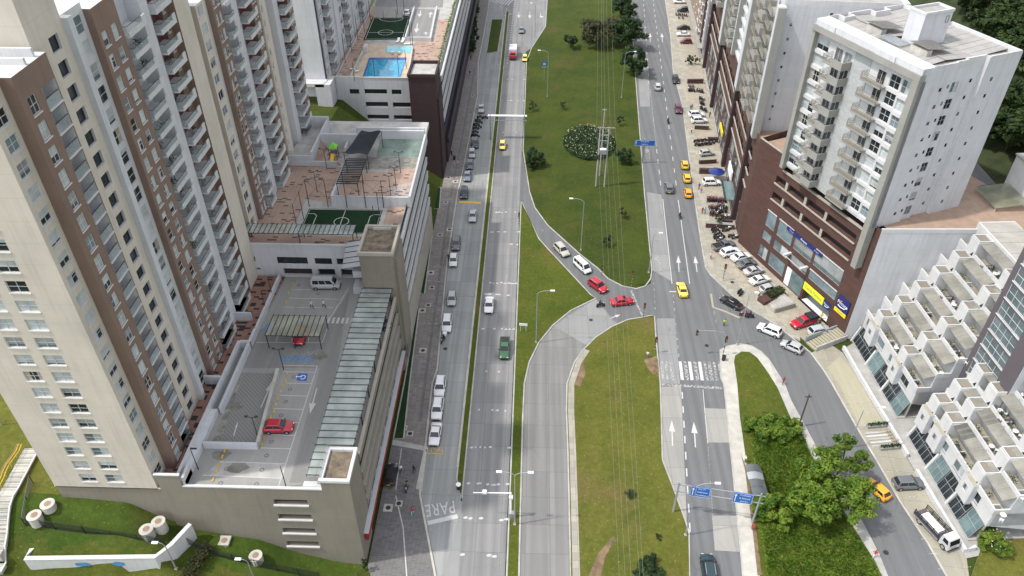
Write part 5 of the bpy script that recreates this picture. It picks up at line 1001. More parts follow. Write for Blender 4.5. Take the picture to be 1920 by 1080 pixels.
    for x0, s, o in wl: window(Face(x0, s, 0), T, (o[0] + o[1]) / 2, o[2], o[1] - o[0], o[3] - o[2], 2 if o[1] - o[0] > .8 else 1, 2 if o[1] - o[0] > .8 else 1, 'dark_metal' if o[1] - o[0] < .8 else 'galvanised', False, .06, (1, 5, 2, 1))
    a = MB(); a.poly([(1, -1.2), (5.1, -1.2), (5.1, -.9), (7.4, -.9), (7.4, -.5), (11.2, -.5), (11.2, -1.2), (17.5, -1.2), (17.5, 21.5), (1, 21.5)], 49.3, 'roof_sheet'); a.build('roof', T)
    for x0, x1, z0, z1 in ((1.1, 5.0, 49.32, 49.75), (5.05, 11.0, 49.8, 49.4), (11.05, 17.3, 49.35, 49.75)):
        n = 14
        for i in range(n):
            y0 = 1.0 + 20.2 * i / n; y1 = 1.0 + 20.2 * (i + 1) / n - .06; dz = rnd.uniform(-.02, .02)
            if 5.5 < x1 and x0 < 11 and 6.6 < (y0 + y1) / 2 < 10.4 and x0 > 5: continue
            a = MB(); a.add([(x0, y0, z0 + dz), (x1, y0, z1 + dz), (x1, y1, z1 + dz), (x0, y1, z0 + dz), (x0, y0, z0 + dz - .05), (x1, y0, z1 + dz - .05), (x1, y1, z1 + dz - .05), (x0, y1, z0 + dz - .05)], [(0, 1, 2, 3), (0, 4, 5, 1), (2, 6, 7, 3)], 'roof_sheet'); a.build('roof_panel', T)
    a = MB()
    for p in ([(X0 + 1.2, -1.15), (5.2, -1.15), (5.2, -.85), (7.4, -.85), (7.4, -.45), (11.3, -.45), (11.3, -1.15), (17.45, -1.15), (17.45, 12), (16.6, 12), (16.6, 21.45), (12.5, 21.45), (12.5, 20.2), (9.5, 20.2), (9.5, 21.45), (5, 21.45), (5, 20), (3, 20), (3, 21.45), (X0 + 1.2, 21.45)],): a.ribbon(p, .25, 49.2, 50.25, 'white_trim', True)
    a.build('parapet', T)
    a = MB(); a.box(5.6, 7.2, 49.4, 11.0, 10.2, 54.2, 'white'); pb = a.build('roof_penthouse', T)
    a = MB(); a.ribbon([(5.6, 7.2), (11.0, 7.2), (11.0, 10.2), (5.6, 10.2)], .28, 54.21, 54.6, 'white_trim', True); a.poly([(5.7, 7.3), (10.9, 7.3), (10.9, 10.1), (5.7, 10.1)], 54.22, 'roof_sheet'); a.build('roof_edge', pb)
    window(Face(5.6, 7.2, 0), T, 4.6, 52.6, .6, 1.0, 1, 1, 'dark_metal', False, -.02, st=1)
    for y in (3.2, 12.5):
        a = MB(); a.box(3.6, y, 49.5, 4.6, y + 3.2, 50.5, 'concrete_pale'); a.add([(3.3, y - .3, 50.9), (3.3, y + 3.5, 50.9), (8.0, y + 3.5, 50.3), (8.0, y - .3, 50.3)], [(0, 1, 2, 3), (3, 2, 1, 0)], 'roof_sheet'); a.build('roof_vent', T)
    a = MB()
    for i in range(6): a.box(2.6 + i * .42, 7.4, 49.85, 2.8 + i * .42, 12.2, 49.93, 'galvanised')
    a.build('skylight', T)
main_tower()
def on_facade(name, label, s0, s1, z0, z1, m, off=-.25, cat='sign'):
    """a flat board on the podium front; its own origin is the lower left corner seen from the street"""
    x, y = loc2w(off, s1); T = thing(name, label, cat, (x, y, z0), PA - math.pi / 2); W, Hh = s1 - s0, z1 - z0
    a = MB(); a.box(0, 0, 0, W, .12, Hh, m); a.build('board', T); return T, W, Hh
def sign_text(T, s, size, m, x, z, sx=1.0):
    me = text_mesh(s, size, m, .01, sx); me.transform(Matrix.Rotation(math.pi / 2, 4, 'X')); return link(me, 'lettering', T, (x, -.02, z))
T, W, Hh = on_facade('shop_sign', 'yellow green shop sign above the open shop front of the brick podium', 3.9, 9.4, 2.95, 4.55, 'sign_yellow', -.3); sign_text(T, 'Tienda Pintuco', 1.0, 'grey_paint', W / 2, Hh / 2 + .05, .72)
T, W, Hh = on_facade('shop_sign', 'small blue shop sign with swoosh beside the yellow green one', 2.1, 3.75, 3.05, 4.4, 'sign_navy', -.3); sign_text(T, 'Pintuco', .5, 'sign_white', W / 2, Hh * .55, .9)
a = MB(); a.path([(.35, -.03, .35), (.8, -.03, .28), (1.25, -.03, .4), (1.4, -.03, .7)], .05, 5, 'sign_white'); a.build('swoosh', T)
T, W, Hh = on_facade('shop_sign', 'large square blue shop sign with white logo on the brick corner', -1.75, 1.1, 4.95, 7.7, 'sign_navy'); sign_text(T, 'Pintuco', 1.0, 'sign_white', W / 2, Hh * .5, .78)
a = MB(); a.path([(.45, -.03, .75), (1.2, -.03, .6), (2.1, -.03, .8), (2.5, -.03, 1.3)], .08, 5, 'sign_white'); a.build('swoosh', T)
for i, (m, z) in enumerate((('red_panel', 1.95), ('sign_amber', 1.85), ('tail_red', 2.05))): a = MB(); a.add([(.5 + i * .28, -.02, z - .2), (.8 + i * .28, -.02, z - .15), (.9 + i * .26, -.02, z + .18)], [(0, 1, 2)], m); a.build('logo_mark', T)
T, W, Hh = on_facade('shop_sign', 'narrow yellow board under the large square blue sign', -1.65, 1.2, 4.08, 4.85, 'sign_amber'); sign_text(T, 'Tienda', .5, 'grey_paint', W / 2, Hh / 2, .9)
T, W, Hh = on_facade('shop_sign', 'long navy blue banner along the top of the podium windows', 7.4, 17.3, 11.35, 12.1, 'sign_navy', -.2); sign_text(T, 'Pintuco', .62, 'sign_white', W * .5, Hh / 2, .9); sign_text(T, 'Pintuco', .4, 'lavender_white', W * .14, Hh / 2, .9); sign_text(T, 'Pintuco', .4, 'lavender_white', W * .86, Hh / 2, .9)

# ------------------------------------------------------------------ long brick block and tower farther up the right avenue
def far_block():
    A = R(-5.2); T = thing('apartment_tower', 'white apartment block with grey balconies over a long brick podium up the avenue', 'apartment tower', (44.3, 139.4, 0), A); H = -math.pi / 2
    Ymax = 97.0; U = lambda s: Ymax - s; a = MB(); F = Face(0, Ymax, H); ops = []; sh = []
    for z in (13.6, 17.3):
        for s in range(0, 95, 5): ops.append((U(s + 4.7), U(s + .4), z, z + 1.5, 'plastic_dark', .9))
    for s in range(2, 92, 6):
        for z0, z1 in ((.3, 3.6), (5.2, 9.6)): o = (U(s + 5.2), U(s + .4), z0, z1); ops.append(o); sh.append(o)
    F.wall(a, Ymax + 4.7, 0, 21.8, 'brick_brown', ops, .3); a.build('podium_wall', T)
    f = Face(0, Ymax, H)
    for i, o in enumerate(sh): window(f, T, (o[0] + o[1]) / 2, o[2], o[1] - o[0], o[3] - o[2], 2, 1, 'galvanised', False, .12, st=(6, 1, 3, 4)[i % 4])
    for z in (13.5, 17.2, 10.6): a = MB(); a.box(-.25, 0, z - .12, .3, Ymax, z + .1, 'taupe_light'); a.build('ledge', T)
    for s in (28.3, 62.0, 4.5, 90): a = MB(); a.box(-.8, s - .8, 0, .2, s + .8, 21.9, 'brick_dark'); a.build('pier', T)
    a = MB(); a.box(.2, -4.5, 21, 24, Ymax, 22.6, 'tan_tile'); a.box(-.1, -4.7, 21.81, .19, Ymax, 23.2, 'brick_brown'); a.build('podium_deck', T)
    a = MB(); X0 = .4; F = Face(X0, 93, H); V = lambda s: 93 - s; ops = []; lst = []
    for z in ZF:
        for s0, s1 in ((33.5, 36.0), (37.6, 41.5), (66, 68.5), (69.5, 72.5)):
            if s1 < 92: o = (V(s1), V(s0), z + .3, z + 2.3); ops.append(o); lst.append(o)
    F.wall(a, 91, 22.6, 47.4, 'lavender_white', ops, .2); G_ = Face(X0, 2.2, 0); wl = []
    for z in ZF[:-1]: wl += [(1.6, 2.0, z + 1.3, z + 1.8)]
    wl += [(14, 16.4, ZF[8] - .2, ZF[8] + 1.9), (17.5, 18.6, ZF[8], ZF[8] + 1.8), (8.2, 8.7, ZF[8] + .8, ZF[8] + 1.3), (11.3, 11.8, ZF[8] + .8, ZF[8] + 1.3)]
    G_.wall(a, 21.4, 22.6, 47.4, 'white', wl, .2); a.quad((21.8, 2.2, 22.6), (21.8, 93, 22.6), (21.8, 93, 47.4), (21.8, 2.2, 47.4), 'white'); a.quad((X0, 2.2, 47.4), (21.8, 2.2, 47.4), (21.8, 93, 47.4), (X0, 93, 47.4), 'roof_sheet'); a.build('wall', T)
    for o in wl: window(Face(X0, 2.2, 0), T, (o[0] + o[1]) / 2, o[2], o[1] - o[0], o[3] - o[2], 1 if o[1] - o[0] < 1 else 2, 1, 'dark_metal', False, .06, (1, 5, 2, 1))
    f = Face(X0, 93, H)
    for o in lst: window(f, T, (o[0] + o[1]) / 2, o[2], o[1] - o[0], o[3] - o[2], 2, 2, 'white_trim', False, .08)
    a = MB(); a.ribbon([(X0 + .1, 2.3), (21.7, 2.3), (21.7, 62), (X0 + .1, 62)], .3, 47.41, 48.3, 'white_trim', True); a.build('parapet', T)
    for s0, s1, z0, xo in ((.2, 1.8, 22, -1.0), (24.6, 27.5, 21.2, -1.4), (59.5, 62.8, 18.5, -1.4), (42.2, 43.2, 22.6, -.9), (88, 91, 20, -1.4)): a = MB(); a.box(xo, s0, z0, X0 - .01, s1, 47.5, 'lavender_white'); a.box(xo - .02, s0 - .5, z0, X0 - .02, s0 - .02, 47.45, 'grey_paint'); a.build('fin', T)
    for z in ZF:
        for (y, yw, xo, so) in ((3.6, 5.0, 1.7, False), (9.2, 5.6, 2.2, True), (15.6, 5.2, 1.8, False), (44.5, 5.0, 2.0, True), (50.6, 5.4, 1.8, False), (74, 5.0, 2.0, True), (80, 5.4, 1.8, False)):
            balc(T, X0, y, z, yw, xo, so); door_at(T, X0 - .03, y + yw * .55, z + .02, H)
        a = MB(); a.box(X0 - .5, 33, z - .35, X0 - .02, 42, z + .2, 'white_trim'); a.build('spandrel', T)
    a = MB(); a.box(-2.6, 6, 3.7, -.1, 14, 3.9, 'glass_teal'); a.box(-2.65, 6, 3.91, -2.5, 14, 4.4, 'dark_metal'); a.box(-.6, 14.5, 3.8, -.3, 20, 6.0, 'sign_white'); a.box(-.55, 36, 3.9, -.3, 42, 5.0, 'sign_amber'); a.build('shop_canopy', T)
    B = thing('apartment_building', 'brown and cream brick building at the far end of the right avenue', 'building', (52.3, 236, 0), R(-4))
    a = MB(); F = Face(0, 60, H); w_ = [(60 - s - 1.6, 60 - s, z, z + 1.4) for s in (3, 9, 15, 21, 27, 33) for z in [5 + 2.8 * k for k in range(10)]]
    F.wall(a, 60, 3.2, 34, 'brick_tan', w_, .2); a.quad((0, 0, 0), (16, 0, 0), (16, 0, 34), (0, 0, 34), 'lavender_white'); a.box(-.3, 4.5, 3.3, -.01, 7.2, 34, 'brick_dark'); a.box(-.2, -.2, 3.3, .3, 1.2, 34, 'lavender_white'); a.box(.6, 0.01, 0, .7, 60, 3.2, 'plastic_dark'); a.build('wall', B)
    f = Face(0, 60, H)
    for o in w_: window(f, B, (o[0] + o[1]) / 2, o[2], 1.6, 1.4, 2, 1, 'white_trim', True, .08)
    a = MB(); a.box(-1.4, 0, 3.1, 0, 60, 3.3, 'grey_paint'); a.build('awning', B)
    for i in range(9):
        z = 5.0 + 2.8 * i; a = MB(); a.box(-1.1, 11, z - .6, -.02, 13.8, z - .4, 'white_trim'); a.box(-1.1, 11, z - .39, -1.0, 13.8, z + .5, 'white_trim'); a.build('balcony', B)
far_block()

# ------------------------------------------------------------------ stepped white terrace houses
TX, TY, TA = 62.0, 63.4, R(4.2)
def tw(x, y, z): c, s = math.cos(TA), math.sin(TA); return (TX + c * x - s * y, TY + s * x + c * y, z)
BX, BZ = 2.15, 3.0
roofsheet = MB(); roofsheet.add([(0, 0, 0), (1.72, 0, .6), (1.72, 6.4, .6), (0, 6.4, 0), (0, 0, .04), (1.72, 0, .64), (1.72, 6.4, .64), (0, 6.4, .04)], [(3, 2, 1, 0), (4, 5, 6, 7), (0, 1, 5, 4), (2, 3, 7, 6), (3, 0, 4, 7)], 'glass_roof_warm')
roofsheet = roofsheet.mesh('glass_roof')
ribm = MB(); ribm.tube((0, 0, .06), (1.72, 0, .67), .025, .025, 4, 'galvanised'); ribm = ribm.mesh('roof_batten')
headm = MB(); headm.box(0, 0, 0, 2.3, 2.2, 3.1, 'white_trim', False); headm = headm.mesh('stair_head')
heade = MB(); heade.ribbon([(.12, .12), (2.18, .12), (2.18, 2.08), (.12, 2.08)], .22, 3.101, 3.4, 'white_trim', True); heade.poly([(.2, .2), (2.1, .2), (2.1, 2.0), (.2, 2.0)], 3.11, 'taupe'); heade = heade.mesh('skylight')
hwin = MB(); hwin.add([(-.012, .35, .1), (-.012, 1.2, .1), (-.012, .35, 1.3)], [(0, 2, 1)], 'glass_dark'); hwin = hwin.mesh('window')
def townhouse(name, label, y0, y1, rows, heads, seed):
    T = thing(name, label, 'building', (TX, TY, 0), TA); q = random.Random(seed); H = -math.pi / 2
    XB_ = BX * rows + 6
    a = MB(); F = Face(.15, y1, H); ops = []; W = y1 - y0
    y = .8
    while y + 3 < W: ops.append((y, y + 2.3, 4.3, 6.0)); y += 4.5
    F.wall(a, W, 3.4, 6.0, 'white_trim', [(o[0], o[1], 4.2, 5.8) for o in ops], .2)
    a.box(.16, y0, 3.3, XB_, y1, 3.4, 'lavender_white'); a.quad((XB_, y0, 0), (.15, y0, 3.4), (.15, y0, 6), (XB_, y0, 6), 'white_trim')
    a.build('front_wall', T)
    f = Face(.15, y1, H)
    for o in ops: window(f, T, (o[0] + o[1]) / 2, 4.2, 2.3, 1.6, 2, 1, 'galvanised', True, .1, st=q.choice((3, 6, 6, 1)))
    for h in heads:
        if h + 2.3 > y1: continue
        g_ = Face(-.75, h + 2.3, H); a = MB(); g_.wall(a, 2.5, 3.0, 6.9, 'white_trim', [(.75, 1.65, 4.6, 5.7)], .15); a.quad((-.75, h - .2, 3), (.14, h - .2, 3), (.14, h - .2, 6.9), (-.75, h - .2, 6.9), 'white'); a.quad((.14, h + 2.3, 3), (-.75, h + 2.3, 3), (-.75, h + 2.3, 6.9), (.14, h + 2.3, 6.9), 'white'); a.quad((-.75, h - .2, 3), (-.75, h + 2.3, 3), (.14, h + 2.3, 3), (.14, h - .2, 3), 'white'); a.quad((-.75, h - .2, 6.9), (.14, h - .2, 6.9), (.14, h + 2.3, 6.9), (-.75, h + 2.3, 6.9), 'terrace_floor'); a.build('bay', T)
        window(g_, T, 1.2, 4.6, .9, 1.1, 1, 1, 'galvanised', False, .1, st=3)
    for j in range(rows):
        a = MB(); x0 = BX * j; z1 = 6 + BZ * j; a.box(x0 + .6 if j == 0 else x0, y0, z1 - BZ + (.4 if j == 0 else 0), XB_, y1, z1, 'white' ); a.build('storey', T)
        a = MB(); a.poly([(x0 + .2, y0 + .1), (x0 + BX + .6, y0 + .1), (x0 + BX + .6, y1 - .1), (x0 + .2, y1 - .1)], z1 + .01, 'terrace_floor'); a.build('terrace', T)
        a = MB(); a.box(x0 - .05, y0 - .05, z1 + .001, x0 + .2, y1, z1 + .95, 'white_trim'); a.box(x0 + .21, y0 - .05, z1 + .001, x0 + BX - .06, y0 + .16, z1 + .95, 'white_trim'); a.build('parapet', T)
        for i, hy in enumerate(heads):
            h = hy + 0.0
            if h + 2 > y1: continue
            o = link(headm, 'stair_head', T, (x0 - .1, h, z1 + .01)); link(heade, 'skylight', o); link(hwin, 'window', o)
            r_ = link(roofsheet, 'glass_roof', T, (x0 + .34, max(h - 6.45, y0 + .1), z1 + 2.75))
            for k_ in range(1, 7): link(ribm, 'roof_batten', r_, (0, k_ * .9, 0))
            a = MB(); a.box(x0 + .21, h - 3.2, z1 + .011, x0 + 1.2, h - 3.05, z1 + .9, 'white_trim'); a.build('divider', T)
            p = tw(x0 + .75, h - 1.6, z1 + .02)
            wh = 'on the %s terrace up, %s house of the %s block' % (ORD[j], ORD[i].replace('lowest', 'nearest'), 'upper' if y0 > 20 else 'lower')
            for e_, (u, dy) in enumerate(((.75, 1.2), (.5, 3.6), (.45, 5.6))):
                if q.random() < .85 and h - dy > y0 + .5:
                    p = tw(x0 + u, h - dy, z1 + .02); potted(p[0], p[1], p[2], wh + (', by the box', ', by the divider', ', far side')[e_], 'potted plants on the house terraces')
            if q.random() < .7: p = tw(x0 + .9, h - 4.6, z1 + .02); tag(link(PATIO, 'patio_set', None, p, q.random() * 3), 'white table and chairs ' + wh, 'furniture', 'patio sets on the house terraces')
            if q.random() < .5: p = tw(x0 + .8, h - 2.5, z1 + .02); tag(link(sofa, 'terrace_sofa', None, p, TA + math.pi / 2 * q.choice((1, 2, 3))), 'dark terrace sofa ' + wh, 'sofa', 'sofas on the house terraces')
    a = MB(); zt = 6 + BZ * rows; a.box(BX * rows, y0, zt - BZ, XB_, y1, zt + .8, 'white_trim'); a.build('top_storey', T)
    n = int((y1 - y0) / 1.4)
    for i in range(n): a = MB(); ya = y0 + .3 + (y1 - y0 - .6) * i / n; a.box(BX * rows + .3, ya, zt + .81, XB_ - .2, ya + (y1 - y0 - .6) / n - .05, zt + .86 + .02 * (i % 2), 'roof_panel'); a.build('roof_panel', T)
    # ground floor: glazing leaning out in front of the overhang, white columns between the bays
    y = y0 + .3; n = 0
    while y + 2.9 < y1:
        a = MB(); P = [(-1.0, y, .25), (-1.0, y + 2.7, .25), (.1, y + 2.7, 3.3), (.1, y, 3.3)]; a.add(P, [(3, 2, 1, 0)], 'glass_dark' if n % 3 else 'glass_teal'); pn = a.build('ground_floor_pane', T); a = MB()
        for u in (0, .9, 1.8, 2.7): a.tube((-1.02, y + u, .2), (.08, y + u, 3.3), .04, .04, 4, 'galvanised')
        for t in (0, .55): a.tube((-1.02 + 1.1 * t, y, .25 + 3.05 * t), (-1.02 + 1.1 * t, y + 2.7, .25 + 3.05 * t), .04, .04, 4, 'galvanised')
        a.build('glazing_bar', pn); y += 2.95; n += 1
        if n % 2 == 0: a = MB(); a.add([(-1.25, y - .2, 0), (-.9, y - .2, 0), (.2, y - .2, 3.35), (-.3, y - .2, 3.35), (-1.25, y + .15, 0), (-.9, y + .15, 0), (.2, y + .15, 3.35), (-.3, y + .15, 3.35)], [(0, 1, 2, 3), (7, 6, 5, 4), (0, 3, 7, 4), (1, 5, 6, 2)], 'white_trim'); a.build('column', T); y += .35
    a = MB(); a.box(-1.1, y0, 0, XB_, y1, .24, 'concrete'); a.box(.2, y0, .25, .3, y1, 3.29, 'grey_paint'); a.build('ground_floor_wall', T)
sofa = MB()
sofa.box(-.9, -.35, .1, .9, .35, .42, 'dark_purple'); sofa.box(-.9, .2, .421, .9, .36, .8, 'dark_purple'); sofa.box(-.9, -.35, .421, -.75, .19, .6, 'dark_purple'); sofa.box(.75, -.35, .421, .9, .19, .6, 'dark_purple'); sofa = sofa.mesh('terrace_sofa')
townhouse('terrace_house', 'stepped white terrace houses directly beside the brick shop podium', 22.6, 41.6, 6, (27.5, 36.6), 3)
townhouse('terrace_house', 'nearer block of stepped white terrace houses by the flatbed truck', .2, 19.6, 5, (4.2, 13.2, 17.0), 5)
def purple_block():
    T = thing('glazed_stair_block', 'dark purple framed glazed block standing between the two stepped house rows', 'building', (TX, TY, 0), TA); H = -math.pi / 2
    a = MB(); F = Face(5.6, 22.5, H); ops = [(1.0, 3.4, 4 + 2.9 * k, 6.4 + 2.9 * k) for k in range(2)] + [(1.0, 6.6, 11.3 + 2.9 * k, 13.7 + 2.9 * k) for k in range(8)]
    F.wall(a, 9.5, 3, 37, 'dark_purple', ops, .2); a.quad((5.6, 13, 37), (5.6, 22.5, 37), (17, 22.5, 37), (17, 13, 37), 'roof_panel'); a.quad((5.6, 13, 3), (17, 13, 3), (17, 13, 37), (5.6, 13, 37), 'white'); a.quad((5.6, 22.5, 3), (17, 22.5, 3), (17, 22.5, 37), (5.6, 22.5, 37), 'white'); a.build('wall', T)
    f = Face(5.6, 22.5, H)
    for i, o in enumerate(ops): window(f, T, (o[0] + o[1]) / 2, o[2], o[1] - o[0], o[3] - o[2], 2 if i < 2 else 4, 2, 'white_trim', True, .08, st=3)
    B = thing('white_house', 'plain white block with grey roof at the right edge above the stepped houses', 'building', (86, 116, 20), TA)
    a = MB(); a.box(-3, -9, 0, 12, 4, 9.5, 'white_trim'); a.build('wall', B); a = MB(); a.box(-3.2, -9.2, 9.51, 12.2, 4.2, 9.75, 'roof_sheet'); a.build('roof', B)
    a = MB(); a.add([(-9, -4, 4.0), (-3.1, -4, 4.6), (-3.1, 3, 4.6), (-9, 3, 4.0)], [(0, 1, 2, 3), (3, 2, 1, 0)], 'glass_carport'); a.build('awning', B)
    for y in (-3.8, 2.8): a = MB(); a.tube((-8.8, y, 0), (-8.8, y, 4), .07, .07, 5, 'white_trim'); a.build('post', B)
purple_block()
# low wall, planters, steps and ramp beside the houses
def wallthing(label, pts, wd, h, m, name='garden_wall', cat='wall', z0=0):
    T = thing(name, label, cat, (pts[0][0], pts[0][1], z0)); a = MB(); a.ribbon([(p[0] - pts[0][0], p[1] - pts[0][1]) for p in pts], wd, 0, h, m); a.build('wall', T)
    a = MB(); a.ribbon([(p[0] - pts[0][0], p[1] - pts[0][1]) for p in pts], wd + .1, h + .001, h + .07, 'white_trim'); a.build('coping', T)
wallthing('long low white wall along the parking lot in front of the stepped houses', [(55.61, 102.10), (56.30, 93.55), (57.92, 77.93)], .35, .8, 'white')
wallthing('second low white wall beside the parked flatbed truck', [(58.14, 75.12), (59.56, 61.60), (61.19, 62.22)], .35, .8, 'white')
for lb, p in (('long concrete planter with low shrubs, on the upper side of the striped steps', (55.66, 84.07)), ('long concrete planter with low shrubs, on the lower side of the striped steps', (56.19, 79.65))):
    T = thing('planter', lb, 'planter', (p[0], p[1], .08), R(8)); a = MB(); a.box(-1.9, -.35, 0, 1.9, .35, .45, 'grey_paint'); a.build('trough', T); a = MB(); q = random.Random(2)
    for i in range(160): c = Vector((q.uniform(-1.8, 1.8), q.uniform(-.25, .25), .45 + q.random() * .35)); u = Vector((q.uniform(-1, 1), q.uniform(-1, 1), q.uniform(0, 1))).normalized() * .25; v = u.orthogonal().normalized() * .1; a.add([c - v, c + u, c + v], [(0, 1, 2)], 'leaf_dark')
    a.build('shrub_leaves', T)
T = struct(link(None, 'striped_steps', None, ((55.58, 81.66)[0], (55.58, 81.66)[1], .08), R(8)))
for i in range(5): a = MB(); a.box(-2.4, -1.5 + i * .62, .0, 1.0, -1.2 + i * .62, .03 + .02 * i, 'white_trim' if i % 2 else 'concrete'); a.box(1.0, -1.5 + i * .62, 0, 2.6, -1.2 + i * .62, .1 + .04 * i, 'lot_yellow'); a.build('step', T)
for i in range(4): a = MB(); a.box(1.2 + i * .4, -1.55, .3, 1.27 + i * .4, 1.5, .36, 'brick_tan'); a.build('strip', T)
T = struct(link(None, 'shop_steps', None, ((46.68, 115.13)[0], (46.68, 115.13)[1], .16), PA))
for i in range(6): a = MB(); a.box(-1.6 + i * .55, -2.6, 0, 2.4, 2.0, .12 + .14 * i, 'concrete'); a.build('step', T)
a = MB(); a.box(-2.2, -2.95, 0, 2.4, -2.62, 1.0, 'stone_grey'); a.build('cheek_wall', T)
p = (46.40, 116.09); T = thing('planter', 'brick planter with clipped dark hedge beside the shop steps', 'planter', (p[0], p[1], .16), PA + R(8)); a = MB(); a.box(-3.0, -.9, 0, 2.6, .9, .8, 'brick_brown'); a.build('trough', T)
a = MB(); q = random.Random(6)
for i in range(900): c = Vector((q.uniform(-1.2, 2.5), q.uniform(-.8, .8), .8 + q.random() * .9)); u = Vector((q.uniform(-1, 1), q.uniform(-1, 1), q.uniform(-.2, 1))).normalized() * .28; v = u.orthogonal().normalized() * .12; a.add([c - v, c + u, c + v], [(0, 1, 2)], 'leaf_olive' if i % 3 else 'leaf_dark')
a.build('hedge_leaves', T)
p = (53.20, 104.14); T = struct(link(None, 'stepped_ramp', None, (p[0], p[1], .0), R(27)))
for i in range(12): a = MB(); a.box(-3.6 + i * .6, -1.1, 0, -3.15 + i * .6, 1.1, .35 + .08 * i, 'lot_yellow'); a.build('step', T)
a = MB(); a.box(-3.6, 1.2, 0, 3.8, 1.45, 1.5, 'galvanised'); a.box(-3.6, -1.4, 0, 3.6, -1.15, 1.1, 'concrete'); a.build('rail_wall', T)
# low brick dividers and planters on the forecourt of the far block
for i, (p, an, ln, lb) in enumerate((((47.43, 216.56), 4, 4.6, 'dark low brick divider by the parked motorcycles under the far brick block'), ((44.49, 186.96), -6, 3.6, 'slanted brick divider below the two white cars'), ((46.19, 179.82), 0, 2.6, 'short brick divider near the light hatchback'), ((42.93, 168.59), 8, 4.2, 'brick divider with handrail above the blue umbrella'), ((42.22, 163.62), -2, 4.2, 'brick divider with shrubs beside the blue umbrella'), ((40.78, 140.13), -6, 6.0, 'long dark brick divider near the brick corner'), ((42.52, 141.43), -6, 2.2, 'short brick divider next to the brick corner'))):
    T = thing('brick_divider', lb, 'divider', (p[0], p[1], .16), R(an)); a = MB(); a.box(-ln / 2, -.4, 0, ln / 2, .4, 1.1, 'brick_brown'); a.build('wall', T); a = MB(); a.box(-ln / 2 - .05, -.45, 1.101, ln / 2 + .05, .45, 1.2, 'stone_grey' if i % 2 else 'brick_dark'); a.build('coping', T)
T = thing('parasol', 'dark blue parasol beside the white car with dark roof', 'parasol', ((43.48, 160.63)[0], (43.48, 160.63)[1], .16)); a = MB(); a.tube((0, 0, 0), (0, 0, 2.6), .04, .04, 5, 'steel'); a.build('pole', T); a = MB(); n = 8
vs = [(2.0 * math.cos(i * math.pi / 4), 2.0 * math.sin(i * math.pi / 4), 2.2) for i in range(8)] + [(0, 0, 2.9)]; a.add(vs, [(i, (i + 1) % 8, 8) for i in range(8)], 'sign_navy'); a.build('canopy', T)
# uphill road behind the towers
a = MB(); a.add([(72, 104, 22.1), (79, 100, 22.1), (92, 150, 22.1), (100, 240, 22.1), (93, 240, 22.1), (84, 152, 22.1)], [(0, 1, 2, 3, 4, 5)], 'road_asphalt'); struct(a.build('upper_road'))
# ------------------------------------------------------------------ vehicles
def wheel_meshes(r, wd):
    a = MB(); a.tube((-wd / 2, 0, 0), (wd / 2, 0, 0), r, r, 16, 'tyre'); b = MB(); b.tube((-wd / 2 - .012, 0, 0), (wd / 2 + .012, 0, 0), r * .62, r * .62, 10, 'rim'); return a.mesh('wheel'), b.mesh('rim')
KIND = dict(mini=(3.6, 1.62, 1.5, .95, .85, 1.5, -.42, -.1, .93), hatch=(3.9, 1.7, 1.5, 1.0, .95, 1.65, -.6, -.12, .95), sedan=(4.4, 1.76, 1.46, 1.0, 1.2, 1.95, -1.35, -.72, .96),
            suv=(4.4, 1.84, 1.68, 1.08, 1.1, 1.75, -.5, -.1, 1.04), van=(4.6, 1.72, 1.92, 1.12, .55, 1.15, -.12, -.04, 1.0), pickup=(5.2, 1.86, 1.74, 1.1, 1.35, 2.0, 0, 0, 1.06))
PROTO = {}
def loft(mb, st, m, close=True):
    n = len(st[0]); vs = [p for s in st for p in s]; fs = []
    for i in range(len(st) - 1):
        for j in range(n - 1): fs.append((i * n + j, i * n + j + 1, (i + 1) * n + j + 1, (i + 1) * n + j))
    if close: fs += [tuple(range(n))[::-1], tuple(range((len(st) - 1) * n, len(st) * n))]
    mb.add(vs, fs, m)
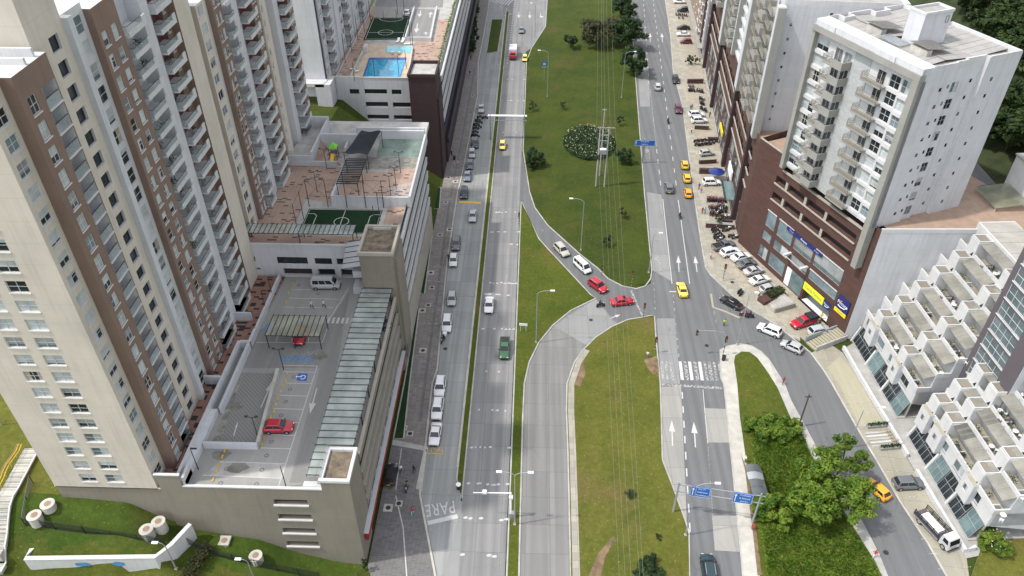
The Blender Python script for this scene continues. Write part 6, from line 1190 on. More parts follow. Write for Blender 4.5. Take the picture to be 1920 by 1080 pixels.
def proto(kind):
    if kind in PROTO: return PROTO[kind]
    L, W, H, belt, wb, rf, rr, rb, hood = KIND[kind]; h = L / 2; w_ = W / 2
    pk = kind == 'pickup'
    def ring(y, z0, zt, k):
        x = w_ * k; zm = z0 + (zt - z0) * .55
        return [(-x * .86, y, z0), (-x, y, z0 + .16), (-x * 1.0, y, zm), (-x * .95, y, zt - .05), (-x * .8, y, zt), (0, y, zt + .025), (x * .8, y, zt), (x * .95, y, zt - .05), (x, y, zm), (x, y, z0 + .16), (x * .86, y, z0)]
    zr = belt - (.0 if kind != 'sedan' else .01)
    P = []
    a = MB(); loft(a, [ring(-h, .42, zr - .24, .86), ring(-h + .1, .27, zr - .04, .95), ring(-h + .55, .2, zr, 1.0), ring(0, .2, belt, 1.0), ring(h - wb, .2, belt - .02, 1.0), ring(h - .45, .2, hood - .12, .97), ring(h - .12, .25, hood - .2, .92), ring(h, .4, hood - .36, .8)], 'paint_white'); P.append(('body', a.mesh('body', True), True))
    # cabin: painted shell with separate glass
    yb0, yb1, yr0, yr1 = (-h + 2.05, h - wb, -h + 2.2, h - rf) if pk else (-h - rb, h - wb, -h - rr, h - rf)
    wbm, wrm = w_ * .92, w_ * .74; zb = belt - .03
    def cab(mb, o=0.0, zc=.0):
        B = [(-wbm, yb0, zb), (wbm, yb0, zb), (wbm, yb1, zb), (-wbm, yb1, zb)]; Rf = [(-wrm, yr0, H - .05), (wrm, yr0, H - .05), (wrm, yr1, H - .06), (-wrm, yr1, H - .06)]; return B, Rf
    B, Rf = cab(None); a = MB(); ym = (yr0 + yr1) / 2
    top = [(-wrm * .9, yr0 + .12, H), (wrm * .9, yr0 + .12, H), (wrm * .9, yr1 - .15, H), (-wrm * .9, yr1 - .15, H)]
    a.add(B + Rf + top, [(0, 1, 5, 4), (1, 2, 6, 5), (2, 3, 7, 6), (3, 0, 4, 7), (4, 5, 9, 8), (5, 6, 10, 9), (6, 7, 11, 10), (7, 4, 8, 11), (8, 9, 10, 11)], 'paint_white'); P.append(('cabin', a.mesh('cabin'), True))
    def inset(q, k0, k1, off, z0=.12, z1=.94):
        # q: bl, br, tr, tl ; shrink and push outwards
        bl, br, tr, tl = [Vector(p) for p in q]; n = (br - bl).cross(tl - bl).normalized() * off
        f = lambda u, v: (bl * (1 - u) + br * u) * (1 - v) + (tl * (1 - u) + tr * u) * v + n
        return [f(k0, z0), f(k1, z0), f(k1, z1), f(k0, z1)]
    a = MB(); a.add(inset([B[2], B[3], Rf[3], Rf[2]], .05, .95, .015, .05), [(0, 1, 2, 3)], 'car_glass'); P.append(('windscreen', a.mesh('windscreen'), False))
    a = MB(); a.add(inset([B[0], B[1], Rf[1], Rf[0]], .07, .93, .015, .16), [(0, 1, 2, 3)], 'car_glass'); P.append(('rear_window', a.mesh('rear_window'), False))
    nw = 1 if pk else 2 if kind != 'van' else 3
    for q in ([B[1], B[2], Rf[2], Rf[1]], [B[3], B[0], Rf[0], Rf[3]]):
        for i in range(nw): k0, k1 = .07 + .87 * i / nw, .07 + .87 * (i + 1) / nw - .03; a = MB(); a.add(inset(q, k0, k1, .013), [(0, 1, 2, 3)], 'car_glass'); P.append(('side_window', a.mesh('side_window'), False))
    if pk:
        a = MB(); a.box(-w_ * .8, -h + .12, belt - .01, w_ * .8, -h + 1.95, belt + .035, 'plastic_dark'); a.box(-w_ * .93, -h + .06, belt, -w_ * .8, -h + 2.0, belt + .09, 'paint_white'); P.append(('load_bed', a.mesh('load_bed'), False))
    for s in (-1, 1):
        a = MB(); a.box(s * w_ * .45, h - .2, hood - .4, s * w_ * .8, h - .02, hood - .24, 'lamp_glass'); P.append(('headlight', a.mesh('headlight'), False))
        a = MB(); a.box(s * w_ * .6, -h - .01, zr - .3, s * w_ * .9, -h + .14, zr - .1, 'tail_red'); P.append(('taillight', a.mesh('taillight'), False))
        a = MB(); a.box(s * w_ * .95, h - wb - .35, belt - .02, s * (w_ + .16), h - wb - .2, belt + .12, 'plastic_dark'); P.append(('mirror', a.mesh('mirror'), False))
    a = MB(); a.box(-.26, -h - .02, .5, .26, -h + .05, .62, 'sign_yellow' if kind != 'x' else 'sign_white'); P.append(('number_plate', a.mesh('number_plate'), False))
    a = MB(); a.box(-w_ * .6, h - .1, .3, w_ * .6, h + .012, .52, 'plastic_dark'); P.append(('grille', a.mesh('grille'), False))
    r = .34 if kind in ('suv', 'pickup') else .29
    for s in (-1, 1):
        a = MB(); a.box(s * (w_ - .02), -h + 1.1, .2, s * (w_ + .008), h - 1.15, .36, 'plastic_dark'); P.append(('sill', a.mesh('sill'), False))
        for y in (-h + .75, h - .78): a = MB(); a.tube((s * (w_ - .1), y, r), (s * (w_ + .006), y, r), r + .075, r + .075, 14, 'plastic_dark'); P.append(('wheel_arch', a.mesh('wheel_arch'), False))
    if kind in ('suv', 'van'):
        for s in (-1, 1): a = MB(); a.box(s * (wrm - .1), yr0 + .25, H + .001, s * (wrm - .04), yr1 - .3, H + .05, 'galvanised'); P.append(('roof_rail', a.mesh('roof_rail'), False))
    wm, rm_ = wheel_meshes(r, .21); W4 = [(s * (w_ - .085), y, r) for s in (-1, 1) for y in (-h + .75, h - .78)]
    PROTO[kind] = (P, wm, rm_, W4); return PROTO[kind]
def car(kind, color, p, az, label, z=0.0, name='parked_car', group=None, cat='car', sc_=1.0):
    P, wm, rm_, W4 = proto(kind); T = thing(name, label, cat, (p[0], p[1], z), R(-az), group); T.scale = (sc_,) * 3
    for nm, me, paint in P:
        o = link(me, nm, T)
        if paint: o.material_slots[0].link = 'OBJECT'; o.material_slots[0].material = M['paint_' + color]
        if nm == 'load_bed': o.material_slots[1].link = 'OBJECT'; o.material_slots[1].material = M['paint_' + color]
    for q in W4: o = link(wm, 'wheel', T, q); link(rm_, 'rim', o)
    return T
SLN = 'cars parked along the service lane'
for k_, c, p, az, lb in (
  ('suv', 'white', (-14.69, 90.25), 180, 'white car in the service lane, first of three nose to tail'), ('suv', 'white', (-14.60, 85.22), 180, 'white car in the service lane, middle of three nose to tail'),
  ('sedan', 'white', (-14.38, 79.95), 181, 'white saloon parked last before the yellow bay marking of the service lane'), ('suv', 'white', (-15.07, 106.27), 178, 'white car in the service lane just behind the rider with the white box'),
  ('hatch', 'silver', (-14.86, 113.57), 178, 'silver hatchback alone in the service lane opposite the lift tower'), ('hatch', 'white', (-15.66, 125.95), 178, 'white hatchback in the service lane parked close behind a dark car'),
  ('suv', 'grey', (-15.63, 131.81), 178, 'charcoal car in the service lane with a white hatchback close in front'), ('sedan', 'silver', (-12.92, 142.54), 178, 'silver saloon standing just past the yellow band of the service lane'),
  ('suv', 'navy', (-15.56, 152.14), 178, 'dark blue car waiting at the yellow band of the service lane'), ('sedan', 'bluegrey', (-15.41, 159.93), 178, 'blue grey saloon second behind the yellow band of the service lane'),
  ('hatch', 'grey', (-15.17, 165.34), 178, 'grey hatchback parked close behind the blue grey saloon'), ('hatch', 'silver', (-15.05, 171.01), 177, 'pale silver hatchback parked ahead of a dark blue car by the stair tower'),
  ('suv', 'navy', (-14.74, 176.38), 177, 'dark blue car parked just below the row of motorcycles'), ('sedan', 'silver', (-14.36, 196.66), 177, 'silver saloon parked above the row of motorcycles in the service lane')):
    car(k_, c, p, az, lb, 0, 'parked_car', SLN)
AV = 'traffic on the left avenue'
car('sedan', 'white', (-7.65, 111.87), 180, 'white saloon driving on the left avenue above the green pickup', 0, 'car', AV)
car('pickup', 'green', (-4.28, 99.98), 180, 'dark green pickup driving on the left avenue', 0, 'pickup', AV, 'pickup'); 
car('mini', 'paleyellow', (-7.64, 175.44), 180, 'yellow taxi alone on the left avenue below the truss gantry', 0, 'taxi', AV, 'taxi'); car('mini', 'paleyellow', (-2.92, 232.90), 180, 'yellow taxi beside the red box truck', 0, 'taxi', AV, 'taxi'); car('sedan', 'bluegrey', (-4.41, 257.65), 180, 'blue grey car farthest up the left avenue', 0, 'car', AV)
LK = 'traffic on the link road'
car('suv', 'beige', (6.40, 130.16), 152, 'pale silver estate car, last in the queue on the link road', 0, 'car', LK); car('van', 'white', (10.45, 124.59), 148, 'white minibus in the queue on the link road', 0, 'minibus', LK, 'minibus'); car('suv', 'red', (13.20, 118.36), 140, 'red estate car behind the red saloon at the junction', 0, 'car', LK); car('sedan', 'red', (17.48, 113.73), 78, 'red saloon crossing into the junction by the stop line', 0, 'car', LK)
RA = 'traffic on the right avenue'
car('sedan', 'paleyellow', (29.42, 117.67), -2, 'pale yellow taxi crossing the junction', 0, 'taxi', RA, 'taxi'); car('suv', 'teal', (24.37, 57.80), 2, 'dark teal car at the bottom of the right avenue', 0, 'car', RA); car('suv', 'silver', (35.95, 212.72), 3, 'silver car on the right avenue near the trees', 0, 'car', RA); car('suv', 'grey', (31.82, 155.92), 3, 'dark grey car on the right avenue beside the three taxis', 0, 'car', RA)
for p, c, lb in (((37.12, 166.89), 'yellow', 'yellow taxi, topmost of three queuing at the kerb of the right avenue'), ((36.68, 160.47), 'yellow', 'yellow taxi, middle of three queuing at the kerb of the right avenue'), ((35.92, 153.67), 'orange', 'orange yellow taxi, lowest of three queuing at the kerb of the right avenue')): car('mini', c, p, 4, lb, 0, 'taxi', 'taxis queuing at the kerb', 'taxi', 1.05)
car('suv', 'black', (41.89, 217.85), 182, 'black car parked at the kerb by the dark brick divider', .0, 'parked_car'); car('suv', 'maroon', (39.89, 197.93), 184, 'maroon car parked at the kerb of the right avenue', 0, 'parked_car')
SS = 'cars on the side street'
car('sedan', 'black', (38.15, 114.02), -45, 'black saloon turning out of the side street', 0, 'car', SS); car('suv', 'white', (43.57, 106.24), -55, 'white car driving up the side street with dark sunroof', 0, 'car', SS); car('hatch', 'silver', (46.50, 101.91), -52, 'silver hatchback following the white car on the side street', 0, 'car', SS); car('hatch', 'orange', (51.14, 71.38), -28, 'yellow taxi on the side street beside the big tree', 0, 'taxi', SS, 'taxi'); car('suv', 'grey', (55.95, 72.56), 85, 'charcoal car parked across the lot near the yellow taxi', .08, 'parked_car')
T = car('pickup', 'red', (50.29, 108.54), 245, 'red pickup with black canvas canopy parked before the shop', .16, 'pickup', None, 'pickup'); a = MB(); a.box(-.86, -2.55, 1.12, .86, -.55, 1.85, 'black_cloth'); a.build('canopy', T)
car('suv', 'silver', (52.43, 106.06), 72, 'silver car parked by the stepped ramp beside the red pickup', .16, 'parked_car')
FR = 'cars parked before the brick podium'
T = car('pickup', 'grey', (40.17, 132.50), 68, 'dark grey pickup with open bed, first of the row before the brick podium', .16, 'pickup', FR, 'pickup')
for k_, c, p, lb in (('suv', 'white', (41.06, 130.24), 'white car parked second in the row, next to the dark grey pickup'), ('sedan', 'white', (42.91, 128.61), 'white saloon parked third in the row before the brick podium'), ('sedan', 'grey', (43.61, 126.25), 'dark grey saloon between a white and a silver one in the row before the podium'), ('sedan', 'silver', (44.50, 123.95), 'silver saloon parked fifth in the row before the brick podium'), ('sedan', 'white', (45.01, 121.01), 'white saloon parked sixth in the row, between two silver cars'), ('hatch', 'silver', (46.16, 118.34), 'pale silver hatchback parked last in the row, beside the brick planter')): car(k_, c, p, 66, lb, .16, 'parked_car', FR)
FU = 'cars parked before the far brick block'
for k_, c, p, az, lb in (('suv', 'white', (44.45, 190.87), 82, 'white four wheel drive parked below its white twin at the far block'), ('suv', 'white', (44.30, 194.41), 84, 'white car half hidden behind the white four wheel drive'), ('hatch', 'silver', (43.39, 172.74), 76, 'light silver hatchback parked above the handrail divider'), ('suv', 'white', (42.10, 158.41), 84, 'white car with black roof parked below the blue parasol'), ('sedan', 'white', (49.48, 255.26), -88, 'white saloon parked beside a dark red car far up the avenue'), ('sedan', 'black', (50.35, 261.32), -88, 'black saloon parked above the white saloon far up the avenue'), ('hatch', 'darkred', (49.37, 248.48), -88, 'dark red hatchback parked below the white saloon'), ('suv', 'black', (52.93, 279.19), -88, 'black car parked beside motorcycles at the far building'), ('sedan', 'white', (52.91, 288.53), 92, 'white saloon parked farthest up the right avenue')): car(k_, c, p, az, lb, .16, 'parked_car', FU)
DK = 'cars on the roof deck'
car('hatch', 'red', (-32.76, 67.36), 87, 'bright red hatchback parked in a bay of the open roof deck', ZD, 'parked_car', DK); car('hatch', 'red', (-34.31, 85.32), 178, 'red car parked under the glass carport', ZD, 'parked_car', DK); car('van', 'silver', (-33.21, 97.85), 88, 'silver multi purpose car parked under the white wall of the amenity block', ZD, 'parked_car', DK); car('suv', 'black', (-23.30, 88.21), 88, 'black car seen through the glass canopy of the roof deck', ZD, 'parked_car', DK)
car('hatch', 'black', (-20.09, 71.95), 2, 'black car under the red fascia of the parking building', .12, 'parked_car'); car('sedan', 'silver', (-34.62, 208.70), 0, 'silver car parked on the pool building roof beyond the court', 22.02, 'parked_car'); car('suv', 'navy', (80.29, 119.00), 75, 'dark blue car on the upper road behind the white tower', 22.12, 'parked_car')
def box_truck():
    T = thing('box_truck', 'small box truck with white body and red cab beside a taxi', 'truck', ((-6.65, 235.52)[0], (-6.65, 235.52)[1], 0), R(180), AV)
    a = MB(); a.box(-1.1, -3.2, .8, 1.1, 1.3, 3.0, 'sign_white'); a.build('cargo_box', T); a = MB(); a.box(-1.0, 1.45, .5, 1.0, 3.1, 1.5, 'paint_red'); a.add([(-1, 1.45, 1.5), (1, 1.45, 1.5), (1, 3.1, 1.5), (-1, 3.1, 1.5), (-.9, 1.5, 2.3), (.9, 1.5, 2.3), (.9, 2.6, 2.3), (-.9, 2.6, 2.3)], [(4, 5, 6, 7), (0, 1, 5, 4), (1, 2, 6, 5), (2, 3, 7, 6), (3, 0, 4, 7)], 'paint_red'); a.build('cab', T)
    a = MB(); a.add([(-.85, 3.06, 1.55), (.85, 3.06, 1.55), (.8, 2.66, 2.25), (-.8, 2.66, 2.25)], [(0, 1, 2, 3), (3, 2, 1, 0)], 'car_glass'); a.build('windscreen', T); a = MB(); a.box(-.9, 3.11, .45, .9, 3.2, .75, 'plastic_dark'); a.build('bumper', T); a = MB(); a.box(-.5, -3, .5, .5, 2.8, .78, 'plastic_dark'); a.build('chassis', T)
    wm, rm_ = wheel_meshes(.42, .28)
    for x in (-.85, .85):
        for y in (-2, 2.2): o = link(wm, 'wheel', T, (x, y, .42)); link(rm_, 'rim', o)
box_truck()
def flatbed():
    p = (56.79, 64.64); T = thing('flatbed_truck', 'silver cab flatbed truck with dark stake sides and a white load, by the low wall', 'truck', (p[0], p[1], .08), R(-158))
    a = MB(); a.box(-1.0, 1.5, .5, 1.0, 3.1, 1.35, 'paint_silver'); a.add([(-1, 1.5, 1.35), (1, 1.5, 1.35), (1, 3.1, 1.35), (-1, 3.1, 1.35), (-.92, 1.55, 2.2), (.92, 1.55, 2.2), (.92, 2.75, 2.2), (-.92, 2.75, 2.2)], [(4, 5, 6, 7), (0, 1, 5, 4), (1, 2, 6, 5), (2, 3, 7, 6), (3, 0, 4, 7)], 'paint_silver'); cb = a.build('cab', T)
    for i in range(6): x = -.78 + i * .31; a = MB(); a.box(x - .06, 1.65, 2.201, x + .06, 2.65, 2.24, 'sign_white'); a.build('roof_rib', cb)
    a = MB(); a.add([(-.85, 3.08, 1.4), (.85, 3.08, 1.4), (.82, 2.8, 2.1), (-.82, 2.8, 2.1)], [(0, 1, 2, 3), (3, 2, 1, 0)], 'car_glass'); a.build('windscreen', T)
    for s in (-1, 1): a = MB(); a.add([(s * 1.005, 1.9, 1.42), (s * 1.005, 2.8, 1.42), (s * .945, 2.6, 2.05), (s * .945, 1.9, 2.05)], [(0, 1, 2, 3), (3, 2, 1, 0)], 'car_glass'); a.build('side_window', T); a = MB(); a.box(s * .55, 3.05, .7, s * .9, 3.13, .9, 'lamp_glass'); a.build('headlight', T)
    a = MB(); a.box(-.95, 3.11, .4, .95, 3.2, .65, 'plastic_dark'); a.build('bumper', T); a = MB(); a.box(-1.05, -3.2, .8, 1.05, 1.35, .95, 'dark_purple'); a.build('bed', T); a = MB(); a.box(-.45, -3, .5, .45, 2.8, .79, 'plastic_dark'); a.build('chassis', T)
    a = MB(); a.box(-.6, -2.4, .96, .6, .8, 1.35, 'sign_white'); a.build('load', T)
    for s in (-1, 1):
        for y in (-3.1, -2.0, -.9, .2, 1.25): a = MB(); a.box(s * .98, y - .05, .96, s * 1.05, y + .05, 1.9, 'dark_metal'); a.build('stake', T)
        for z in (1.1, 1.4, 1.7): a = MB(); a.box(s * 1.06, -3.2, z, s * 1.1, 1.35, z + .14, 'dark_metal'); a.build('side_rail', T)
        a = MB(); a.box(s * 1.03, -3.1, .62, s * 1.07, 1.3, .78, 'galvanised'); a.build('side_marker', T)
    for y in (1.4, 1.8): a = MB(); a.box(-1.05, y - .4, 2.0, 1.05, y - .34, 2.1, 'dark_metal'); a.build('head_rail', T)
    wm, rm_ = wheel_meshes(.45, .28)
    for x in (-.88, .88):
        for y in (-2, 2.3): o = link(wm, 'wheel', T, (x, y, .45)); link(rm_, 'rim', o)
flatbed()
# motorcycles
def moto_parts():
    P = []; w1 = MB(); w1.tube((-.055, 0, 0), (.055, 0, 0), .3, .3, 12, 'tyre'); wm = w1.mesh('wheel'); r1 = MB(); r1.tube((-.06, 0, 0), (.06, 0, 0), .17, .17, 8, 'dark_metal'); rm_ = r1.mesh('rim')
    a = MB(); a.ell((0, .12, .78), (.17, .32, .17), 'paint_black', 8, 5); a.box(-.16, -.72, .55, .16, -.2, .68, 'paint_black'); a.box(-.07, .28, .5, .07, .62, .72, 'paint_black'); P.append(('fuel_tank', a.mesh('fuel_tank', True), True))
    a = MB(); a.box(-.15, -.75, .72, .15, -.12, .82, 'plastic_dark'); a.box(-.12, -.85, .66, .12, -.7, .86, 'plastic_dark'); P.append(('seat', a.mesh('seat'), False))
    a = MB(); a.box(-.16, -.2, .28, .16, .25, .6, 'dark_purple'); a.tube((.2, .1, .35), (.2, -.85, .42), .06, .07, 6, 'dark_metal'); a.tube((-.05, -.62, .3), (-.05, -.1, .5), .04, .04, 5, 'dark_metal'); P.append(('engine', a.mesh('engine'), False))
    a = MB(); a.tube((-.1, .66, .3), (-.08, .45, .92), .03, .03, 5, 'steel'); a.tube((.1, .66, .3), (.08, .45, .92), .03, .03, 5, 'steel'); a.tube((-.36, .3, .98), (-.08, .45, .94), .022, .022, 5, 'dark_metal'); a.tube((.08, .45, .94), (.36, .3, .98), .022, .022, 5, 'dark_metal'); a.ell((0, .58, .86), (.1, .08, .1), 'lamp_glass', 6, 4); P.append(('handlebar', a.mesh('handlebar'), False))
    return P, wm, rm_
MP, MW, MR = moto_parts()
def moto(p, az, label, z=.16, color='black', group=None):
    T = thing('motorcycle', label, 'motorcycle', (p[0], p[1], z), R(-az), group)
    for nm, me, pt in MP:
        o = link(me, nm, T)
        if pt: o.material_slots[0].link = 'OBJECT'; o.material_slots[0].material = M['paint_' + color]
    for y in (-.62, .66): o = link(MW, 'wheel', T, (0, y, .3)); link(MR, 'rim', o)
    return T
q = random.Random(21); pc = ('black', 'black', 'black', 'black', 'grey', 'navy', 'navy', 'darkred', 'black', 'grey', 'white', 'red')
ORDM = ['first', 'second', 'third', 'fourth', 'fifth', 'sixth', 'seventh', 'eighth', 'ninth', 'tenth']
def row(a, b, n, where, az=6, z=.16, jit=.2):
    for i in range(n):
        t = i / max(1, n - 1); c = q.choice(pc); p = (a[0] + (b[0] - a[0]) * t + q.uniform(-jit, jit) * .5, a[1] + (b[1] - a[1]) * t + q.uniform(-jit, jit))
        moto(p, az + q.uniform(-12, 12), '%s motorcycle, %s from the avenue, row %s' % (c.replace('darkred', 'dark red'), ORDM[i], where), z, c, 'parked motorcycles')
row((49.87, 275.57), (53.30, 274.57), 6, 'between dark cars at the far building'); row((50.35, 272.29), (51.77, 271.79), 2, 'under the longer far one')
row((45.09, 213.47), (46.39, 213.88), 3, 'touching the dark brick divider', 8); row((44.60, 211.22), (46.08, 210.90), 5, 'just below the dark brick divider', 8); row((47.16, 210.93), (48.58, 210.24), 4, 'by the glass front below the divider', 8)
row((46.85, 205.16), (47.84, 204.84), 4, 'in the middle of the far forecourt', 10); row((46.55, 202.36), (47.53, 202.04), 4, 'below the middle of the far forecourt', 10); row((46.10, 199.61), (47.39, 197.63), 6, 'beside the white four wheel drive', 10)
row((42.03, 179.41), (44.05, 180.05), 3, 'under the short brick divider', 80); row((41.99, 177.39), (45.66, 178.36), 5, 'above the light silver hatchback', 80)
row((40.01, 151.22), (41.95, 151.27), 7, 'topmost beside the glass canopy'); row((42.35, 150.83), (43.73, 151.10), 4, 'at the glass canopy edge')
row((39.87, 147.60), (41.27, 147.42), 5, 'next to the person in red'); row((41.74, 148.10), (43.54, 148.16), 6, 'in the dense middle group'); row((39.61, 145.40), (41.23, 145.23), 4, 'below the person in red'); row((41.55, 146.33), (43.05, 146.81), 4, 'lowest of the dense group')
row((41.94, 143.96), (43.31, 143.78), 5, 'short and near the brick corner', 10); row((39.36, 139.26), (40.38, 136.06), 6, 'slanting above the dark grey pickup', 60); row((39.24, 136.62), (39.90, 135.25), 3, 'touching the dark grey pickup', 60); row((42.61, 136.52), (43.32, 136.15), 2, 'alone at the brick wall', 70); row((41.70, 138.92), (42.58, 139.36), 2, 'on the long dark divider', 70)
for i, p in enumerate(((-14.37, 191.85), (-13.05, 191.56), (-14.82, 189.90), (-14.31, 188.65), (-15.08, 187.37), (-14.44, 186.14), (-15.08, 185.19), (-15.08, 183.05), (-15.23, 181.24), (-14.66, 180.96))): moto(p, 85 + q.uniform(-12, 12), 'dark motorcycle, %s down the line in the service lane under the pool building' % ORDM[i], 0, 'black', 'motorcycles in the service lane')
for p, w_ in (((40.52, 117.72), 'nearer'), ((40.70, 117.07), 'other')): moto(p, 40, 'black motorcycle at the kerb behind the black saloon, the %s one' % w_, .02)

# ------------------------------------------------------------------ people
CL = dict(white=(.7, .7, .7), black=(.02, .02, .025), navy=(.025, .035, .08), red=(.45, .02, .03), jeans=(.05, .07, .12), grey=(.2, .2, .2), lime=(.4, .65, .05), yellow=(.75, .6, .03), teal=(.3, .5, .48), khaki=(.28, .24, .17), purple=(.09, .04, .12), pink=(.6, .2, .25))
for n_, c in CL.items(): mat('cloth_' + n_, c, .9, .1, 6)
def body_mesh(joints, edges, radii, name, sit=False):
    me = bpy.data.meshes.new(name); me.from_pydata(joints, edges, []); o = bpy.data.objects.new(name, me); COL.objects.link(o)
    md = o.modifiers.new('skin', 'SKIN'); md.branch_smoothing = .4; sv = me.skin_vertices[0].data
    for v, r in zip(sv, radii): v.radius = (r, r)
    sv[0].use_root = True
    sb_ = o.modifiers.new('sub', 'SUBSURF'); sb_.levels = 1; sb_.render_levels = 1
    bpy.context.view_layer.update(); m2 = bpy.data.meshes.new_from_object(o.evaluated_get(bpy.context.evaluated_depsgraph_get())); bpy.data.objects.remove(o)
    for k_ in ('cloth_jeans', 'cloth_white', 'skin', 'hair', 'plastic_dark'): m2.materials.append(M[k_])
    zh = max(v.co.z for v in m2.vertices)
    for f in m2.polygons:
        c = f.center; f.use_smooth = True; rel = zh - c.z
        if rel < .27: f.material_index = 3 if (rel < .09 or c.y < -.03) else 2
        elif c.z < .09: f.material_index = 4
        elif abs(c.x) > .25 and rel > .62: f.material_index = 2
        elif rel < .84 and (not sit or c.y < .16): f.material_index = 1
        elif sit and rel < .5: f.material_index = 1
        else: f.material_index = 0
    m2.name = name; return m2
def walk(st):
    J = [(0, 0, .95), (0, 0, 1.12), (0, 0, 1.34), (0, 0, 1.47), (0, .01, 1.56), (0, .02, 1.68), (0, .02, 1.72)]
    E = [(0, 1), (1, 2), (2, 3), (3, 4), (4, 5), (5, 6)]; Rr = [.135, .125, .15, .065, .062, .105, .07]
    for s in (-1, 1):
        k_ = st * s; b = len(J); J += [(s * .09, 0, .88), (s * .1, .18 * k_ + .03, .5), (s * .1, .26 * k_, .08), (s * .1, .26 * k_ + .14, .04)]; Rr += [.095, .065, .045, .04]; E += [(0, b), (b, b + 1), (b + 1, b + 2), (b + 2, b + 3)]
        b = len(J); J += [(s * .19, 0, 1.38), (s * .25, -.1 * k_, 1.12), (s * .27, -.17 * k_ + .07, .9), (s * .27, -.17 * k_ + .11, .8)]; Rr += [.065, .048, .036, .034]; E += [(2, b), (b, b + 1), (b + 1, b + 2), (b + 2, b + 3)]
    return body_mesh(J, E, Rr, 'person')
def sit_pose():
    J = [(0, -.3, .86), (0, -.26, 1.04), (0, -.2, 1.26), (0, -.15, 1.38), (0, -.12, 1.46), (0, -.09, 1.58), (0, -.09, 1.62)]; E = [(0, 1), (1, 2), (2, 3), (3, 4), (4, 5), (5, 6)]; Rr = [.14, .125, .15, .065, .064, .12, .08]
    for s in (-1, 1):
        b = len(J); J += [(s * .1, -.26, .84), (s * .22, .12, .74), (s * .2, -.02, .36), (s * .2, .1, .32)]; Rr += [.095, .07, .05, .045]; E += [(0, b), (b, b + 1), (b + 1, b + 2), (b + 2, b + 3)]
        b = len(J); J += [(s * .19, -.18, 1.3), (s * .3, .02, 1.12), (s * .32, .26, 1.02), (s * .32, .32, 1.0)]; Rr += [.062, .048, .038, .036]; E += [(2, b), (b, b + 1), (b + 1, b + 2), (b + 2, b + 3)]
    return body_mesh(J, E, Rr, 'person', True)
WALK, STAND, SIT = walk(1.0), walk(.15), sit_pose()
def person(p, az, shirt, trousers, label, z=.12, me=None, group=None):
    o = link(me or WALK, 'person', None, (p[0], p[1], z), R(-az)); tag(o, label, 'person', group)
    for i, c in ((0, trousers), (1, shirt)): o.material_slots[i].link = 'OBJECT'; o.material_slots[i].material = M['cloth_' + c]
    return o
for p, az, sh_, tr_, lb, z, me in (
  ((-18.77, 72.83), 170, 'white', 'black', 'person in white shirt walking on the plaza below the yellow bay', .12, WALK), ((-16.76, 72.79), 10, 'navy', 'black', 'person in dark blue walking on the plaza near its pale ramp', .12, WALK), ((-16.03, 65.41), 175, 'red', 'teal', 'person in red top walking down the lower plaza', .12, WALK),
  ((-16.73, 126.51), 180, 'black', 'black', 'person in black standing beside the parked white hatchback', .12, STAND), ((20.68, 98.74), 20, 'white', 'grey', 'person in white standing on the grass by the zebra crossing', .12, STAND), ((35.72, 107.84), 180, 'lime', 'navy', 'traffic officer in lime vest standing in the junction', 0, STAND),
  ((42.79, 93.02), 170, 'red', 'black', 'person in red walking on the path beside the side street', .13, WALK), ((47.01, 60.50), 200, 'red', 'white', 'person in red walking on the path below the big tree', .13, WALK), ((32.99, 76.17), 90, 'white', 'black', 'person in white waiting behind the bus shelter', .12, STAND), ((31.51, 64.37), 90, 'red', 'red', 'person in red standing by the right post of the blue gantry', .12, STAND),
  ((43.63, 115.52), 120, 'black', 'white', 'person in black top walking past the brick planter', .16, WALK), ((37.91, 145.79), 170, 'red', 'jeans', 'person in red top beside the dense motorcycle rows', .12, STAND), ((38.50, 145.80), 170, 'teal', 'grey', 'person in pale green top beside the dense motorcycle rows', .12, STAND), ((38.85, 156.10), 10, 'purple', 'black', 'person in dark purple on the pavement by the lowest taxi', .12, WALK), ((39.08, 154.44), 10, 'pink', 'purple', 'person with pink top on the pavement by the lowest taxi', .12, WALK),
  ((41.48, 184.73), 0, 'white', 'black', 'person in white walking above the small kerb marking', .12, WALK), ((47.79, 194.02), 0, 'black', 'black', 'person in black walking past the white four wheel drive', .16, WALK), ((43.24, 198.17), 10, 'navy', 'grey', 'person in dark blue left of the white cars', .12, STAND), ((43.78, 198.86), 10, 'grey', 'navy', 'person in grey left of the white cars', .12, WALK), ((36.86, 128.65), 150, 'white', 'black', 'person in white below the dark grey pickup on the pavement', .12, WALK),
  ((-34.32, 92.42), 80, 'white', 'black', 'person in white shirt walking behind the carport, the one on the side of the ramp', ZD, WALK), ((-32.41, 92.61), 80, 'white', 'black', 'person in white shirt with black bag behind the carport corner', ZD, WALK), ((53.92, 110.03), 200, 'yellow', 'yellow', 'person in yellow shirt at the shop entrance', .2, STAND), ((53.11, 108.21), 200, 'black', 'black', 'person in black behind the red pickup', .16, STAND), ((55.07, 109.61), 0, 'teal', 'navy', 'person in blue green at the brick corner of the shop', .2, STAND),
  ((-19.74, 232.44), 180, 'black', 'black', 'person in dark clothes on the pavement by the dark shrubs', .12, WALK), ((-19.17, 220.04), 0, 'black', 'grey', 'person in black on the pavement below the dark shrubs', .12, WALK), ((-20.07, 170.23), 0, 'black', 'black', 'person in black beside a dark bin on the pavement', .12, STAND), ((42.78, 148.58), 0, 'red', 'black', 'person in red by the glass shop canopy', .16, STAND)): person(p, az, sh_, tr_, lb, z, me)
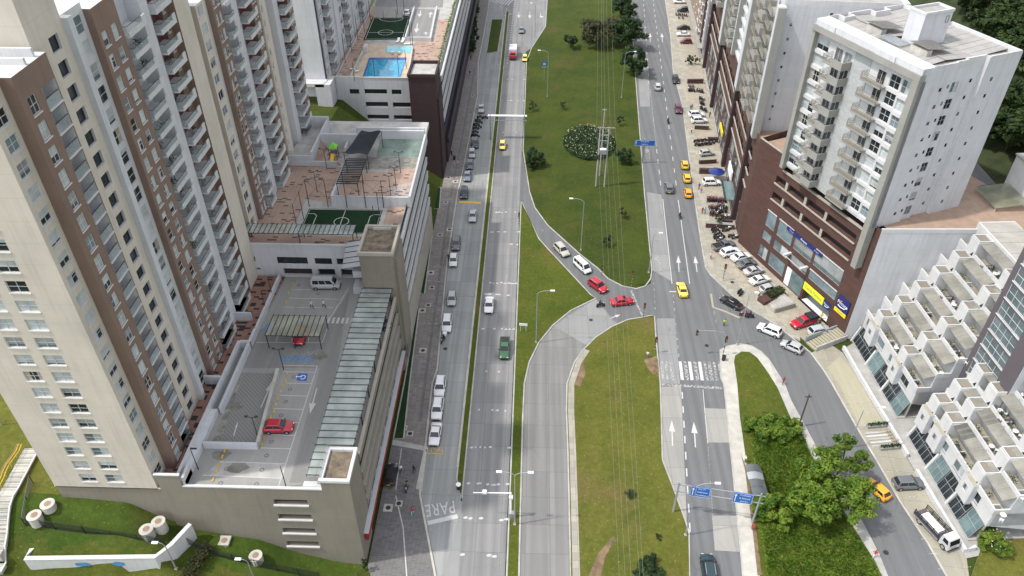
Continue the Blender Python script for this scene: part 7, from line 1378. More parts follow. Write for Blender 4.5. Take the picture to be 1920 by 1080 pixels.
def rider(p, az, sh_, lb, box=False, z=0.0, color='black'):
    moto(p, az, 'motorcycle ' + lb, z, color); person(p, az, sh_, 'black', 'person riding the motorcycle ' + lb, z, SIT)
    if box:
        c, s = math.cos(R(-az)), math.sin(R(-az)); T = thing('delivery_box', 'white delivery box on the motorcycle ' + lb, 'box', (p[0] + s * .75, p[1] - c * .75, z + .88), R(-az)); a = MB(); a.box(-.3, -.28, 0, .3, .28, .5, 'sign_white'); a.build('case', T); a = MB(); a.box(-.32, -.3, .501, .32, .3, .56, 'sign_white'); a.build('lid', T)
rider((-15.38, 102.10), 200, 'black', 'in the service lane near the lower white cars', True); rider((36.14, 190.78), 3, 'black', 'on the right avenue near the maroon car'); rider((32.72, 144.11), 3, 'black', 'between the white lane lines above the junction'); rider((13.43, 112.71), 70, 'black', 'waiting beside the red saloon')
rider((39.97, 110.54), -60, 'red', 'nearest the tip of the triangular traffic island'); rider((40.86, 110.56), -60, 'navy', 'at the kerb side of the pair by the traffic island'); rider((-17.48, 69.87), 180, 'grey', 'crossing the plaza', False, .12)
# ------------------------------------------------------------------ street furniture
def street_lamp(p, h, side, label, z=.12, group='street lamps', ln=2.2, double=False):
    T = thing('street_lamp', label, 'street lamp', (p[0], p[1], z), 0, group); a = MB(); a.tube((0, 0, 0), (0, 0, h - .6), .10, .06, 8, 'galvanised'); a.box(-.18, -.18, -.02, .18, .18, .2, 'concrete'); a.build('pole', T)
    for s in ((-1, 1) if double else (side,)):
        a = MB(); pts = [(0, 0, h - .62), (s * ln * .2, 0, h - .25), (s * ln * .5, 0, h), (s * ln, 0, h + .1)]; a.path(pts, .045, 6, 'galvanised'); a.build('arm', T); a = MB(); a.box(s * ln, -.16, h + .02, s * (ln + .75), .16, h + .16, 'sign_white'); a.build('lamp_head', T)
street_lamp((10.43, 130.88), 12.4, -1, 'tall street lamp in the middle of the big lawn beside the link road')
street_lamp((1.27, 102.17), 11.8, 1, 'tall street lamp on the triangular lawn'); street_lamp((24.96, 205.93), 13.4, 1, 'tall street lamp by the dark trees of the right avenue'); street_lamp((3.92, 206.02), 13.4, -1, 'tall street lamp by the small blue sign')
street_lamp((-1.53, 64.25), 11.4, 1, 'two armed street lamp on the grass strip of the curved road', double=True, ln=1.7); street_lamp((22.16, 63.24), 11.4, 1, 'street lamp at the kerb beside the near blue gantry'); street_lamp((37.12, 102.67), 11.8, 1, 'tall bare street lamp on the rounded pavement nose', ln=.8); street_lamp((49.56, 79.56), 9.0, 1, 'street lamp behind the big bright tree'); street_lamp((23.67, 123.55), 9.5, 1, 'thin street lamp on the corner of the big lawn', ln=.9)
street_lamp((0.13, 252.76), 11, -1, 'slim street lamp at the kink of the left avenue kerb', ln=1.0)
for p, h, lb in (((-70.78, 67.90, 14.01), 7.5, 'white street lamp beside the yellow railed stairs'),): street_lamp(p, h, 1, lb, p[2] - .1)
for px, lb in (((-43.27, 52.20, 6.52), 'white street lamp at the end of the retaining wall'), ((-33.81, 52.07, 3.70), 'white street lamp by the low shaft at the bottom')): street_lamp(px, 5.5, -1, lb, px[2] - .1, ln=.7)
def traffic_light(p, h, label, z=.12, az=180, arm=None):
    T = thing('traffic_light', label, 'traffic light', (p[0], p[1], z), R(-az), 'traffic lights of the junction')
    n = 8
    for i in range(n):
        a = MB(); a.tube((0, 0, h * i / n), (0, 0, h * (i + 1) / n), .07, .07, 6, 'dark_metal' if i % 2 else 'taupe_light'); a.build('pole_band', T)
    x = 0
    if arm:
        a = MB(); a.path([(0, 0, h), (arm * .12, 0, h + .7), (arm * .4, 0, h + 1.0), (arm, 0, h + 1.1)], .07, 6, 'steel'); a.build('arm', T); heads = ((0, h - .9), (arm, h + .5))
    else: heads = ((0, h),)
    for hx, hz in heads:
        a = MB(); a.box(hx - .18, -.16, hz - .5, hx + .18, .16, hz + .6, 'plastic_dark'); hd = a.build('signal_head', T)
        for k_, m in enumerate(('lens_red', 'lens_amber', 'lens_green')): a = MB(); a.tube((hx, .161, hz + .38 - k_ * .34), (hx, .2, hz + .38 - k_ * .34), .12, .12, 8, m); a.build('lens', hd)
for p, h, lb in (((19.86, 119.12), 3.2, 'traffic light with striped pole on the lawn corner'), ((14.19, 121.87), 2.4, 'dark traffic light beside the red estate car'), ((21.16, 109.67), 2.8, 'traffic light at the tip of the lower lawn'), ((22.14, 100.14), 3.0, 'traffic light left of the zebra crossing'), ((38.01, 121.36), 3.4, 'striped traffic light on the pavement before the parked row'), ((-2.64, 139.67), 2.8, 'small dark traffic light at the left avenue and link road')): traffic_light(p, h, lb)
traffic_light((34.04, 99.81), 4.6, 'traffic light with long white arm reaching over the right avenue', .12, 180, 5.2)
def gantry(A, B, h, label, panels, truss=False, z=.1, ph=2.0):
    d = Vector((B[0] - A[0], B[1] - A[1])); L = d.length; T = thing('sign_gantry', label, 'sign', (A[0], A[1], z), math.atan2(d.y, d.x))
    for x in (0, L): a = MB(); a.tube((x, 0, 0), (x, 0, h + .5), .16, .12, 8, 'galvanised'); a.build('post', T)
    for zz in ((h, h - 1.1) if truss else (h, h - ph + .3)): a = MB(); a.box(-.6, -.06, zz - .06, L + .6, .06, zz + .06, 'steel'); a.build('beam', T)
    if truss:
        for i in range(14): x0 = L * i / 14; a = MB(); a.tube((x0, 0, h - 1.1 if i % 2 else h), (x0 + L / 14, 0, h if i % 2 else h - 1.1), .04, .04, 4, 'steel'); a.build('brace', T)
        a = MB(); a.box(-.6, .07, h - .04, L + .6, .9, h + .04, 'sign_white'); a.build('walkway', T)
    for x0, x1, lines in panels:
        a = MB(); a.box(x0, -.22, h - ph, x1, -.1, h + .25, 'sign_blue'); pn = a.build('sign_panel', T)
        a = MB(); a.ribbon([(x0 + .06, h - ph + .06), (x1 - .06, h - ph + .06), (x1 - .06, h + .19), (x0 + .06, h + .19)], .05, 0, .01, 'sign_white', True); me = a.mesh('sign_border'); me.transform(Matrix.Rotation(math.pi / 2, 4, 'X')); link(me, 'sign_border', pn, (0, -.235, 0))
        for k_, (s, sz, fx) in enumerate(lines):
            me = text_mesh(s, sz, 'sign_white', .005); me.transform(Matrix.Rotation(math.pi / 2, 4, 'X')); link(me, 'lettering', pn, (x0 + (x1 - x0) * fx, -.24, h - .12 - k_ * (ph + .1) / max(2, len(lines))))
        a = MB(); a.box(x0 + .3, -.24, h - ph + .3, x0 + .4, -.225, h - .3, 'sign_white'); a.add([(x0 + .15, -.235, h - .35), (x0 + .55, -.235, h - .35), (x0 + .35, -.235, h)], [(0, 1, 2)], 'sign_white'); a.build('arrow', pn)
gantry((20.98, 67.04), (31.81, 65.42), 6.2, 'near sign gantry with two blue direction panels over the right avenue', [(1.65, 4.3, (('Cra 27', .34, .55), ('Cañaveral', .34, .6), ('Floridablanca', .3, .62))), (7.35, 10.0, (('Ciudadela', .34, .6), ('El Bosque', .34, .6), ('Carrera', .3, .6)))], ph=1.85)
gantry((26.86, 168.38), ((26.86, 168.38)[0] + .3, (26.86, 168.38)[1]), 6.0, 'small blue direction sign on a post beside the right avenue', [(-2.3, 2.6, (('Provenza', .5, .5), ('Centro', .5, .5)))], ph=1.3)
gantry((-10.9, (-6.02, 179.74)[1]), (-2.2, (-6.02, 179.74)[1]), 6.4, 'grey steel truss gantry over the left avenue', [], True)
p = (3.04, 217.95); T = thing('road_sign', 'small blue information board at the left edge of the big lawn', 'sign', (p[0], p[1], .1)); a = MB(); a.tube((0, 0, 0), (0, 0, 5.5), .06, .06, 6, 'galvanised'); a.build('post', T); a = MB(); a.box(-.75, -.1, 4.0, .75, -.05, 5.6, 'sign_blue'); a.build('panel', T); a = MB(); a.box(-.4, -.12, 4.5, .4, -.105, 5.2, 'lavender_white'); a.box(-.75, -.12, 3.9, .75, -.1, 4.0, 'sign_amber'); a.build('pictogram', T)
p = (-1.08, 105.12); T = thing('road_sign', 'blank white board on two legs on the triangular lawn', 'sign', (p[0], p[1], .1), R(-4)); a = MB(); a.box(-.75, -.03, 1.35, .75, .03, 1.9, 'sign_white'); a.build('panel', T)
for x in (-.5, .5): a = MB(); a.tube((x, 0, 0), (x, 0, 1.35), .03, .03, 5, 'sign_white'); a.build('leg', T)
p = (-2.09, 65.38); T = thing('camera_mast', 'white traffic camera mast with arm over the left avenue', 'camera mast', (p[0], p[1], .1)); a = MB(); a.tube((0, 0, 0), (0, 0, 5.6), .12, .1, 8, 'sign_white'); a.build('pole', T); a = MB(); a.tube((0, 0, 5.55), (-5.2, 0, 5.45), .08, .05, 6, 'sign_white'); a.build('arm', T)
for x, z in ((0, 4.5), (-3.6, 5.5)): a = MB(); a.box(x - .28, -.25, z, x + .28, .2, z + .4, 'sign_white'); a.build('camera_box', T)
a = MB(); a.box(-.35, -.3, 0, .4, .3, 1.2, 'steel'); a.build('cabinet', T)
for p, lb, c in (((-9.90, 70.09), 'white topped litter bin on the grass strip tip', 'sign_white'), ((-19.26, 168.62), 'dark litter bin on the left pavement', 'plastic_dark'), ((33.91, 98.59), 'dark litter bin beside the arm traffic light', 'plastic_dark')):
    T = thing('litter_bin', lb, 'bin', (p[0], p[1], .12)); a = MB(); a.tube((0, 0, 0), (0, 0, .9), .3, .36, 10, 'plastic_dark'); a.build('drum', T); a = MB(); a.tube((0, 0, .901), (0, 0, 1.0), .38, .38, 10, c); a.build('lid', T)
# bus shelter
A_, B_ = (32.76, 73.67), (31.87, 68.36); L = math.dist(A_, B_); T = thing('bus_shelter', 'bus shelter with curved smoked roof on the right avenue pavement', 'bus shelter', (A_[0] + .4, (A_[1] + B_[1]) / 2, .12)); a = MB(); n = 8
prof = [(-1.15 + 2.3 * i / n, 2.35 + .45 * math.sin(math.pi * (.12 + .88 * i / n))) for i in range(n + 1)]
for k_ in range(4):
    y0, y1 = -L / 2 + L * k_ / 4, -L / 2 + L * (k_ + 1) / 4 - .05; a = MB(); a.add([(x, y, z) for y in (y0, y1) for x, z in prof], [(i, i + 1, n + 2 + i, n + 1 + i) for i in range(n)], 'smoke_roof' if k_ != 2 else 'steel'); a.build('roof_panel', T)
for y in (-L / 2 + .2, 0, L / 2 - .2): a = MB(); a.tube((1.0, y, 0), (1.0, y, 2.5), .06, .06, 6, 'dark_metal'); a.path([(x, y, z - .04) for x, z in prof], .035, 4, 'dark_metal'); a.build('frame', T)
a = MB(); a.box(.4, -L / 2 + .6, .4, .8, L / 2 - .6, .48, 'galvanised'); a.box(.55, -L / 2 + .8, 0, .65, -L / 2 + .9, .4, 'galvanised'); a.box(.55, L / 2 - .9, 0, .65, L / 2 - .8, .4, 'galvanised'); a.build('bench', T); a = MB(); a.box(1.08, -L / 2 + .2, .3, 1.1, L / 2 - .2, 2.3, 'glass_mid'); a.build('back_panel', T)
# power line: twin pole with transformer, wires
PA1, PB1 = (14.98, 156.84), (16.97, 156.90)
T = thing('power_pole', 'twin concrete power pole carrying a grey transformer on the big lawn', 'power pole', ((PA1[0] + PB1[0]) / 2, PA1[1], .1)); hw = (PB1[0] - PA1[0]) / 2
for s in (-1, 1): a = MB(); a.tube((s * hw, 0, 0), (s * hw, 0, 15.2), .2, .13, 8, 'concrete'); a.build('pole', T)
for z in (15.0, 13.2, 11.8): a = MB(); a.box(-1.9 if z > 14 else -1.2, -.08, z - .07, 2.4 if z > 14 else 1.2, .08, z + .07, 'galvanised'); a.build('crossarm', T)
for x in (-1.8, .1, 2.3): a = MB(); a.tube((x, 0, 15.08), (x, 0, 15.4), .09, .06, 6, 'brick_dark'); a.build('insulator', T)
a = MB(); a.box(-.75, -.5, 8.6, .75, .5, 9.7, 'galvanised'); a.build('transformer', T); a = MB(); a.box(-.7, -.45, 9.701, .7, .45, 9.78, 'sign_white'); a.build('transformer_lid', T); a = MB(); a.box(-hw - .3, -.3, 7.2, -hw + .3, .25, 8.3, 'dark_metal'); a.build('switch_box', T)
p = (16.14, 161.83); T = thing('power_pole', 'single slender power pole just behind the twin pole', 'power pole', (p[0], p[1], .1)); a = MB(); a.tube((0, 0, 0), (0, 0, 17.2), .18, .11, 8, 'concrete'); a.build('pole', T); a = MB(); a.box(-.5, -.06, 16.9, .5, .06, 17.05, 'galvanised'); a.build('crossarm', T)
cx = (PA1[0] + PB1[0]) / 2
near = [(10.49, 47.63), (11.14, 47.65), (11.79, 47.67), (12.74, 47.70), (13.16, 47.71)]; mid = [cx - 1.8, cx - .7, cx + .1, cx + 1.2, cx + 2.3]; far_ = [(19.68, 244.61), (20.68, 244.64), (21.17, 244.66), (22.17, 244.68), (23.67, 244.73)]
for i in range(5):
    T = thing('power_cable', 'thin overhead power cable along the lawns, %s from the left avenue side' % ('first', 'second', 'third', 'fourth', 'fifth')[i], 'cable', (mid[i], PA1[1], 15.1), 0, 'overhead power cables'); a = MB(); P = []
    for k_ in range(13): t = k_ / 12; y = PA1[1] * (1 - t) + (near[i][1] - 25) * t; s = (near[i][0] - mid[i]) / (near[i][1] - PA1[1]); P.append(((y - PA1[1]) * s, y - PA1[1], .35 - 2.0 * t * (1 - t) * 1.2))
    a.path(P, .013, 4, 'wire'); P = [((far_[i][0] - mid[i]) * k_ / 8, (far_[i][1] - PA1[1]) * k_ / 8, .3 - 3 * (k_ / 8) * (1 - k_ / 8)) for k_ in range(9)]; a.path(P, .016, 4, 'wire'); a.build('strand', T)
p = (43.04, 83.70); T = thing('utility_pole', 'dark utility pole with boxes at its foot beside the side street path', 'power pole', (p[0], p[1], .13)); a = MB(); a.tube((0, 0, 0), (0, 0, 7.2), .15, .11, 7, 'bark'); a.build('pole', T); a = MB(); a.box(-.5, -.06, 6.6, .5, .06, 6.75, 'bark'); a.build('crossarm', T)
for x in (-.35, .3): a = MB(); a.box(x - .25, -.2, 0, x + .25, .2, .8, 'dark_purple'); a.build('meter_box', T)
# embankment: shafts, fence, retaining wall, stairs
for i, (p, h, lb) in enumerate((((-58.82, 56.14, 12.81), 1.0, 'round concrete shaft nearest the tower wall on the upper lawn'), ((-60.00, 54.82, 11.79), 1.5, 'tall round concrete shaft at the corner of the black fence'), ((-45.94, 56.15, 8.91), 1.8, 'tall round concrete shaft under the parking building wall'), ((-46.97, 54.97, 9.35), 1.4, 'round concrete shaft crossed by the black fence'), ((-34.33, 54.90, 4.53), 1.2, 'low round concrete shaft at the bottom edge by the fence'))):
    T = thing('inspection_shaft', lb, 'concrete shaft', (p[0], p[1], p[2] - .3)); a = MB(); a.tube((0, 0, 0), (0, 0, h), .8, .8, 18, 'concrete_pale'); a.build('ring', T); a = MB(); a.tube((0, 0, h + .001), (0, 0, h + .12), .86, .86, 18, 'concrete_pale'); a.tube((0, .05, h + .121), (0, .05, h + .14), .42, .42, 14, 'brick_tan'); a.build('cover', T)
p = (-38.74, 56.59, 6.03); T = thing('inspection_cover', 'square pale manhole slab on the lawn below the parking building', 'manhole', (p[0], p[1], p[2])); a = MB(); a.box(-.7, -.7, -.2, .7, .7, .1, 'concrete_pale'); a.build('slab', T); a = MB(); a.tube((0, 0, .101), (0, 0, .12), .4, .4, 12, 'brick_tan'); a.build('lid', T)
def fence(pts, h, label):
    T = thing('mesh_fence', label, 'fence', pts[0])
    O = Vector(pts[0])
    for a0, b0 in zip(pts, pts[1:]):
        A, B = Vector(a0) - O, Vector(b0) - O; n = max(1, int((B - A).length / 2.6)); rl = MB()
        for i in range(n + 1): c = A + (B - A) * i / n; a = MB(); a.tube((c.x, c.y, c.z - .3), (c.x, c.y, c.z + h), .05, .05, 5, 'dark_metal'); a.build('post', T)
        for z in (.1, h * .25, h * .5, h * .75, h - .05): rl.tube((A.x, A.y, A.z + z), (B.x, B.y, B.z + z), .025, .025, 4, 'dark_metal')
        rl.build('rail', T); wr = MB(); m = int((B - A).length / .085)
        for i in range(m): c = A + (B - A) * i / m; wr.tube((c.x, c.y, c.z + .05), (c.x, c.y, c.z + h - .05), .014, .014, 3, 'dark_metal', False)
        o = wr.build('wire_mesh', T); o['kind'] = 'stuff'
fence([(-62.39, 59.40, 13.37), (-61.42, 54.42, 11.53), (-54.13, 54.09, 10.67), (-44.86, 54.21, 8.41)], 1.5, 'black wire mesh fence round the upper lawn with the shafts'); fence([(-43.92, 55.57, 7.56), (-39.87, 54.58, 5.97), (-34.28, 54.13, 4.31), (-26.71, 54.67, 0.94)], 1.5, 'black wire mesh fence below the parking building wall')
W = [(-60.4, 52.6), (-60.6, 51.2), (-44.9, 51.9), (-43.6, 53.6), (-42.3, 56.6)]; zt = 9.5
T = thing('retaining_wall', 'low white retaining wall with blue paint patches around the front lawn', 'wall', (-44.9, 51.9, 0)); a = MB(); a.ribbon([(p[0] + 44.9, p[1] - 51.9) for p in W], .45, 5.5, zt, 'white_trim'); a.build('wall', T); a = MB(); a.ribbon([(p[0] + 44.9, p[1] - 51.9) for p in W], .55, zt + .001, zt + .08, 'white_trim'); a.build('coping', T)
for x, wd in ((-9.0, 1.0), (-4.6, .8)): a = MB(); q = random.Random(int(x)); a.add([(x + wd * math.cos(t * .63) * (.8 + .4 * q.random()), -.34 + x * .0446, 8.5 + .4 * math.sin(t * .63) * (.7 + .5 * q.random())) for t in range(10)], [tuple(range(10))], 'blue_paint'); a.build('paint_patch', T)
def gz(x, y): return bank_z(x, y) if y < 58 else bank_z(x, 58) - .1 + (y - 58) * .05
def gpt(ax, ay, bx, by, t): x, y = ax + (bx - ax) * t, ay + (by - ay) * t; return x, y, gz(x, y)
A, B = (-64.89, 64.31, 13.57), (-64.05, 49.73, 8.48); T = struct(link(None, 'stairs')); n = 40; dx, dy = B[0] - A[0], B[1] - A[1]; ang = math.atan2(dy, dx) - math.pi / 2; L = math.hypot(dx, dy)
for i in range(n):
    x, y, z = gpt(A[0], A[1], B[0], B[1], (i + .5) / n); lnd = i % 10 > 7; a = MB(); a.obox(x, y, z - .8, z + .28 + (0 if lnd else .05 * (i % 2)), 1.9, L / n * .96, ang, 'concrete_pale'); st_ = a.build('step', T)
    if not lnd: a = MB(); a.obox(x, y, z + .2, z + .36, 1.92, L / n * .22, ang, 'grey_paint'); a.build('nosing', st_)
a = MB()
for k_ in range(12): p, r_ = gpt(A[0], A[1], B[0], B[1], k_ / 12), gpt(A[0], A[1], B[0], B[1], (k_ + 1) / 12); a.tube((p[0] + 1.05, p[1], p[2] + .35), (r_[0] + 1.05, r_[1], r_[2] + .35), .12, .12, 4, 'white_trim')
a.build('edge_kerb', T)
T2 = thing('handrail', 'yellow double handrail winding down the concrete stairs at the left edge', 'handrail', (A[0] - 1.3, A[1], A[2]))
for dx_, m in ((0, 'yellow_paint'), (.4, 'yellow_paint'), (-.2, 'brick_tan')):
    a = MB(); P = [gpt(A[0], A[1], B[0], B[1], t / 14) for t in range(15)]; a.path([(p[0] - A[0] + dx_ - .1 + .15 * math.sin(i * 1.4), p[1] - A[1], p[2] - A[2] + 1.1) for i, p in enumerate(P)], .055, 5, m); a.build('rail', T2)
for i in range(11): p = gpt(A[0], A[1], B[0], B[1], i / 10); a = MB(); a.tube((p[0] - A[0], p[1] - A[1], p[2] - A[2] - .2), (p[0] - A[0], p[1] - A[1], p[2] - A[2] + 1.1), .04, .04, 4, 'yellow_paint'); a.build('post', T2)

# ------------------------------------------------------------------ trees and planting
def crown_mesh(seed, rx, rz, clumps, per, leaf, m, cr=(.16, .30)):
    q = random.Random(seed); a = MB(); C = []
    for i in range(clumps):
        while True:
            v = Vector((q.uniform(-1, 1), q.uniform(-1, 1), q.uniform(-.75, 1)))
            if .4 < v.length < 1 + .22 * math.sin(3 * math.atan2(v.y, v.x) + seed): break
        C.append((Vector((v.x * rx, v.y * rx, v.z * rz)), q.uniform(*cr) * rx))
    vs, fs = [], []
    for c, r in C:
        for k_ in range(per):
            d = Vector((q.gauss(0, 1), q.gauss(0, 1), q.gauss(0, .75))); d = d.normalized() * r * (q.random() ** .4)
            u = Vector((q.uniform(-1, 1), q.uniform(-1, 1), q.uniform(-.5, .5))).normalized(); w_ = (d.normalized() + Vector((q.uniform(-.7, .7), q.uniform(-.7, .7), .6))).normalized(); v = u.cross(w_)
            if v.length < .05: continue
            v.normalize(); u = v.cross(w_).normalized(); s = leaf * q.uniform(.6, 1.3); o = c + d; b = len(vs); vs += [o - u * s, o - v * s * .45, o + u * s, o + v * s * .45]; fs.append((b, b + 1, b + 2, b + 3))
    a.add(vs, fs, m); return a.mesh('crown'), C
def trunk_mesh(seed, h, r, C, zc):
    q = random.Random(seed); a = MB(); p = Vector((0, 0, 0)); seg = 4
    for i in range(seg): n = Vector((q.uniform(-.12, .12) * h * .3, q.uniform(-.12, .12) * h * .3, h * (i + 1) / seg)); a.tube(p, n, r * (1 - .12 * i), r * (1 - .12 * (i + 1)), 7, 'bark', False); p = n
    for c, _ in C[::max(1, len(C) // 9)]: e = Vector((c.x, c.y, c.z + zc)); mid_ = p.lerp(e, .5) + Vector((0, 0, .1 * h)); a.tube(p, mid_, r * .45, r * .3, 5, 'bark', False); a.tube(mid_, e, r * .3, r * .08, 5, 'bark', False)
    return a.mesh('trunk')
TM = {}
def tree(name, label, p, z, h, rx, rz, leafm, seed, clumps=30, per=90, leaf=.35, group=None, cat='tree', s=1.0, rot=0.0, cr=(.16, .30)):
    k_ = (h, rx, rz, leafm, seed, clumps, per)
    if k_ not in TM: cm, C = crown_mesh(seed, rx, rz, clumps, per, leaf, leafm, cr); TM[k_] = (cm, trunk_mesh(seed, h * .6, max(.08, rx * .055), C, h))
    T = thing(name, label, cat, (p[0], p[1], z), rot, group); T.scale = (s, s, s); link(TM[k_][0], 'crown', T, (0, 0, h)); link(TM[k_][1], 'trunk', T); return T
p = (41.67, 67.39); tree('broadleaf_tree', 'large bright green tree overhanging the side street by the yellow taxi', p, .1, 5.4, 5.5, 3.0, 'leaf_bright', 3, 135, 120, .25, cr=(.10, .19))
p = (45.88, 73.65); tree('broadleaf_tree', 'upper part of the bright trees, a smaller crown in front of the street lamp', p, .1, 5.4, 3.0, 1.9, 'leaf_bright', 4, 42, 100, .25, cr=(.13, .24))
p = (34.76, 66.46); tree('bush', 'dense rounded bush beside the near gantry post', p, .1, 1.9, 2.6, 1.7, 'leaf_bright', 5, 45, 130, .24, None, 'bush')
for p, lb, sd in (((36.93, 82.19), 'tall leafy bush at the pavement edge above the bus shelter', 6), ((39.59, 82.27), 'leafy bush filling the island just right of its twin', 7)): tree('bush', lb, p, .1, 1.5, 2.7, 1.4, 'leaf_bright', sd, 46, 130, .26, None, 'bush')
tree('bush', 'dark round bush casting a shadow by the left avenue', (0.65, 165.95), .1, 2.2, 2.5, 2.0, 'leaf_dark', 8, 34, 90, .32, None, 'bush'); tree('bush', 'dark bush beside the power poles', (22.40, 168.20), .1, 2.2, 2.1, 1.9, 'leaf_dark', 9, 26, 80, .32, None, 'bush')
tree('bush', 'dark spreading bush at the bottom of the lower lawn', (16.23, 57.50), .1, .9, 1.9, 1.0, 'leaf_dark', 10, 34, 110, .2, None, 'bush'); tree('bush', 'small bush alone on the lower lawn', (15.03, 69.59), .1, .6, .75, .6, 'leaf_dark', 12, 12, 60, .16, None, 'bush'); tree('bush', 'low sprig near the gantry on the lower lawn', (18.46, 62.65), .1, .3, .45, .3, 'leaf_dark', 13, 7, 30, .15, None, 'bush')
tree('broadleaf_tree', 'spreading olive crowned tree at the top of the big lawn', (20.88, 246.29), .1, 5.0, 6.3, 3.0, 'leaf_olive', 14, 60, 100, .42); tree('broadleaf_tree', 'dark tree standing over the kerb of the right avenue', (29.82, 243.79), .1, 5.6, 5.2, 4.2, 'leaf_dark', 15, 54, 100, .42); tree('broadleaf_tree', 'topmost dark tree beside the right avenue', (29.86, 270.24), .1, 5.0, 4.6, 3.4, 'leaf_dark', 16, 44, 90, .42)
tree('broadleaf_tree', 'dark tree with overhanging crown behind the tall street lamp', (29.78, 222.65), .1, 4.6, 3.9, 3.6, 'leaf_dark', 17, 44, 95, .4); tree('broadleaf_tree', 'small round tree on the left of the big lawn', (11.61, 242.95), .1, 2.6, 2.2, 1.5, 'leaf_dark', 18, 22, 70, .36)
for i, (p, lb, r_, lm_) in enumerate((((15.89, 132.51), 'thin dark sapling in the lower part of the big lawn', 1.1, 'leaf_dark'), ((20.13, 143.49), 'sparse sapling near the right avenue kerb', .9, 'leaf_olive'), ((8.09, 197.70), 'bare slender sapling left of the flower bed', .8, 'leaf_olive'), ((-0.27, 196.44), 'small yellowish sapling by the truss gantry', 1.1, 'leaf_olive'), ((23.02, 188.35), 'small dark shrub above the flower bed', 1.0, 'leaf_dark'), ((47.68, 230.66), 'low dark shrub before the far forecourt', 1.4, 'leaf_dark'), ((49.88, 231.15), 'second low shrub before the far forecourt', 1.2, 'leaf_dark'), ((40.14, 140.69), 'small dark shrub among the motorcycles', 1.0, 'leaf_dark'))):
    tree('sapling', lb, p, .1, 1.6, r_, 1.2, lm_, 30 + i, 12, 45, .22, None, 'tree')
for i, p in enumerate(((-21.51, 260.65), (-20.58, 252.55), (-20.39, 244.81), (-20.54, 237.43), (-21.23, 272.52))): tree('street_tree', 'dark street tree beside the far white facade, %s from the plaza end' % ('fourth', 'third', 'second', 'first', 'fifth')[i], p, .1, 2.6, 2.0, 1.8, 'leaf_dark', 40, 24, 70, .34, 'street trees by the far white facade', 'tree', 1.0, i * 1.3)
tree('bush', 'thin conifer at the corner of the parking building', (-21.24, 56.58), 0, 1.6, .4, 1.6, 'leaf_dark', 50, 14, 50, .15, None, 'bush')
# flower bed
def mass(name, label, pts_fn, n, m, leaf, seed, hz=1.0, wd=.35):
    q = random.Random(seed); a = MB(); vs, fs = [], []
    for i in range(n):
        x, y, z = pts_fn(q); u = Vector((q.uniform(-1, 1), q.uniform(-1, 1), q.uniform(-.3, 1) * hz)).normalized(); v = u.orthogonal().normalized(); s = leaf * q.uniform(.6, 1.3); o = Vector((x, y, z)); b = len(vs); vs += [o - u * s * .2 - v * s * wd, o - u * s * .2 + v * s * wd, o + u * s]; fs.append((b, b + 1, b + 2))
    a.add(vs, fs, m)
    return a
fc = (14.48, 178.02); rx_, ry_ = 6.6, 9.0
def fb(q):
    t = q.random() * 6.283; r = math.sqrt(q.random()); return (r * rx_ * math.cos(t), r * ry_ * math.sin(t), .15 + (1 - r * r * .7) * q.random() * 1.5)
T = thing('flower_bed', 'large oval flower bed of dark shrubs with white blossoms on the big lawn', 'flower bed', (fc[0], fc[1], .1)); mass('x', '', fb, 9000, 'leaf_dark', .42, 3).build('shrub_leaves', T); o = mass('x', '', lambda q: (lambda p: (p[0], p[1], p[2] * .5 + 1.0))(fb(q)), 420, 'petal', .22, 4).build('blossoms', T)
p = (63.64, 62.60); T = thing('flowering_bush', 'large round bush with white blossoms in the corner lawn by the houses', 'bush', (p[0], p[1], .1)); cm, C = crown_mesh(61, 1.9, 1.5, 40, 120, .22, 'leaf_bright'); link(cm, 'leaves', T, (0, 0, 1.4)); mass('x', '', lambda q: (q.uniform(-1.6, 1.6), q.uniform(-1.7, 1.3), q.uniform(1.6, 2.7)), 60, 'petal', .2, 8).build('blossoms', T)
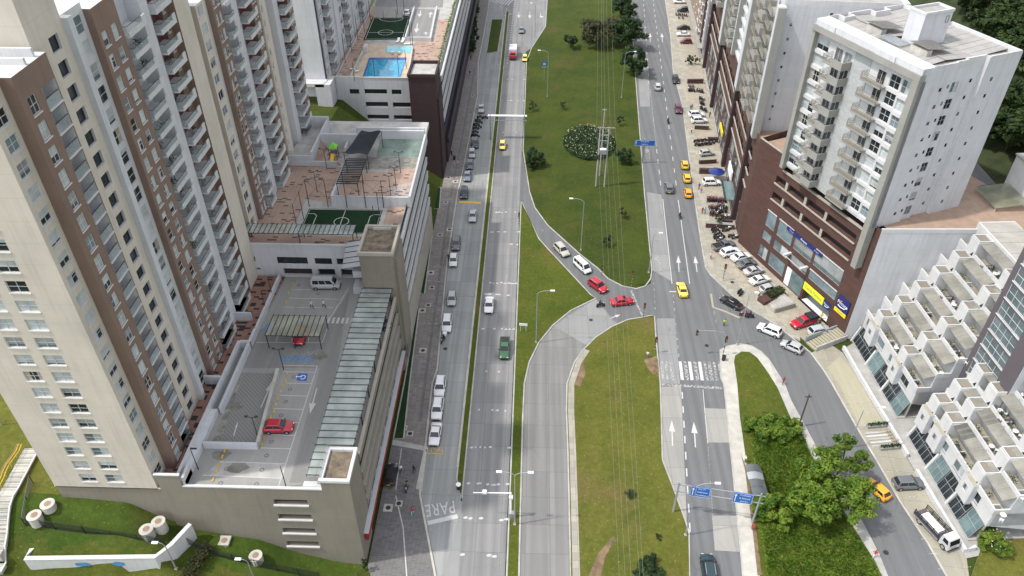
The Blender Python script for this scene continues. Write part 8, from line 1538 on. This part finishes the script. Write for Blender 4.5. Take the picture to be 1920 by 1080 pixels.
# tall grass on the island, hedge bank and wood on the hillside
Pg = [(35.48, 84.60), (43.00, 82.59), (43.47, 75.28), (45.55, 64.27), (46.79, 59.22), (46.75, 57.04), (32.02, 56.60), (32.81, 63.89), (33.90, 70.17), (34.68, 78.07)]
def inside(x, y, P):
    c = False
    for i in range(len(P)):
        (x1, y1), (x2, y2) = P[i], P[i - 1]
        if (y1 > y) != (y2 > y) and x < (x2 - x1) * (y - y1) / (y2 - y1) + x1: c = not c
    return c
def tg(q):
    while True:
        x, y = q.uniform(min(p[0] for p in Pg), max(p[0] for p in Pg)), q.uniform(min(p[1] for p in Pg), max(p[1] for p in Pg))
        if inside(x, y, Pg): return (x, y, .12 + q.random() * (.25 + .35 * (math.sin(x * 1.3) * math.sin(y * .9) + 1) / 2))
gm = mass('x', '', tg, 60000, 'leaf_tall_grass', .55, 9, hz=2.6, wd=.12); gm.slot('leaf_dry'); gm.mi = [1 if (i * 7919) % 100 < 22 else 0 for i in range(len(gm.f))]; o = gm.build('tall_grass'); tag(o, 'rank tall green grass covering the planted island by the bus shelter', 'grass', None, 'stuff')
A, B = (-41.63, 51.09, 6.15), (-40.24, 55.20, 6.18)
o = mass('x', '', lambda q: (lambda t: (A[0] + (B[0] - A[0]) * t + q.gauss(0, .35), A[1] + (B[1] - A[1]) * t + q.gauss(0, .3), A[2] + (B[2] - A[2]) * t + q.random() * 1.0))(q.random()), 3500, 'leaf_olive', .25, 12).build('hedge'); tag(o, 'short ragged hedge on the grass bank below the parking building', 'hedge')
q = random.Random(77); k_ = 0
while k_ < 210:
    x, y = 78 + q.random() * 72, 98 + q.random() * 150
    if 100 < y < 245 and x < (82 if y < 150 else 90) + (y - 100) * .11: continue
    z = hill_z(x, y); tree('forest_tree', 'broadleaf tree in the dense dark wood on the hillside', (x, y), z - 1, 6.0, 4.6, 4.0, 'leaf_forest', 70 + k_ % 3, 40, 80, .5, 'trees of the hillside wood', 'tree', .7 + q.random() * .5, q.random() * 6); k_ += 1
